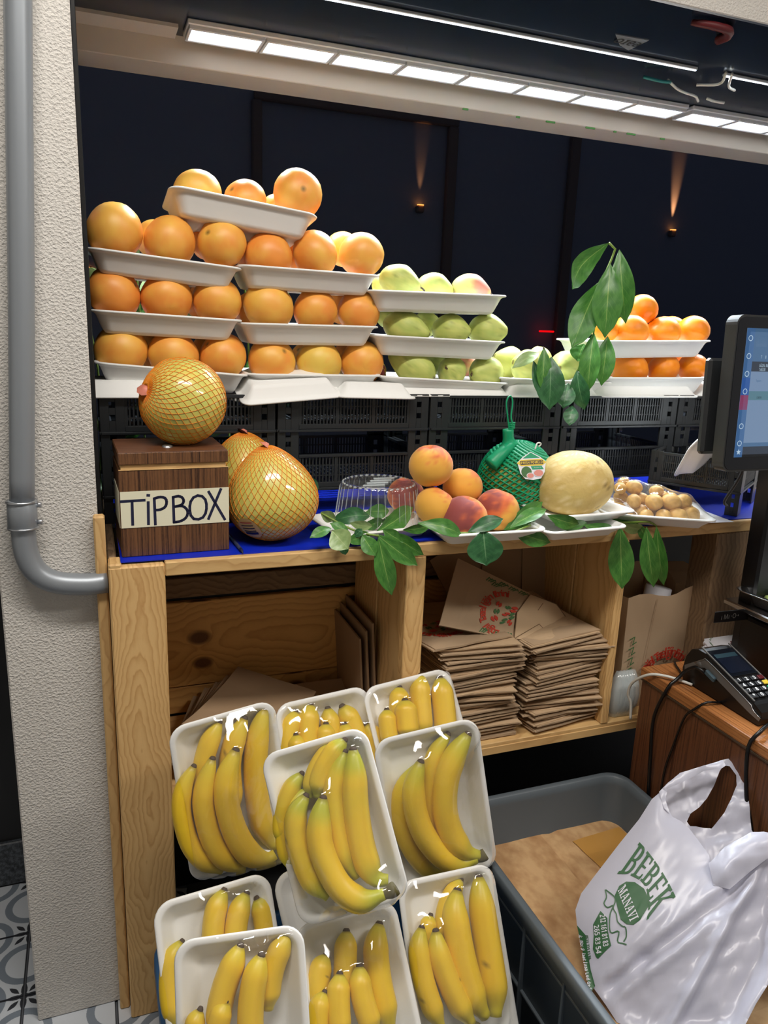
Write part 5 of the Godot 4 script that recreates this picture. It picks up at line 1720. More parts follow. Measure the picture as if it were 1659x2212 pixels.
func pomelo(called: String, label: String, at: Vector3, basis: Basis, body: Callable, strands: int, turns: float, sticker := false) -> void:
	var o := thing(called, label, "pomelo", at, basis, "netted pomelos by the tip box")
	obj("flesh", ball(body, func(d: Vector3) -> Color:
		var k := clampf(0.5 + 0.9 * noise.get_noise_3dv(d * 1.3 + at * 9.0), 0.0, 1.0)
		var c := lin(196, 204, 104).lerp(lin(228, 204, 100), k)
		if d.y > 0.96 or d.y < -0.97:
			c = lin(206, 110, 70)
		return c, 40, 28), M.pomelo, o)
	stuff(obj("net", net_mesh(body, strands, turns, 0.00065), M.orange_net, o))
	var kn := begin()
	tube(kn, [body.call(Vector3.UP), body.call(Vector3.UP) * 1.02 + Vector3(0.002, 0, 0.001), body.call(Vector3.UP) * 1.05 + Vector3(0.004, 0, 0.002)], [0.016, 0.008, 0.005], 8)
	obj("net_knot", done(kn), M.pink_net, o)
	if sticker:
		var st := begin()
		var c0 := (basis.inverse() * (Vector3(-0.62, -0.52, 0.6))).normalized()
		var u := (basis.inverse() * Vector3(0.75, 0.25, 0.65)).normalized()
		u = (u - c0 * c0.dot(u)).normalized()
		var v := c0.cross(u)
		for i in 24:
			var p: Array = []
			for k in [-1, i, i + 1]:
				var q := Vector2.ZERO if k < 0 else Vector2(cos(TAU * k / 24.0), sin(TAU * k / 24.0))
				p.append(body.call((c0 + u * q.x * 0.27 + v * q.y * 0.34).normalized()) * 1.022)
			tri(st, p, [Vector2.ZERO, Vector2.ZERO, Vector2.ZERO], c0)
		obj("oval_label", done(st), M.label_gold, o)
		for k in 5:
			var s2 := begin(false)
			var pts: Array = []
			for i in 5:
				pts.append(body.call((c0 + u * (-0.15 + 0.3 * i / 4.0) + v * (0.2 - 0.085 * k)).normalized()) * 1.026)
			ribbon(s2, pts, 0.0022 if k != 4 else 0.006, c0, 0.0)
			obj("label_print", done(s2), M[["red_ink", "dark_panel", "dark_panel", "dark_panel", "navy_ink"][k]], o)

# ---------- things on the shelf ----------
func build_shelf_goods() -> void:
	var sh := 0.5105
	var variants: Array = []
	for k in 8:
		variants.append(bag_mesh(0.205, 0.29, [0.004, 0.008, -0.004, 0.012, 0.0, 0.016, 0.006, 0.01][k], k))
	var tones := [M.kraft, M.kraft_dark, M.kraft_light]
	for pile in 2:
		var x: float = 0.805 if pile == 0 else 1.045
		var y := sh
		var n := 62
		for k in n:
			var o := obj("paper_bag", variants[(k * 5 + pile * 3) % 8], [M.kraft, M.kraft_light, M.kraft][k % 3])
			var lump := k / 11
			var yaw := 0.03 * sin(k * 1.7 + pile) + rng.randf_range(-0.04, 0.04) + 0.13 * sin(lump * 2.3 + pile * 1.9)
			var lean := 0.02 * sin(k * 0.33 + pile * 2.0)
			o.transform = Transform3D(Basis(Vector3.UP, yaw) * Basis(Vector3(0, 0, 1), lean + (0.0009 * k if pile == 1 else 0.0)) * Basis.from_scale(Vector3(1.0, 0.76, 1.0)), Vector3(x + rng.randf_range(-0.007, 0.007) + 0.014 * sin(lump * 1.7 + 1.0 + pile), y, -0.014 + rng.randf_range(-0.014, 0.005)))
			tag(o, "folded brown paper bag in the left pile on the middle shelf" if pile == 0 else "folded brown paper bag in the right pile on the middle shelf", "paper bag", "bags in the left pile" if pile == 0 else "bags in the right pile")
			y += 0.0036 if k % 11 else 0.0056
	# printed bag on top of the left pile
	var tp := thing("paper_bag", "printed brown paper bag lying flat on top of the left pile", "paper bag", Vector3(0.79, sh + 0.242, -0.03), Basis(Vector3.UP, 0.12) * Basis(Vector3.RIGHT, -0.06))
	obj("body", bag_mesh(0.22, 0.27, 0.004, 21), M.kraft, tp)
	bag_print(tp, func(v: Vector2) -> Vector3: return Vector3(v.x - 0.02, 0.0075, -0.13 - v.y), Vector3.UP, 0.062, -0.4, -2.9)
	# bag tilted over both piles, its print and folded bottom towards the viewer
	var A := Vector3(0.723, 0.789, -0.08)
	var B := Vector3(0.983, 0.722, -0.05)
	var C := Vector3(1.1, 0.765, -0.165)
	var D := Vector3(0.842, 0.893, -0.24)
	var tb := thing("paper_bag", "printed brown paper bag tilted over both piles, folded bottom showing", "paper bag", A)
	var nn := (D - A).cross(B - A).normalized() * -1.0
	if nn.z < 0.0:
		nn = -nn
	var at := func(s: float, t: float, lift: float) -> Vector3: return A.lerp(B, s).lerp(D.lerp(C, s), t) - A + nn * lift
	var s0 := begin(false)
	for i in 6:
		for lift: float in [0.0, -0.002, -0.004]:
			quad(s0, at.call(i / 6.0, 0.0, lift), at.call((i + 1) / 6.0, 0.0, lift), at.call((i + 1) / 6.0, 1.0, lift), at.call(i / 6.0, 1.0, lift), nn)
	obj("body", done(s0), M.kraft, tb)
	var hex := [[0.72, 0.0], [1.0, 0.0], [1.14, 0.1], [1.16, 0.72], [0.98, 1.02], [0.72, 0.96], [0.66, 0.5]]
	var s1 := begin(false)
	for i in hex.size():
		var j := (i + 1) % hex.size()
		tri(s1, [at.call(0.9, 0.5, 0.004), at.call(hex[i][0], hex[i][1], 0.003), at.call(hex[j][0], hex[j][1], 0.003)], [Vector2.ZERO, Vector2.ZERO, Vector2.ZERO], nn)
	obj("folded_bottom", done(s1), M.kraft_light, tb)
	var s2 := begin(false)
	for q in [[[0.73, 0.02], [0.9, 0.42]], [[0.9, 0.42], [1.12, 0.12]], [[0.84, 0.7], [0.86, 0.9]]]:
		ribbon(s2, [at.call(q[0][0], q[0][1], 0.0045), at.call(q[1][0], q[1][1], 0.0045)], 0.0015, nn, 0.0)
	for i in hex.size():
		var j := (i + 1) % hex.size()
		ribbon(s2, [at.call(hex[i][0], hex[i][1], 0.0046), at.call(hex[j][0], hex[j][1], 0.0046)], 0.0018, nn, 0.0)
	obj("crease", done(s2), M.old_crease, tb)
	bag_print(tb, func(v: Vector2) -> Vector3: return at.call(0.56 + v.x / 0.29, 0.42 + v.y / 0.17, 0.0012), nn, 0.062, 4.6, 1.7)
	var s3 := begin(false)
	for q in [[0.3, 0.9], [0.42, 0.92], [0.52, 0.92], [0.62, 0.93], [0.36, 0.86], [0.5, 0.05], [0.6, 0.07], [0.38, 0.06]]:
		for e in 3:
			ribbon(s3, [at.call(q[0] + 0.02 * e, q[1] - 0.04, 0.0012), at.call(q[0] + 0.03 * e + 0.02, q[1] + 0.03, 0.0012), at.call(q[0] + 0.02 * e + 0.05, q[1], 0.0012)], 0.0025, nn, 0.0)
	obj("green_print", done(s3), M.green_ink, tb)
	# flattened bags standing at the back
	for q in [[0.70, 0.68, -0.31, 0.15, 0.14, 0.05, "at the back left of the middle shelf"], [0.93, 0.80, -0.32, 0.16, 0.13, 0.5, "tipped behind the tilted printed bag"], [1.03, 0.78, -0.31, 0.16, 0.16, -0.1, "behind the tilted printed bag, further right"], [1.12, 0.74, -0.3, 0.09, 0.2, 0.0, "at the back against the right divider"]]:
		var o := obj("paper_bag", boxm(Vector3(q[3], q[4] + 0.1, 0.004), 0.0), M.kraft_dark)
		o.transform = Transform3D(Basis(Vector3.RIGHT, -0.12) * Basis(Vector3(0, 0, 1), q[5]), Vector3(q[0], q[1], q[2]))
		tag(o, "flattened brown paper bag standing " + q[6], "paper bag")
	# left cubby
	for k in 9:
		var o := obj("paper_bag", variants[(k + 3) % 8], [M.kraft_dark, M.kraft][k % 2])
		o.transform = Transform3D(Basis(Vector3.UP, -0.35 - 0.03 * k) * Basis(Vector3(0, 0, 1), -0.12 - 0.012 * k), Vector3(0.19 + 0.004 * k, sh + 0.022 + 0.0075 * k, -0.03))
		tag(o, "brown paper bag fanned in the small stack beside the left post", "paper bag", "bags stacked in the left cubby")
	var fl := obj("paper_bag", bag_mesh(0.26, 0.26, 0.03, 31), M.kraft)
	fl.transform = Transform3D(Basis(Vector3.UP, -0.15), Vector3(0.43, sh + 0.006, -0.07))
	tag(fl, "single curled brown paper bag lying in the left cubby", "paper bag")
	for k in 3:
		var o := obj("cardboard_sheet", boxm(Vector3(0.005, 0.27 - 0.02 * k, 0.2), 0.001), M.kraft_dark)
		o.transform = Transform3D(Basis(Vector3(0, 0, 1), 0.07), Vector3(0.592 - 0.014 * k, sh + 0.14 - 0.01 * k, -0.24 - 0.005 * k))
		tag(o, "brown cardboard sheet leaning on the divider at the right of the left cubby", "cardboard", "cardboard sheets on the divider")
	var dk := obj("dark_pouch", bag_mesh(0.07, 0.09, 0.01, 5), M.dark_leaf_plain)
	dk.transform = Transform3D(Basis(Vector3.UP, 0.5), Vector3(0.575, sh + 0.012, -0.14))
	tag(dk, "small dark green pouch in the right back corner of the left cubby", "pouch")
	# standing open bag in the right cubby
	var ob := thing("paper_bag", "open brown paper bag standing upright in the right cubby, red print low on its front", "paper bag", Vector3(1.345, sh, -0.055), Basis(Vector3.UP, 0.1))
	var s4 := begin(false)
	var hw := 0.125
	for e in 2:
		for i in 8:
			var z := [0.0, -0.13][e] as float
			var p := func(u: float, v: float) -> Vector3:
				var edge := 0.0
				if v > 0.99:
					edge = 0.008 * sin(u * 9.0 + e * 2.0) + (0.03 if e == 1 else 0.0)
				return Vector3((u - 0.5) * 2.0 * hw * (0.94 + 0.06 * v), v * 0.31 + edge, z + 0.01 * sin(u * PI) * (1.0 - 2.0 * e) * v)
			for lift in [0.0, -0.001]:
				for j in 4:
					quad(s4, p.call(i / 8.0, j / 4.0) + Vector3(0, 0, lift), p.call((i + 1) / 8.0, j / 4.0) + Vector3(0, 0, lift), p.call((i + 1) / 8.0, (j + 1) / 4.0) + Vector3(0, 0, lift), p.call(i / 8.0, (j + 1) / 4.0) + Vector3(0, 0, lift), Vector3(0, 0, 1))
	for sx in [-1.0, 1.0]:
		var x: float = sx * hw
		quad(s4, Vector3(x * 0.94, 0, 0), Vector3(x * 0.8, 0, -0.065), Vector3(x * 0.86, 0.3, -0.065), Vector3(x, 0.31, 0), Vector3(sx, 0, 0.5))
		quad(s4, Vector3(x * 0.8, 0, -0.065), Vector3(x * 0.94, 0, -0.13), Vector3(x, 0.335, -0.13), Vector3(x * 0.86, 0.3, -0.065), Vector3(sx, 0, 0.5))
	obj("body", done(s4), M.kraft, ob)
	var s5 := begin(false)
	ribbon(s5, [Vector3(-0.038, 0.3, 0.0115), Vector3(-0.05, 0.15, 0.0085), Vector3(-0.055, 0.01, 0.003)], 0.0016, Vector3(0, 0, 1), 0.0005)
	obj("crease", done(s5), M.kraft_dark, ob)
	bag_print(ob, func(v: Vector2) -> Vector3: return Vector3(v.x + 0.02, v.y + 0.06, 0.0125), Vector3(0, 0, 1), 0.085, 2.5, 0.75)
	var s6 := begin(false)
	for k in 7:
		ribbon(s6, [Vector3(-0.11, 0.2 - 0.028 * k, 0.006), Vector3(-0.095, 0.205 - 0.028 * k, 0.007), Vector3(-0.1, 0.185 - 0.028 * k, 0.007), Vector3(-0.088, 0.19 - 0.028 * k, 0.007)], 0.003, Vector3(0, 0, 1), 0.0008)
	obj("green_print", done(s6), M.green_ink, ob)
	var roll := begin()
	tube(roll, [Vector3(1.36, 0.69, -0.12), Vector3(1.385, 0.808, -0.125)], 0.034, 20)
	tag(obj("paper_roll", done(roll), M.paper), "white paper roll peeking out of the open brown paper bag", "roll")
	var cb := obj("cardboard_box", boxm(Vector3(0.17, 0.29, 0.1), 0.002), M.kraft_dark)
	cb.transform = Transform3D(Basis(Vector3.UP, -0.2), Vector3(1.485, sh + 0.17, -0.22))
	tag(cb, "plain brown cardboard box behind the open paper bag in the right cubby", "box")
	var dbx := obj("hand_tool", boxm(Vector3(0.14, 0.03, 0.04), 0.012), M.black_plastic)
	dbx.transform = Transform3D(Basis(Vector3(0, 0, 1), 0.06), Vector3(1.33, 0.94, -0.2))
	tag(dbx, "dark hand tool wedged above the open bag under the counter top", "tool")
	var rc := begin()
	tube(rc, curve([Vector3(1.40, 0.925, -0.19), Vector3(1.43, 0.915, -0.19), Vector3(1.45, 0.88, -0.19)], 8), 0.004, 6)
	tag(obj("cable", done(rc), M.red), "thin red cable hanging by the right post under the counter top", "cable")
	var pl := begin()
	for k in 5:
		var t := k * 0.5
		tube(pl, curve([Vector3(1.205 + 0.008 * k, sh + 0.004, -0.03), Vector3(1.2 + 0.012 * k, sh + 0.06, -0.024 + 0.004 * sin(t)), Vector3(1.21 + 0.01 * k, sh + 0.12, -0.03)], 6), [0.016, 0.02, 0.022, 0.02, 0.018, 0.014, 0.008], 8)
	tag(obj("plastic_wrap", done(pl), M.clear_frost), "crumpled clear plastic wrap beside the open paper bag at the divider", "plastic")

# ---------- desk on the right ----------
func build_desk() -> void:
	var top := 0.68
	var dk := thing("desk", "brown wood-grain desk at the right edge, its side towards the grey bin", "desk", Vector3(1.205, 0, 0.05))
	obj("top_panel", boxm(Vector3(0.65, 0.026, 1.2), 0.0015, Vector3(0.325, top - 0.013, 0.6), 2), M.desk_top, dk)
	obj("side_panel", boxm(Vector3(0.02, top - 0.03, 1.19), 0.0015, Vector3(0.0125, (top - 0.03) * 0.5, 0.6), 1), M.desk_side, dk)
	obj("back_panel", boxm(Vector3(0.62, top - 0.03, 0.018), 0.001, Vector3(0.33, (top - 0.03) * 0.5, 0.012), 1), M.desk_side, dk)
	obj("edge_strip", boxm(Vector3(0.002, 0.004, 1.2), 0.0, Vector3(0.0, top - 0.028, 0.6)), M.dark_stem, dk)
	# card terminal
	var t := thing("card_terminal", "black card payment terminal with keypad lying on the brown desk", "terminal", Vector3(1.252, top, 0.138))
	var out := PackedVector2Array([Vector2(0.0, 0.003), Vector2(-0.006, 0.03), Vector2(0.0, 0.062), Vector2(0.014, 0.085), Vector2(0.034, 0.093), Vector2(0.06, 0.09), Vector2(0.205, 0.043), Vector2(0.222, 0.034), Vector2(0.226, 0.02), Vector2(0.218, 0.003)])
	var side := Transform3D(Basis(Vector3(0, 0, 1), Vector3(0, 1, 0), Vector3(1, 0, 0)), Vector3.ZERO)
	var s0 := begin(false)
	slab(s0, out, 0.0, 0.086, side)
	obj("body", done(s0), M.black_plastic, t)
	var band := PackedVector2Array([Vector2(0.0, 0.04), Vector2(0.03, 0.062), Vector2(0.055, 0.077), Vector2(0.068, 0.079), Vector2(0.19, 0.04), Vector2(0.198, 0.03), Vector2(0.223, 0.022), Vector2(0.22, 0.014), Vector2(0.192, 0.02), Vector2(0.165, 0.028), Vector2(0.09, 0.052), Vector2(0.06, 0.06), Vector2(0.03, 0.048), Vector2(0.002, 0.03)])
	var s1 := begin(false)
	slab(s1, band, -0.0015, 0.0, side)
	obj("grey_band", done(s1), M.terminal_grey, t)
	var s2 := begin()
	tube(s2, curve([Vector3(-0.002, 0.06, 0.03), Vector3(-0.002, 0.076, 0.052), Vector3(-0.002, 0.079, 0.068), Vector3(-0.002, 0.041, 0.19), Vector3(-0.002, 0.031, 0.2), Vector3(-0.002, 0.022, 0.223)], 24), 0.001, 6)
	obj("chrome_line", done(s2), M.zinc, t)
	var s3 := begin()
	lathe(s3, [Vector2(0.0, 0.002), Vector2(0.006, 0.002), Vector2(0.0075, 0.0008), Vector2(0.0085, 0.0)], 18)
	var bt := obj("round_button", done(s3), M.terminal_grey, t)
	bt.transform = Transform3D(Basis(Vector3(0, 0, 1), PI * 0.5), Vector3(-0.001, 0.06, 0.042))
	var nrm := Vector3(0, 0.951, 0.308)
	var along := Vector3(0, -0.308, 0.951)
	var face := func(x: float, s: float, lift: float) -> Vector3: return Vector3(x, 0.09, 0.06) + along * s + nrm * lift
	var bz := Basis(Vector3.RIGHT, nrm, along)
	var scr := begin(false)
	box(scr, face.call(0.043, 0.03, 0.001), Vector3(0.078, 0.002, 0.082), bz, 0.001)
	obj("bezel", done(scr), M.screen_glass, t)
	var sc2 := begin(false)
	box(sc2, face.call(0.043, 0.033, 0.0024), Vector3(0.062, 0.001, 0.06), bz, 0.0)
	var sp := obj("screen", done(sc2), M.terminal_screen, t)
	var sc3 := begin(false)
	box(sc3, face.call(0.043, 0.01, 0.0031), Vector3(0.06, 0.0004, 0.012), bz, 0.0)
	obj("status_bar", done(sc3), M.status_teal, sp)
	var sc4 := begin(false)
	for r in [0.004, 0.082]:
		box(sc4, face.call(r, 0.06, 0.002), Vector3(0.003, 0.004, 0.17), bz, 0.001)
	obj("side_trim", done(sc4), M.terminal_grey, t)
	var digits := ["1", "2", "3", "4", "5", "6", "7", "8", "9", "*", "0", "#"]
	for k in 12:
		var c: Vector3 = face.call(0.014 + 0.021 * (k % 3), 0.085 + 0.0155 * (k / 3), 0.0025)
		var kb := begin(false)
		box(kb, c, Vector3(0.017, 0.004, 0.011), bz, 0.001)
		var key := obj("key", done(kb), M.key, t)
		obj("digit", words(digits[k], 0.0125, func(v: Vector2) -> Vector3: return c + nrm * 0.0023 + Vector3.RIGHT * v.x - along * v.y, nrm, false, 700), M.white_glow, key)
	for k in 3:
		var c: Vector3 = face.call(0.075, 0.085 + 0.0155 * k, 0.0025)
		var kb := begin(false)
		box(kb, c, Vector3(0.014, 0.004, 0.011), bz, 0.001)
		obj("key", done(kb), M[["red", "yellow", "green_net"][k]], t)
	var pg := begin(false)
	box(pg, Vector3(-0.006, 0.052, 0.083), Vector3(0.008, 0.012, 0.03), Basis(Vector3.RIGHT, 0.31), 0.002)
	obj("usb_plug", done(pg), M.plug_grey, t)
	# cables
	for q in [["power_cable", "thick black cable dropping from the card terminal down the desk side", [Vector3(1.246, 0.73, 0.205), Vector3(1.24, 0.737, 0.185), Vector3(1.236, 0.716, 0.158), Vector3(1.222, 0.695, 0.152), Vector3(1.2, 0.675, 0.15), Vector3(1.196, 0.586, 0.123), Vector3(1.196, 0.481, 0.13), Vector3(1.196, 0.36, 0.142), Vector3(1.196, 0.28, 0.145)], 0.0042, "black_plastic"],
		["thin_cable", "thin black cable looping over the desk edge, second from the bin corner", [Vector3(1.275, 0.683, 0.255), Vector3(1.24, 0.686, 0.255), Vector3(1.212, 0.688, 0.252), Vector3(1.199, 0.665, 0.235), Vector3(1.199, 0.633, 0.212), Vector3(1.199, 0.553, 0.192), Vector3(1.199, 0.46, 0.175), Vector3(1.199, 0.3, 0.178)], 0.0026, "black_plastic"],
		["desk_cable", "black cable curving over the desk edge at the right picture edge", [Vector3(1.31, 0.688, 0.36), Vector3(1.254, 0.698, 0.38), Vector3(1.215, 0.697, 0.395), Vector3(1.196, 0.66, 0.39), Vector3(1.196, 0.562, 0.405), Vector3(1.196, 0.503, 0.429), Vector3(1.196, 0.4, 0.46), Vector3(1.196, 0.3, 0.47)], 0.0042, "black_plastic"],
		["white_cable", "white cable running off the desk corner towards the shelf", [Vector3(1.25, 0.685, 0.17), Vector3(1.242, 0.686, 0.155), Vector3(1.215, 0.69, 0.125), Vector3(1.195, 0.68, 0.09), Vector3(1.19, 0.64, 0.045), Vector3(1.195, 0.6, 0.028), Vector3(1.205, 0.575, 0.03), Vector3(1.21, 0.53, 0.03)], 0.0034, "white_plastic"],
		["thin_cable", "thin black cable lying on the desk top behind the card terminal", [Vector3(1.3, 0.683, 0.055), Vector3(1.285, 0.684, 0.08), Vector3(1.262, 0.684, 0.13)], 0.0026, "black_plastic"]]:
		var st := begin()
		tube(st, curve(q[2], 40), q[3], 8)
		tag(obj(q[0], done(st), M[q[4]]), q[1], "cable")
	# stack of scalloped paper plates
	for k in 4:
		var poly := PackedVector2Array()
		for i in 72:
			var r: float = 0.078 * (1.0 + 0.022 * cos(TAU * i * 18.0 / 72.0))
			poly.append(Vector2(r * cos(TAU * i / 72.0), r * sin(TAU * i / 72.0)))
		var st := begin(false)
		slab(st, poly, 0.0, 0.003, Transform3D(Basis(Vector3.RIGHT, -PI * 0.5), Vector3.ZERO))
		var lab: String = "scalloped paper plate with red print, topmost of the stack behind the terminal" if k == 3 else "white scalloped paper plate lower in the stack behind the terminal"
		var o := thing("paper_plate", lab, "plate", Vector3(1.492, top + 0.002 + 0.0062 * k, 0.058), Basis(Vector3.UP, 0.15 * k), "" if k == 3 else "paper plates under the topmost one")
		obj("plate", done(st), M.paper, o)
		if k == 3:
			for q in [["flame", 0.012, 0.012, 0.024, 0.01], ["red", 0.012, -0.012, 0.026, 0.012], ["red_ink", 0.03, 0.02, 0.012, 0.006], ["dark_panel", -0.01, 0.03, 0.01, 0.004], ["dark_panel", 0.035, -0.02, 0.012, 0.003]]:
				var s5 := begin(false)
				for i in 9:
					var a := TAU * i / 9.0
					var e := 1.0 if i % 2 else 0.55
					var a2 := TAU * (i + 1) / 9.0
					var e2 := 0.55 if i % 2 else 1.0
					tri(s5, [Vector3(q[1], 0.0034, q[2]), Vector3(q[1] + q[3] * e * cos(a), 0.0034, q[2] + q[4] * e * sin(a)), Vector3(q[1] + q[3] * e2 * cos(a2), 0.0034, q[2] + q[4] * e2 * sin(a2))], [Vector2.ZERO, Vector2.ZERO, Vector2.ZERO], Vector3.UP)
				obj("print", done(s5), M[q[0]], o)
			var s6 := begin(false)
			for i in 40:
				if i % 4 == 3:
					continue
				ribbon(s6, [Vector3(0.063 * cos(TAU * i / 40.0), 0.0034, 0.063 * sin(TAU * i / 40.0)), Vector3(0.066 * cos(TAU * (i + 1) / 40.0), 0.0034, 0.066 * sin(TAU * (i + 1) / 40.0))], 0.002, Vector3.UP, 0.0)
			obj("green_print", done(s6), M.green_ink, o)
	# scale with a steel pan
	var sc := thing("scale", "black counter scale carrying the steel pan at the right picture edge", "scale", Vector3(1.52, top, 0.2))
	obj("body", boxm(Vector3(0.2, 0.125, 0.26), 0.006, Vector3(0.03, 0.0625, 0.02)), M.black_plastic, sc)
	obj("platform", boxm(Vector3(0.24, 0.014, 0.3), 0.003, Vector3(0.03, 0.148, 0.0)), M.steel, sc)
	obj("pillar", boxm(Vector3(0.08, 0.02, 0.08), 0.002, Vector3(0.03, 0.133, 0.0)), M.black_plastic, sc)
	var s7 := begin(false)
	box(s7, Vector3(-0.125, 0.137, -0.085), Vector3(0.1, 0.028, 0.003), Basis(Vector3.UP, -0.05), 0.001)
	var strip := obj("label_strip", done(s7), M.black_plastic, sc)
	obj("embossed_print", words("ı Mı ·O·•O", 0.016, func(v: Vector2) -> Vector3: return Vector3(-0.125 + v.x, 0.137 + v.y, -0.0825), Vector3(0, 0, 1)), M.terminal_grey, strip)
	var pn := thing("steel_pan", "shallow stainless steel pan with green pieces, resting on the scale at the right", "pan", Vector3(1.56, 0.872, 0.2), Basis(Vector3.UP, 0.12) * Basis(Vector3.RIGHT, -PI * 0.5))
	var pr := begin()
	var rings: Array = []
	for p in [[0.05, -0.034], [0.036, -0.035], [0.03, -0.032], [0.017, -0.002], [0.013, 0.001], [0.002, 0.0015], [0.0, 0.0], [0.002, -0.0015], [0.014, -0.002], [0.019, -0.005], [0.032, -0.034], [0.04, -0.037]]:
		rings.append(ring(0.125 - p[0], 0.14 - p[0], 0.035 - p[0] * 0.3, p[1]))
	loft(pr, rings)
	obj("pan", done(pr), M.steel, pn)
	for k in 14:
		var o := obj("herb_piece", citrus(0.011, 0.0, k, 0.7, 0.3), M["leaf_plain" if k % 3 else "pale_leaf_plain"])
		o.position = Vector3(1.5 + 0.03 * (k % 5), 0.852 + 0.003 * (k % 3), 0.12 + 0.045 * (k / 5) + 0.006 * (k % 2))
		tag(o, "small green piece of produce lying in the steel pan", "produce", "green pieces in the steel pan")
	# point-of-sale monitor
	var tb := Basis(Vector3.RIGHT, -0.055)
	var mo := thing("monitor", "black touch screen monitor with a lit blue menu at the right edge", "monitor", Vector3(1.2135, 1.187, 0.2), tb)
	var mw := 0.36
	var mh := 0.318
	var s8 := begin(false)
	var face_poly := PackedVector2Array()
	for v in ring(mw * 0.5, mh * 0.5, 0.02, 0.0):
		face_poly.append(Vector2(v.x + mw * 0.5, v.y + mh * 0.5))
	slab(s8, face_poly, -0.03, 0.0, Transform3D.IDENTITY)
	obj("casing", done(s8), M.monitor_case, mo)
	var s9 := begin(false)
	var inner := PackedVector2Array()
	for v in ring(mw * 0.5 - 0.004, mh * 0.5 - 0.004, 0.017, 0.0):
		inner.append(Vector2(v.x + mw * 0.5, v.y + mh * 0.5))
	slab(s9, inner, 0.0, 0.001, Transform3D.IDENTITY)
	obj("glass", done(s9), M.screen_glass, mo)
	var sl := 0.027
	var ui := obj("screen", boxm(Vector3(mw - 2 * sl, 0.262, 0.0006), 0.0, Vector3(mw * 0.5, 0.161, 0.0013)), M.screen_pale, mo)
	for q in [[0.0, 0.0, 0.021, 0.262, "screen_blue"], [0.021, 0.196, 0.3, 0.066, "screen_slate"], [0.021, 0.176, 0.3, 0.02, "screen_dark"], [0.021, 0.118, 0.3, 0.018, "screen_teal"], [0.0, 0.098, 0.021, 0.03, "screen_red"], [0.0, 0.128, 0.021, 0.035, "screen_mid"], [0.021, 0.0, 0.3, 0.022, "screen_dark"], [0.021, 0.022, 0.3, 0.008, "screen_slate"], [0.026, 0.226, 0.03, 0.02, "screen_pale"]]:
		obj("screen_field", boxm(Vector3(q[2] if q[2] < 0.2 else mw - 2 * sl - q[0], q[3], 0.0004), 0.0, Vector3(sl + q[0] + (q[2] if q[2] < 0.2 else mw - 2 * sl - q[0]) * 0.5, 0.03 + q[1] + q[3] * 0.5, 0.0017)), M[q[4]], ui)
	for k in 7:
		if k == 4:
			continue
		var y := 0.272 - 0.0355 * k
		var ic := begin(false)
		for i in 12:
			var a := TAU * i / 12.0
			var a2 := TAU * (i + 1) / 12.0
			quad(ic, Vector3(sl + 0.0105 + 0.006 * cos(a), y + 0.006 * sin(a), 0.0021), Vector3(sl + 0.0105 + 0.006 * cos(a2), y + 0.006 * sin(a2), 0.0021), Vector3(sl + 0.0105 + 0.0045 * cos(a2), y + 0.0045 * sin(a2), 0.0021), Vector3(sl + 0.0105 + 0.0045 * cos(a), y + 0.0045 * sin(a), 0.0021), Vector3(0, 0, 1))
		obj("screen_icon", done(ic), M.screen_icon, ui)
	var star := begin(false)
	for i in 10:
		var r1 := 0.0065 if i % 2 == 0 else 0.0028
		var r2 := 0.0028 if i % 2 == 0 else 0.0065
		tri(star, [Vector3(sl + 0.0105, 0.041, 0.0021), Vector3(sl + 0.0105 + r1 * sin(TAU * i / 10.0), 0.041 + r1 * cos(TAU * i / 10.0), 0.0021), Vector3(sl + 0.0105 + r2 * sin(TAU * (i + 1) / 10.0), 0.041 + r2 * cos(TAU * (i + 1) / 10.0), 0.0021)], [Vector2.ZERO, Vector2.ZERO, Vector2.ZERO], Vector3(0, 0, 1))
	obj("screen_icon", done(star), M.screen_icon, ui)
	for q in [["GÜZEL MEYVE", 0.058, 0.221, 0.008, "screen_icon"], ["168.00", 0.05, 0.213, 0.008, "screen_icon"], ["Toplam", 0.044, 0.19, 0.006, "screen_slate"], ["7      8", 0.05, 0.238, 0.008, "screen_icon"], ["LIMON", 0.05, 0.156, 0.006, "screen_dark"]]:
		obj("screen_text", words(q[0], q[3], func(v: Vector2) -> Vector3: return Vector3(sl + q[1] + v.x * 0.7, q[2] + v.y - 0.003, 0.0022), Vector3(0, 0, 1)), M[q[4]], ui)
	obj("back_display", boxm(Vector3(0.3, 0.2, 0.02), 0.006, Vector3(0.135, 0.132, -0.055)), M.monitor_case, mo)
	obj("display_bracket", boxm(Vector3(0.1, 0.08, 0.03), 0.002, Vector3(0.2, 0.13, -0.035)), M.black_plastic, mo)
	var al := AreaLight3D.new()
	al.name = "screen_light"
	add_child(al)
	al.area_size = Vector2(0.28, 0.25)
	al.light_color = Color(0.75, 0.85, 1.0)
	al.light_energy = 0.02
	al.area_range = 8.0
	al.shadow_enabled = true
	al.transform = Transform3D(tb, mo.position) * Transform3D(Basis(Vector3.UP, PI) * Basis(Vector3.UP, PI), Vector3(mw * 0.5, 0.16, 0.006))
	var ms := thing("monitor_stand", "black monitor stand rising from the desk behind the card terminal", "stand", Vector3(1.475, top, 0.085))
	obj("column", boxm(Vector3(0.075, 0.5, 0.05), 0.006, Vector3(0.025, 0.25, 0.0)), M.black_plastic, ms)
	obj("foot", boxm(Vector3(0.12, 0.02, 0.06), 0.005, Vector3(0.06, 0.01, 0.0)), M.black_plastic, ms)
	obj("arm", boxm(Vector3(0.14, 0.05, 0.09), 0.004, Vector3(-0.03, 0.53, 0.035)), M.black_plastic, ms)
	var mc := begin()
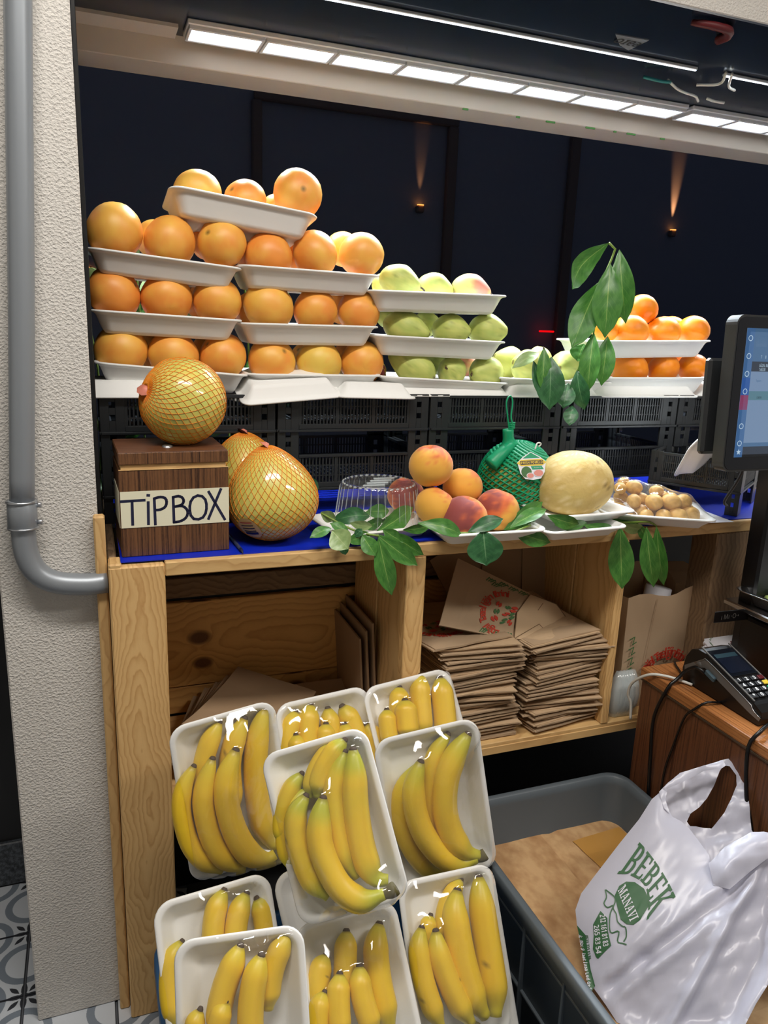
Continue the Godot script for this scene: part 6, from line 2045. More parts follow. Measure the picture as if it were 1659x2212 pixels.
	tube(mc, curve([Vector3(1.315, 1.185, 0.16), Vector3(1.31, 1.15, 0.15), Vector3(1.305, 1.105, 0.13), Vector3(1.325, 1.09, 0.12)], 14), 0.003, 6)
	tag(obj("screen_cable", done(mc), M.monitor_case), "short dark cable hanging from the underside of the monitor", "cable")
	# foam tray standing in the angled crate
	tray(Vector3(1.48, 1.225, -0.09), Basis(Vector3(0, 0, 1), 0.6) * Basis(Vector3.RIGHT, -0.8) * lying(), 0.27, 0.19, "white foam tray lying tipped in the angled crate beside the screen", "foam trays on the counter")

# ---------- bins in front of the counter ----------
func bin(called: String, label: String, at: Vector3, size: Vector3, m: StandardMaterial3D, ribs: bool) -> Node3D:
	var o := thing(called, label, "bin", at)
	var hx := size.x * 0.5
	var hy := size.z * 0.5
	var st := begin()
	var rings: Array = []
	for p in [[0.0, -size.y, 0.022], [-0.001, -0.03, 0.012], [-0.001, -0.03, 0.0], [0.0, 0.0, 0.0], [0.003, 0.002, 0.0], [0.012, 0.002, 0.0], [0.016, 0.0, 0.0], [0.018, -0.02, 0.0], [0.036, -size.y + 0.005, 0.0]]:
		var ins: float = p[0] + p[2]
		rings.append(ring(hx - ins, hy - ins, 0.05 - ins * 0.5, p[1]))
	loft(st, rings)
	var shell := obj("shell", done(st), m, o)
	shell.rotation.x = -PI * 0.5
	if ribs:
		var rb := begin(false)
		for k in 6:
			box(rb, Vector3(-hx - 0.001 + 0.016, -size.y * 0.5 - 0.02, -hy + 0.07 + (size.z - 0.14) * k / 5.0), Vector3(0.014, size.y - 0.05, 0.006), Basis.IDENTITY, 0.001)
		for y in [-0.06, -0.19]:
			box(rb, Vector3(-hx + 0.017, y, 0), Vector3(0.012, 0.006, size.z - 0.1), Basis.IDENTITY, 0.001)
		obj("rib", done(rb), m, o)
	return o

func build_bins() -> void:
	bin("storage_bin", "large grey plastic bin holding the cardboard and the shopping bag", Vector3(0.947, 0.4, 0.44), Vector3(0.475, 0.36, 0.80), M.grey_bin, true)
	bin("storage_bin", "blue plastic bin under the wrapped banana trays", Vector3(0.36, 0.215, 0.37), Vector3(0.6, 0.21, 0.68), M.blue_bin, false)
	var cb := thing("cardboard_sheet", "worn tan cardboard lying in the grey bin under the shopping bag", "cardboard", Vector3(0.955, 0.282, 0.35))
	var st := begin(false)
	sheet(st, PackedVector2Array([Vector2(-0.215, -0.29), Vector2(0.212, -0.29), Vector2(0.212, 0.29), Vector2(-0.215, 0.29)]), 0.022, func(v: Vector2) -> Vector3: return Vector3(v.x, 0.004 * noise.get_noise_2d(v.x * 5.0, v.y * 9.0) - 0.006 * exp(-pow((v.x + 0.02 + v.y * 0.15) / 0.006, 2.0)), v.y), Vector3.UP, 2.0)
	obj("sheet", done(st), M.worn_card, cb)
	obj("core", boxm(Vector3(0.427, 0.012, 0.58), 0.001, Vector3(-0.0015, -0.014, 0)), M.kraft_dark, cb)
	var tp := begin(false)
	sheet(tp, PackedVector2Array([Vector2(0.06, -0.24), Vector2(0.2, -0.25), Vector2(0.21, -0.12), Vector2(0.07, -0.1)]), 0.03, func(v: Vector2) -> Vector3: return Vector3(v.x, 0.0022 + 0.004 * noise.get_noise_2d(v.x * 5.0, v.y * 9.0), v.y), Vector3.UP)
	obj("tape", done(tp), M.tape, cb)

# ---------- wrapped bananas ----------
func build_bananas() -> void:
	var names := {
		"p5": "wrapped foam tray of greenish bananas lying in front on top of the others", "p3": "wrapped foam tray of six bananas standing at the left beside the wooden post", "p4": "wrapped foam tray of four bananas above the lower right one beside the grey bin",
		"p10": "wrapped foam tray of bananas at the lower right beside the grey bin", "p9": "wrapped foam tray of bananas in the middle of the bottom row", "p8": "wrapped foam tray of bananas nearest the viewer at the bottom left", "p6": "wrapped foam tray of bananas half hidden behind the bottom left one",
		"p2": "wrapped foam tray of bananas at the back, middle of the top row", "p1": "wrapped foam tray of bananas at the back right in front of the paper bag piles", "p7": "foam tray seen as a sliver under the greenish banana tray"}
	var bunches := {
		"p5": "bunch of greenish yellow bananas in the frontmost tray", "p3": "bunch of six speckled yellow bananas in the left tray beside the post", "p4": "bunch of four bananas with a dark crown in the right tray",
		"p10": "bunch of long yellow bananas in the lower right tray", "p9": "bunch of yellow bananas in the bottom middle tray", "p8": "bunch of yellow bananas in the tray nearest the viewer at the bottom left", "p6": "bunch of bananas in the half hidden lower left tray",
		"p2": "bunch of yellow bananas in the back middle tray", "p1": "bunch of stubby yellow bananas in the back right tray", "p7": ""}
	for p in [
		{at = Vector3(0.339, 0.652, 0.355), turn = Basis(Vector3(0.9153, 0.3034, 0.2650), Vector3(-0.1383, 0.8545, -0.5007), Vector3(-0.3784, 0.4216, 0.8241)), size = 0.98, green = 0.55, label = "p5", fruit = [
			[0.0150, [Vector3(-0.033, 0.091, -0.010), Vector3(-0.056, 0.073, -0.010), Vector3(-0.076, 0.045, -0.010), Vector3(-0.087, 0.015, -0.010), Vector3(-0.089, -0.013, -0.010)]],
			[0.0149, [Vector3(-0.029, 0.063, -0.010), Vector3(-0.054, 0.050, -0.010), Vector3(-0.074, 0.026, -0.010), Vector3(-0.087, -0.007, -0.010), Vector3(-0.085, -0.054, -0.010)]],
			[0.0135, [Vector3(0.033, 0.124, -0.008), Vector3(0.003, 0.103, -0.008), Vector3(-0.018, 0.077, -0.008), Vector3(-0.028, 0.050, -0.008)]],
			[0.0165, [Vector3(0.053, 0.125, -0.001), Vector3(0.025, 0.107, -0.001), Vector3(-0.000, 0.081, -0.001), Vector3(-0.015, 0.048, -0.001)]],
			[0.0171, [Vector3(0.049, 0.107, 0.005), Vector3(0.028, 0.077, 0.005), Vector3(0.013, 0.045, 0.005), Vector3(0.007, -0.004, 0.005), Vector3(0.007, -0.051, 0.005), Vector3(0.016, -0.088, 0.005)]],
			[0.0201, [Vector3(0.064, 0.107, 0.011), Vector3(0.056, 0.070, 0.011), Vector3(0.046, 0.029, 0.011), Vector3(0.039, -0.019, 0.011), Vector3(0.038, -0.065, 0.011), Vector3(0.046, -0.095, 0.011), Vector3(0.065, -0.103, 0.011)]],
			[0.0176, [Vector3(-0.030, 0.058, 0.016), Vector3(-0.051, 0.036, 0.016), Vector3(-0.061, 0.002, 0.016), Vector3(-0.060, -0.033, 0.016), Vector3(-0.052, -0.074, 0.016), Vector3(-0.034, -0.101, 0.016)]],
			[0.0195, [Vector3(-0.001, 0.049, 0.031), Vector3(-0.014, 0.021, 0.031), Vector3(-0.023, -0.015, 0.031), Vector3(-0.020, -0.054, 0.031), Vector3(-0.007, -0.092, 0.031), Vector3(0.019, -0.116, 0.031), Vector3(0.056, -0.116, 0.031)]]]},
		{at = Vector3(0.209, 0.613, 0.154), turn = Basis(Vector3(0.9888, 0.0823, -0.1247), Vector3(-0.1020, 0.9816, -0.1613), Vector3(0.1091, 0.1722, 0.9790)), size = 1.05, green = 0.05, label = "p3", fruit = [
			[0.0171, [Vector3(-0.006, 0.131, -0.009), Vector3(-0.029, 0.098, -0.009), Vector3(-0.045, 0.062, -0.009), Vector3(-0.054, 0.026, -0.009), Vector3(-0.056, -0.013, -0.009)]],
			[0.0190, [Vector3(0.041, 0.125, -0.008), Vector3(0.018, 0.090, -0.008), Vector3(0.003, 0.051, -0.008), Vector3(-0.002, 0.005, -0.008), Vector3(-0.002, -0.048, -0.008)]],
			[0.0209, [Vector3(0.080, 0.133, -0.006), Vector3(0.064, 0.094, -0.006), Vector3(0.051, 0.045, -0.006), Vector3(0.044, -0.010, -0.006), Vector3(0.043, -0.064, -0.006), Vector3(0.051, -0.112, -0.006), Vector3(0.061, -0.139, -0.006)]],
			[0.0159, [Vector3(-0.066, 0.071, 0.008), Vector3(-0.088, 0.040, 0.008), Vector3(-0.099, -0.003, 0.008), Vector3(-0.094, -0.065, 0.008), Vector3(-0.072, -0.112, 0.008), Vector3(-0.045, -0.138, 0.008)]],
			[0.0179, [Vector3(-0.033, 0.078, 0.017), Vector3(-0.053, 0.036, 0.017), Vector3(-0.062, -0.007, 0.017), Vector3(-0.055, -0.075, 0.017), Vector3(-0.033, -0.122, 0.017), Vector3(-0.006, -0.144, 0.017)]],
			[0.0209, [Vector3(0.008, 0.086, 0.028), Vector3(-0.013, 0.048, 0.028), Vector3(-0.022, 0.000, 0.028), Vector3(-0.015, -0.063, 0.028), Vector3(0.005, -0.114, 0.028), Vector3(0.035, -0.135, 0.028), Vector3(0.052, -0.133, 0.028)]]]},
		{at = Vector3(0.593, 0.546, 0.224), turn = Basis(Vector3(0.9815, 0.1517, 0.1166), Vector3(-0.1296, 0.9754, -0.1781), Vector3(-0.1408, 0.1597, 0.9771)), size = 1.12, green = 0.30, label = "p4", fruit = [
			[0.0174, [Vector3(-0.025, 0.085, -0.011), Vector3(-0.055, 0.053, -0.011), Vector3(-0.070, 0.015, -0.011), Vector3(-0.073, -0.035, -0.011), Vector3(-0.058, -0.091, -0.011), Vector3(-0.030, -0.135, -0.011), Vector3(0.004, -0.147, -0.011)]],
			[0.0183, [Vector3(0.045, 0.133, -0.010), Vector3(0.016, 0.101, -0.010), Vector3(-0.005, 0.045, -0.010), Vector3(-0.015, -0.008, -0.010), Vector3(-0.009, -0.071, -0.010), Vector3(0.009, -0.110, -0.010)]],
			[0.0230, [Vector3(0.078, 0.136, 0.017), Vector3(0.046, 0.100, 0.017), Vector3(0.022, 0.056, 0.017), Vector3(0.010, -0.001, 0.017), Vector3(0.017, -0.059, 0.017), Vector3(0.039, -0.098, 0.017), Vector3(0.067, -0.115, 0.017)]],
			[0.0213, [Vector3(-0.023, 0.105, 0.019), Vector3(-0.043, 0.064, 0.019), Vector3(-0.048, 0.015, 0.019), Vector3(-0.038, -0.039, 0.019), Vector3(-0.011, -0.090, 0.019), Vector3(0.021, -0.118, 0.019), Vector3(0.059, -0.117, 0.019)]]]},
		{at = Vector3(0.561, 0.360, 0.416), turn = Basis(Vector3(0.9945, -0.0825, -0.0640), Vector3(0.0329, 0.8298, -0.5570), Vector3(0.0991, 0.5519, 0.8280)), size = 1.06, green = 0.15, label = "p10", fruit = [
			[0.0149, [Vector3(0.034, 0.130, -0.012), Vector3(0.002, 0.102, -0.012), Vector3(-0.014, 0.072, -0.012), Vector3(-0.021, 0.037, -0.012)]],
			[0.0144, [Vector3(-0.038, 0.084, -0.012), Vector3(-0.047, 0.064, -0.012), Vector3(-0.048, 0.032, -0.012)]],
			[0.0230, [Vector3(0.063, 0.132, 0.005), Vector3(0.060, 0.089, 0.005), Vector3(0.059, 0.037, 0.005), Vector3(0.059, -0.013, 0.005), Vector3(0.058, -0.059, 0.005), Vector3(0.053, -0.092, 0.005)]],
			[0.0227, [Vector3(0.010, 0.119, 0.014), Vector3(-0.002, 0.087, 0.014), Vector3(-0.003, 0.040, 0.014), Vector3(0.001, -0.006, 0.014), Vector3(0.010, -0.050, 0.014), Vector3(0.028, -0.085, 0.014)]],
			[0.0172, [Vector3(-0.070, 0.073, 0.011), Vector3(-0.081, 0.042, 0.011), Vector3(-0.080, 0.000, 0.011), Vector3(-0.071, -0.045, 0.011), Vector3(-0.058, -0.082, 0.011)]],
			[0.0188, [Vector3(-0.047, 0.064, 0.018), Vector3(-0.047, 0.029, 0.018), Vector3(-0.037, -0.011, 0.018), Vector3(-0.022, -0.052, 0.018), Vector3(-0.003, -0.087, 0.018)]]]},
		{at = Vector3(0.366, 0.373, 0.451), turn = Basis(Vector3(0.9983, -0.0083, -0.0577), Vector3(-0.0313, 0.7590, -0.6503), Vector3(0.0492, 0.6510, 0.7574)), size = 0.98, green = 0.12, label = "p9", fruit = [
			[0.0171, [Vector3(-0.044, 0.084, -0.008), Vector3(-0.058, 0.066, -0.008), Vector3(-0.067, 0.040, -0.008), Vector3(-0.069, 0.012, -0.008)]],
			[0.0182, [Vector3(-0.002, 0.110, -0.007), Vector3(-0.010, 0.080, -0.007), Vector3(-0.018, 0.049, -0.007), Vector3(-0.024, 0.018, -0.007)]],
			[0.0200, [Vector3(0.055, 0.107, 0.003), Vector3(0.040, 0.074, 0.003), Vector3(0.034, 0.032, 0.003), Vector3(0.034, -0.007, 0.003), Vector3(0.037, -0.046, 0.003)]],
			[0.0157, [Vector3(-0.063, 0.036, 0.014), Vector3(-0.076, 0.018, 0.014), Vector3(-0.084, -0.007, 0.014), Vector3(-0.087, -0.034, 0.014)]],
			[0.0174, [Vector3(-0.034, 0.055, 0.019), Vector3(-0.042, 0.031, 0.019), Vector3(-0.048, 0.001, 0.019), Vector3(-0.050, -0.029, 0.019)]],
			[0.0176, [Vector3(-0.000, 0.057, 0.021), Vector3(-0.005, 0.027, 0.021), Vector3(-0.003, -0.005, 0.021), Vector3(0.004, -0.041, 0.021)]]]},
		{at = Vector3(0.154, 0.481, 0.545), turn = Basis(Vector3(0.9768, 0.0634, 0.2044), Vector3(0.0404, 0.8833, -0.4671), Vector3(-0.2102, 0.4645, 0.8603)), size = 0.97, green = 0.05, label = "p8", fruit = [
			[0.0155, [Vector3(0.069, 0.123, -0.009), Vector3(0.056, 0.105, -0.009), Vector3(0.045, 0.083, -0.009), Vector3(0.038, 0.058, -0.009), Vector3(0.035, 0.030, -0.009)]],
			[0.0165, [Vector3(0.001, 0.121, 0.005), Vector3(-0.011, 0.098, 0.005), Vector3(-0.024, 0.071, 0.005), Vector3(-0.033, 0.041, 0.005), Vector3(-0.036, 0.011, 0.005)]],
			[0.0170, [Vector3(0.030, 0.107, 0.013), Vector3(0.020, 0.082, 0.013), Vector3(0.013, 0.052, 0.013), Vector3(0.010, 0.022, 0.013), Vector3(0.012, -0.006, 0.013)]],
			[0.0142, [Vector3(-0.021, 0.057, 0.016), Vector3(-0.029, 0.042, 0.016), Vector3(-0.035, 0.018, 0.016), Vector3(-0.036, -0.006, 0.016)]],
			[0.0130, [Vector3(-0.058, 0.048, 0.007), Vector3(-0.065, 0.033, 0.007), Vector3(-0.068, 0.011, 0.007), Vector3(-0.066, -0.011, 0.007)]]]},
		{at = Vector3(0.156, 0.405, 0.370), turn = Basis(Vector3(0.9951, 0.0015, -0.0993), Vector3(-0.0533, 0.8517, -0.5213), Vector3(0.0838, 0.5240, 0.8476)), size = 1.04, green = 0.20, label = "p6", fruit = [
			[0.0160, [Vector3(0.073, 0.108, -0.010), Vector3(0.078, 0.083, -0.010), Vector3(0.078, 0.055, -0.010), Vector3(0.074, 0.031, -0.010)]],
			[0.0172, [Vector3(0.018, 0.138, 0.001), Vector3(0.001, 0.113, 0.001), Vector3(-0.008, 0.085, 0.001), Vector3(-0.013, 0.053, 0.001), Vector3(-0.013, 0.026, 0.001)]],
			[0.0173, [Vector3(0.053, 0.124, 0.007), Vector3(0.038, 0.104, 0.007), Vector3(0.027, 0.076, 0.007), Vector3(0.021, 0.043, 0.007), Vector3(0.021, 0.016, 0.007)]],
			[0.0137, [Vector3(-0.059, 0.080, -0.007), Vector3(-0.076, 0.064, -0.007), Vector3(-0.086, 0.034, -0.007), Vector3(-0.088, -0.004, -0.007), Vector3(-0.081, -0.038, -0.007)]]]},
		{at = Vector3(0.426, 0.569, 0.095), turn = Basis(Vector3(0.9892, 0.0053, -0.1467), Vector3(-0.0737, 0.8820, -0.4654), Vector3(0.1270, 0.4711, 0.8729)), size = 1.12, green = 0.08, label = "p2", fruit = [
			[0.0181, [Vector3(-0.059, 0.137, -0.010), Vector3(-0.076, 0.108, -0.010), Vector3(-0.089, 0.075, -0.010), Vector3(-0.096, 0.042, -0.010)]],
			[0.0211, [Vector3(-0.026, 0.144, -0.007), Vector3(-0.038, 0.108, -0.007), Vector3(-0.043, 0.073, -0.007), Vector3(-0.046, 0.038, -0.007)]],
			[0.0194, [Vector3(0.011, 0.129, -0.009), Vector3(0.010, 0.093, -0.009), Vector3(0.009, 0.052, -0.009), Vector3(0.010, 0.021, -0.009)]],
			[0.0215, [Vector3(0.043, 0.127, -0.007), Vector3(0.056, 0.092, -0.007), Vector3(0.061, 0.054, -0.007), Vector3(0.060, 0.018, -0.007)]],
			[0.0187, [Vector3(0.083, 0.080, 0.003), Vector3(0.096, 0.053, 0.003), Vector3(0.100, 0.017, 0.003), Vector3(0.098, -0.014, 0.003)]],
			[0.0181, [Vector3(-0.008, 0.101, 0.013), Vector3(-0.014, 0.071, 0.013), Vector3(-0.016, 0.036, 0.013)]],
			[0.0169, [Vector3(-0.074, 0.094, 0.009), Vector3(-0.076, 0.064, 0.009), Vector3(-0.077, 0.029, 0.009)]],
			[0.0165, [Vector3(0.033, 0.092, 0.012), Vector3(0.032, 0.060, 0.012), Vector3(0.032, 0.025, 0.012)]]]},
		{at = Vector3(0.624, 0.578, 0.098), turn = Basis(Vector3(0.9891, 0.0311, -0.1441), Vector3(-0.1031, 0.8447, -0.5252), Vector3(0.1054, 0.5343, 0.8387)), size = 1.16, green = 0.12, label = "p1", fruit = [
			[0.0216, [Vector3(0.039, 0.162, -0.008), Vector3(0.026, 0.121, -0.008), Vector3(0.016, 0.075, -0.008), Vector3(0.008, 0.034, -0.008)]],
			[0.0230, [Vector3(0.082, 0.146, -0.003), Vector3(0.076, 0.104, -0.003), Vector3(0.067, 0.057, -0.003), Vector3(0.056, 0.016, -0.003)]],
			[0.0202, [Vector3(-0.018, 0.148, -0.009), Vector3(-0.030, 0.110, -0.009), Vector3(-0.039, 0.069, -0.009)]],
			[0.0227, [Vector3(-0.025, 0.119, 0.016), Vector3(-0.032, 0.084, 0.016), Vector3(-0.039, 0.044, 0.016)]],
			[0.0177, [Vector3(-0.068, 0.110, 0.007), Vector3(-0.075, 0.077, 0.007), Vector3(-0.079, 0.041, 0.007)]]]},
		{at = Vector3(0.379, 0.357, 0.300), turn = Basis(Vector3(0.9884, 0.0590, -0.1397), Vector3(-0.1273, 0.8232, -0.5533), Vector3(0.0824, 0.5646, 0.8212)), size = 1.04, green = 0.10, label = "p7", fruit = [
			]},
	]:
		var sx: float = 0.19 * p.size
		var sy: float = 0.285 * p.size
		var t := thing("foam_tray", names[p.label], "tray", p.at, p.turn, "wrapped banana trays")
		obj("tray", tray_mesh(sx, sy, 0.03), M.foam, t)
		obj("film", film_mesh(sx, sy, p.fruit, int(p.size * 700.0) + p.fruit.size()), M.film, t)
		if p.fruit.is_empty():
			continue
		var b := thing("banana_bunch", bunches[p.label], "bananas", p.at, p.turn, "bunches of bananas")
		var k := 0
		for f in p.fruit:
			k += 1
			var bn := obj("banana", banana_mesh(f[1], f[0] * 1.08, p.green, k * 7 + int(p.at.x * 100.0)), M.banana, b)
			var d: Vector3 = (f[1][0] - f[1][1]).normalized()
			var st := begin()
			tube(st, [f[1][0] - d * 0.002, f[1][0] + d * 0.002, f[1][0] + d * 0.005], [f[0] * 0.36, f[0] * 0.34, f[0] * 0.22], 7)
			obj("tip", done(st), M.dark_stem, bn)
		if p.label in ["p3", "p4", "p5", "p10"]:
			var last: Array = p.fruit[-1][1] if p.label != "p3" else p.fruit[2][1]
			var e: Vector3 = last[-1]
			var dir: Vector3 = (last[-1] - last[-2]).normalized()
			var st := begin()
			tube(st, curve([e - dir * 0.004, e + dir * 0.008, e + dir * 0.02 + Vector3(0, 0.004, 0)], 6), [0.008, 0.0085, 0.009, 0.0105, 0.0115, 0.012, 0.011], 9)
			obj("crown", done(st), M.crown, b)

# ---------- shopping bag ----------
func build_shopping_bag() -> void:
	var bn := Vector3(-0.4963, 0.7444, 0.4467)
	var bx := Vector3(-0.1654, -0.5862, 0.7931)
	var by := Vector3(0.8523, 0.3197, 0.4141)
	var bo := Vector3(0.820, 0.380, 0.389)
	var front := PackedVector2Array([Vector2(-0.190, 0.236), Vector2(-0.172, 0.201), Vector2(-0.139, 0.165), Vector2(-0.101, 0.114), Vector2(-0.055, 0.055), Vector2(-0.026, 0.018), Vector2(-0.000, -0.000), Vector2(0.027, -0.004), Vector2(0.085, -0.005), Vector2(0.131, 0.000), Vector2(0.157, 0.013), Vector2(0.185, 0.025), Vector2(0.215, 0.076), Vector2(0.232, 0.215), Vector2(0.189, 0.261), Vector2(0.149, 0.310), Vector2(0.021, 0.377), Vector2(-0.028, 0.380), Vector2(-0.041, 0.358), Vector2(-0.025, 0.322), Vector2(-0.024, 0.292), Vector2(-0.038, 0.269), Vector2(-0.052, 0.271), Vector2(-0.079, 0.262), Vector2(-0.106, 0.252), Vector2(-0.121, 0.242), Vector2(-0.132, 0.229), Vector2(-0.147, 0.225), Vector2(-0.167, 0.226)])
	var strap_one := PackedVector2Array([Vector2(-0.219, 0.359), Vector2(-0.215, 0.315), Vector2(-0.211, 0.271), Vector2(-0.196, 0.242), Vector2(-0.182, 0.219), Vector2(-0.149, 0.218), Vector2(-0.137, 0.226), Vector2(-0.164, 0.226), Vector2(-0.185, 0.237), Vector2(-0.193, 0.272), Vector2(-0.206, 0.317), Vector2(-0.203, 0.351), Vector2(-0.207, 0.361)])
	var strap_two := PackedVector2Array([Vector2(-0.036, 0.263), Vector2(-0.036, 0.267), Vector2(-0.057, 0.301), Vector2(-0.066, 0.330), Vector2(-0.074, 0.356), Vector2(-0.071, 0.378), Vector2(-0.062, 0.401), Vector2(-0.046, 0.403), Vector2(-0.030, 0.379), Vector2(-0.007, 0.325), Vector2(0.014, 0.283), Vector2(0.003, 0.258)])
	var back := PackedVector2Array([Vector2(-0.236, 0.364), Vector2(-0.236, 0.388), Vector2(-0.217, 0.406), Vector2(-0.190, 0.399), Vector2(-0.142, 0.385), Vector2(-0.095, 0.372), Vector2(-0.071, 0.376), Vector2(-0.003, 0.321), Vector2(-0.015, 0.245), Vector2(-0.112, 0.230), Vector2(-0.168, 0.224), Vector2(-0.192, 0.232), Vector2(-0.209, 0.248), Vector2(-0.219, 0.293)])
	var hole := PackedVector2Array([Vector2(-0.225, 0.366), Vector2(-0.219, 0.376), Vector2(-0.200, 0.382), Vector2(-0.181, 0.376), Vector2(-0.155, 0.354), Vector2(-0.134, 0.333), Vector2(-0.120, 0.314), Vector2(-0.111, 0.300), Vector2(-0.118, 0.277), Vector2(-0.123, 0.262), Vector2(-0.133, 0.259), Vector2(-0.145, 0.270), Vector2(-0.157, 0.294), Vector2(-0.171, 0.314), Vector2(-0.192, 0.336), Vector2(-0.214, 0.354)])
	var name_box := [Vector2(-0.0460, 0.0944), Vector2(0.0418, 0.1225), Vector2(0.0119, 0.1862), Vector2(-0.0943, 0.1526)]
	var blob := PackedVector2Array([Vector2(-0.009, 0.079), Vector2(-0.024, 0.092), Vector2(-0.029, 0.107), Vector2(-0.025, 0.122), Vector2(-0.011, 0.135), Vector2(0.006, 0.138), Vector2(0.016, 0.137), Vector2(0.027, 0.125), Vector2(0.039, 0.112), Vector2(0.045, 0.098), Vector2(0.042, 0.086), Vector2(0.032, 0.078), Vector2(0.013, 0.078)])
	var second_box := [Vector2(-0.0162, 0.0868), Vector2(0.0394, 0.0934), Vector2(0.0348, 0.1109), Vector2(-0.0255, 0.1038)]
	var plate := PackedVector2Array([Vector2(0.012, 0.046), Vector2(0.026, 0.055), Vector2(0.046, 0.050), Vector2(0.071, 0.049), Vector2(0.087, 0.020), Vector2(0.084, 0.017), Vector2(0.070, 0.015), Vector2(0.048, 0.023), Vector2(0.032, 0.026)])
	var line_one := [Vector2(0.0188, 0.0423), Vector2(0.0706, 0.0339), Vector2(0.0701, 0.0446), Vector2(0.0194, 0.0528)]
	var line_two := [Vector2(0.0344, 0.0269), Vector2(0.0794, 0.0183), Vector2(0.0799, 0.0285), Vector2(0.0338, 0.0369)]
	var small_line := [Vector2(0.0458, 0.0055), Vector2(0.0861, 0.0015), Vector2(0.0849, 0.0075), Vector2(0.0468, 0.0122)]
	var band := PackedVector2Array([Vector2(0.026, -0.004), Vector2(0.046, 0.008), Vector2(0.074, 0.004), Vector2(0.102, 0.002), Vector2(0.127, 0.003), Vector2(0.139, -0.010), Vector2(0.085, -0.005)])
	var band_line := [Vector2(0.0420, -0.0052), Vector2(0.1336, -0.0104), Vector2(0.1309, -0.0023), Vector2(0.0474, 0.0027)]
	var scroll := [Vector2(-0.0220, 0.0647), Vector2(-0.0091, 0.0633), Vector2(0.0005, 0.0558), Vector2(0.0088, 0.0605), Vector2(0.0074, 0.0715), Vector2(0.0208, 0.0617), Vector2(0.0408, 0.0548), Vector2(0.0512, 0.0552), Vector2(0.0512, 0.0690), Vector2(0.0666, 0.0621), Vector2(0.0709, 0.0700), Vector2(0.0738, 0.0760)]
	var scroll_two := [Vector2(-0.0219, 0.0658), Vector2(-0.0079, 0.0772), Vector2(0.0017, 0.0767), Vector2(0.0115, 0.0703), Vector2(0.0225, 0.0729), Vector2(0.0350, 0.0716), Vector2(0.0443, 0.0780), Vector2(0.0472, 0.0829), Vector2(0.0611, 0.0798), Vector2(0.0683, 0.0731)]
	var name_mid := Vector2(-0.0157, 0.0284)
	var o := thing("shopping_bag", "white plastic shopping bag with green lettering lying in the grey bin", "bag", bo)
	var wr := FastNoiseLite.new()
	wr.seed = 4
	wr.frequency = 1.0
	wr.noise_type = FastNoiseLite.TYPE_CELLULAR
	wr.cellular_return_type = FastNoiseLite.RETURN_DISTANCE2_SUB
	var inside := func(poly: PackedVector2Array, v: Vector2) -> float:
		var d := 9.0
		for i in poly.size():
			var q := Geometry2D.get_closest_point_to_segment(v, poly[i], poly[(i + 1) % poly.size()])
			d = minf(d, v.distance_to(q))
		return d
	# height of the front panel over its plane: bulge, broad folds, crumples where it is creased
	var high := func(v: Vector2) -> float:
		var d: float = inside.call(front, v)
		var q1 := v.x - 0.131 + 0.44 * v.y
		var q2 := v.x - 0.183 + 0.92 * (v.y - 0.135)
		var fold := -0.018 * smoothstep(-0.004, 0.014, q1) + 0.010 * exp(-pow((q1 - 0.034) / 0.012, 2.0)) + 0.014 * exp(-pow(q2 / 0.011, 2.0)) - 0.012 * smoothstep(0.0, 0.022, q2)
		fold -= 0.012 * exp(-pow((v.x - 0.098) / 0.012, 2.0) - pow((v.y - 0.1) / 0.022, 2.0))
		var crump := smoothstep(0.02, 0.14, v.x + 0.25 * v.y)
		var n := 0.012 * (absf(noise.get_noise_2d((v.x + v.y * 0.6) * 16.0, (v.y - v.x * 0.6) * 5.0)) - 0.2) * (0.2 + crump)
		var c := (0.35 - wr.get_noise_2d(v.x * 15.0 + v.y * 10.0, v.y * 8.0 - v.x * 6.0)) * 0.0045 * crump
		return 0.025 * (1.0 - exp(-d * 22.0)) + fold * smoothstep(0.0, 0.03, d) + n * smoothstep(0.0, 0.02, d) + c
	var on_front := func(v: Vector2) -> Vector3: return bx * v.x + by * v.y + bn * high.call(v)
	var s0 := begin()
	sheet(s0, front, 0.007, on_front, bn)
	obj("front_panel", done(s0), M.bag, o)
	var s1 := begin()
	sheet(s1, strap_one, 0.008, func(v: Vector2) -> Vector3:
		var d: float = inside.call(strap_one, v)
		return bx * v.x + by * v.y + bn * (0.006 * noise.get_noise_2d(v.x * 30.0, v.y * 9.0) + 0.4 * d + 0.004), bn)
	obj("handle", done(s1), M.bag, o)
	var s2 := begin()
	sheet(s2, strap_two, 0.008, func(v: Vector2) -> Vector3:
		var d: float = inside.call(strap_two, v)
		return bx * v.x + by * v.y + bn * (0.02 + 0.5 * d + 0.006 * noise.get_noise_2d(v.x * 26.0, v.y * 14.0)), bn)
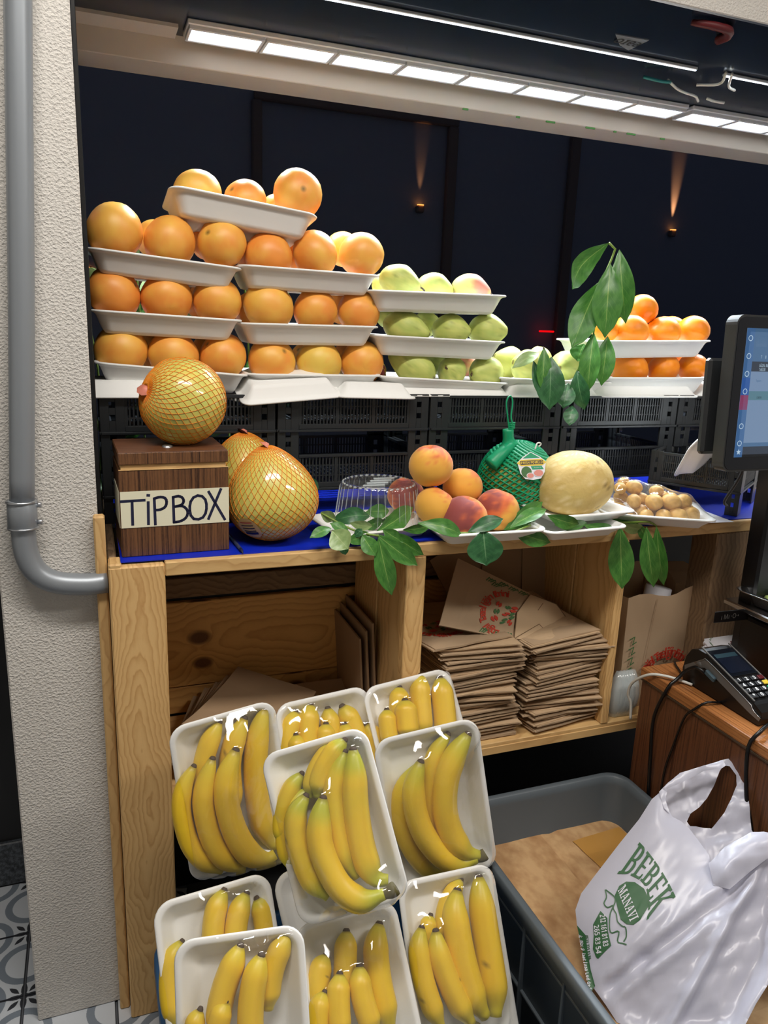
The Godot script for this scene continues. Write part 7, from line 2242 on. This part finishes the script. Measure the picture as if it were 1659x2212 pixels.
	obj("handle", done(s2), M.bag, o)
	var s3 := begin()
	sheet(s3, back, 0.008, func(v: Vector2) -> Vector3: return bx * v.x + by * v.y + bn * (-0.05 + 0.014 * noise.get_noise_2d(v.x * 12.0, v.y * 8.0) - 0.01 * absf(noise.get_noise_2d(v.x * 5.0, v.y * 22.0))), bn, 1.0, [hole])
	obj("back_panel", done(s3), M.bag, o)
	# the print, laid on the folds of the front panel
	var over := func(v: Vector2, l: float) -> Vector3: return on_front.call(v) + bn * l
	var boxed := func(q: Array, s: float, t: float) -> Vector2: return (q[0] as Vector2).lerp(q[1], s).lerp((q[3] as Vector2).lerp(q[2], s), t)
	var cells := func(called: String, poly: PackedVector2Array, lift: float, m: String) -> void:
		var s := begin()
		sheet(s, poly, 0.006, func(v: Vector2) -> Vector3: return over.call(v, lift), bn)
		obj(called, done(s), M[m], o)
	cells.call("oval_print", blob, 0.0012, "bag_ink")
	cells.call("number_panel", plate, 0.0012, "bag_ink")
	cells.call("print_band", band, 0.0012, "bag_ink")
	for q in [["BEBEK", name_box, "bag_ink", 3.62, true, 0.0013], ["MANAVI", second_box, "white_ink", 4.45, true, 0.002], ["212 161 81 83", line_one, "white_ink", 6.7, false, 0.002], ["265 83 54", line_two, "white_ink", 4.75, false, 0.002], ["0531 721 83 86", small_line, "bag_ink", 7.5, false, 0.0013], ["k. No: 9  isat İnsa Lod de S", band_line, "white_ink", 12.5, false, 0.002]]:
		var m := words_in(q[0], func(s: float, t: float) -> Vector3: return over.call(boxed.call(q[1], s, t) + (name_mid * 4.0 * s * (1.0 - s) * (1.0 - 0.85 * t) if q[0] == "BEBEK" else Vector2.ZERO), q[5]), bn, q[4], 800 if q[4] else 600)
		obj("lettering", m, M[q[2]], o)
	for q in [scroll, scroll_two]:
		var s := begin(false)
		var pts: Array = []
		for v: Vector2 in q:
			pts.append(over.call(v, 0.0014))
		ribbon(s, curve(pts, 40), 0.0022, bn, 0.0)
		obj("scroll_print", done(s), M.bag_ink, o)
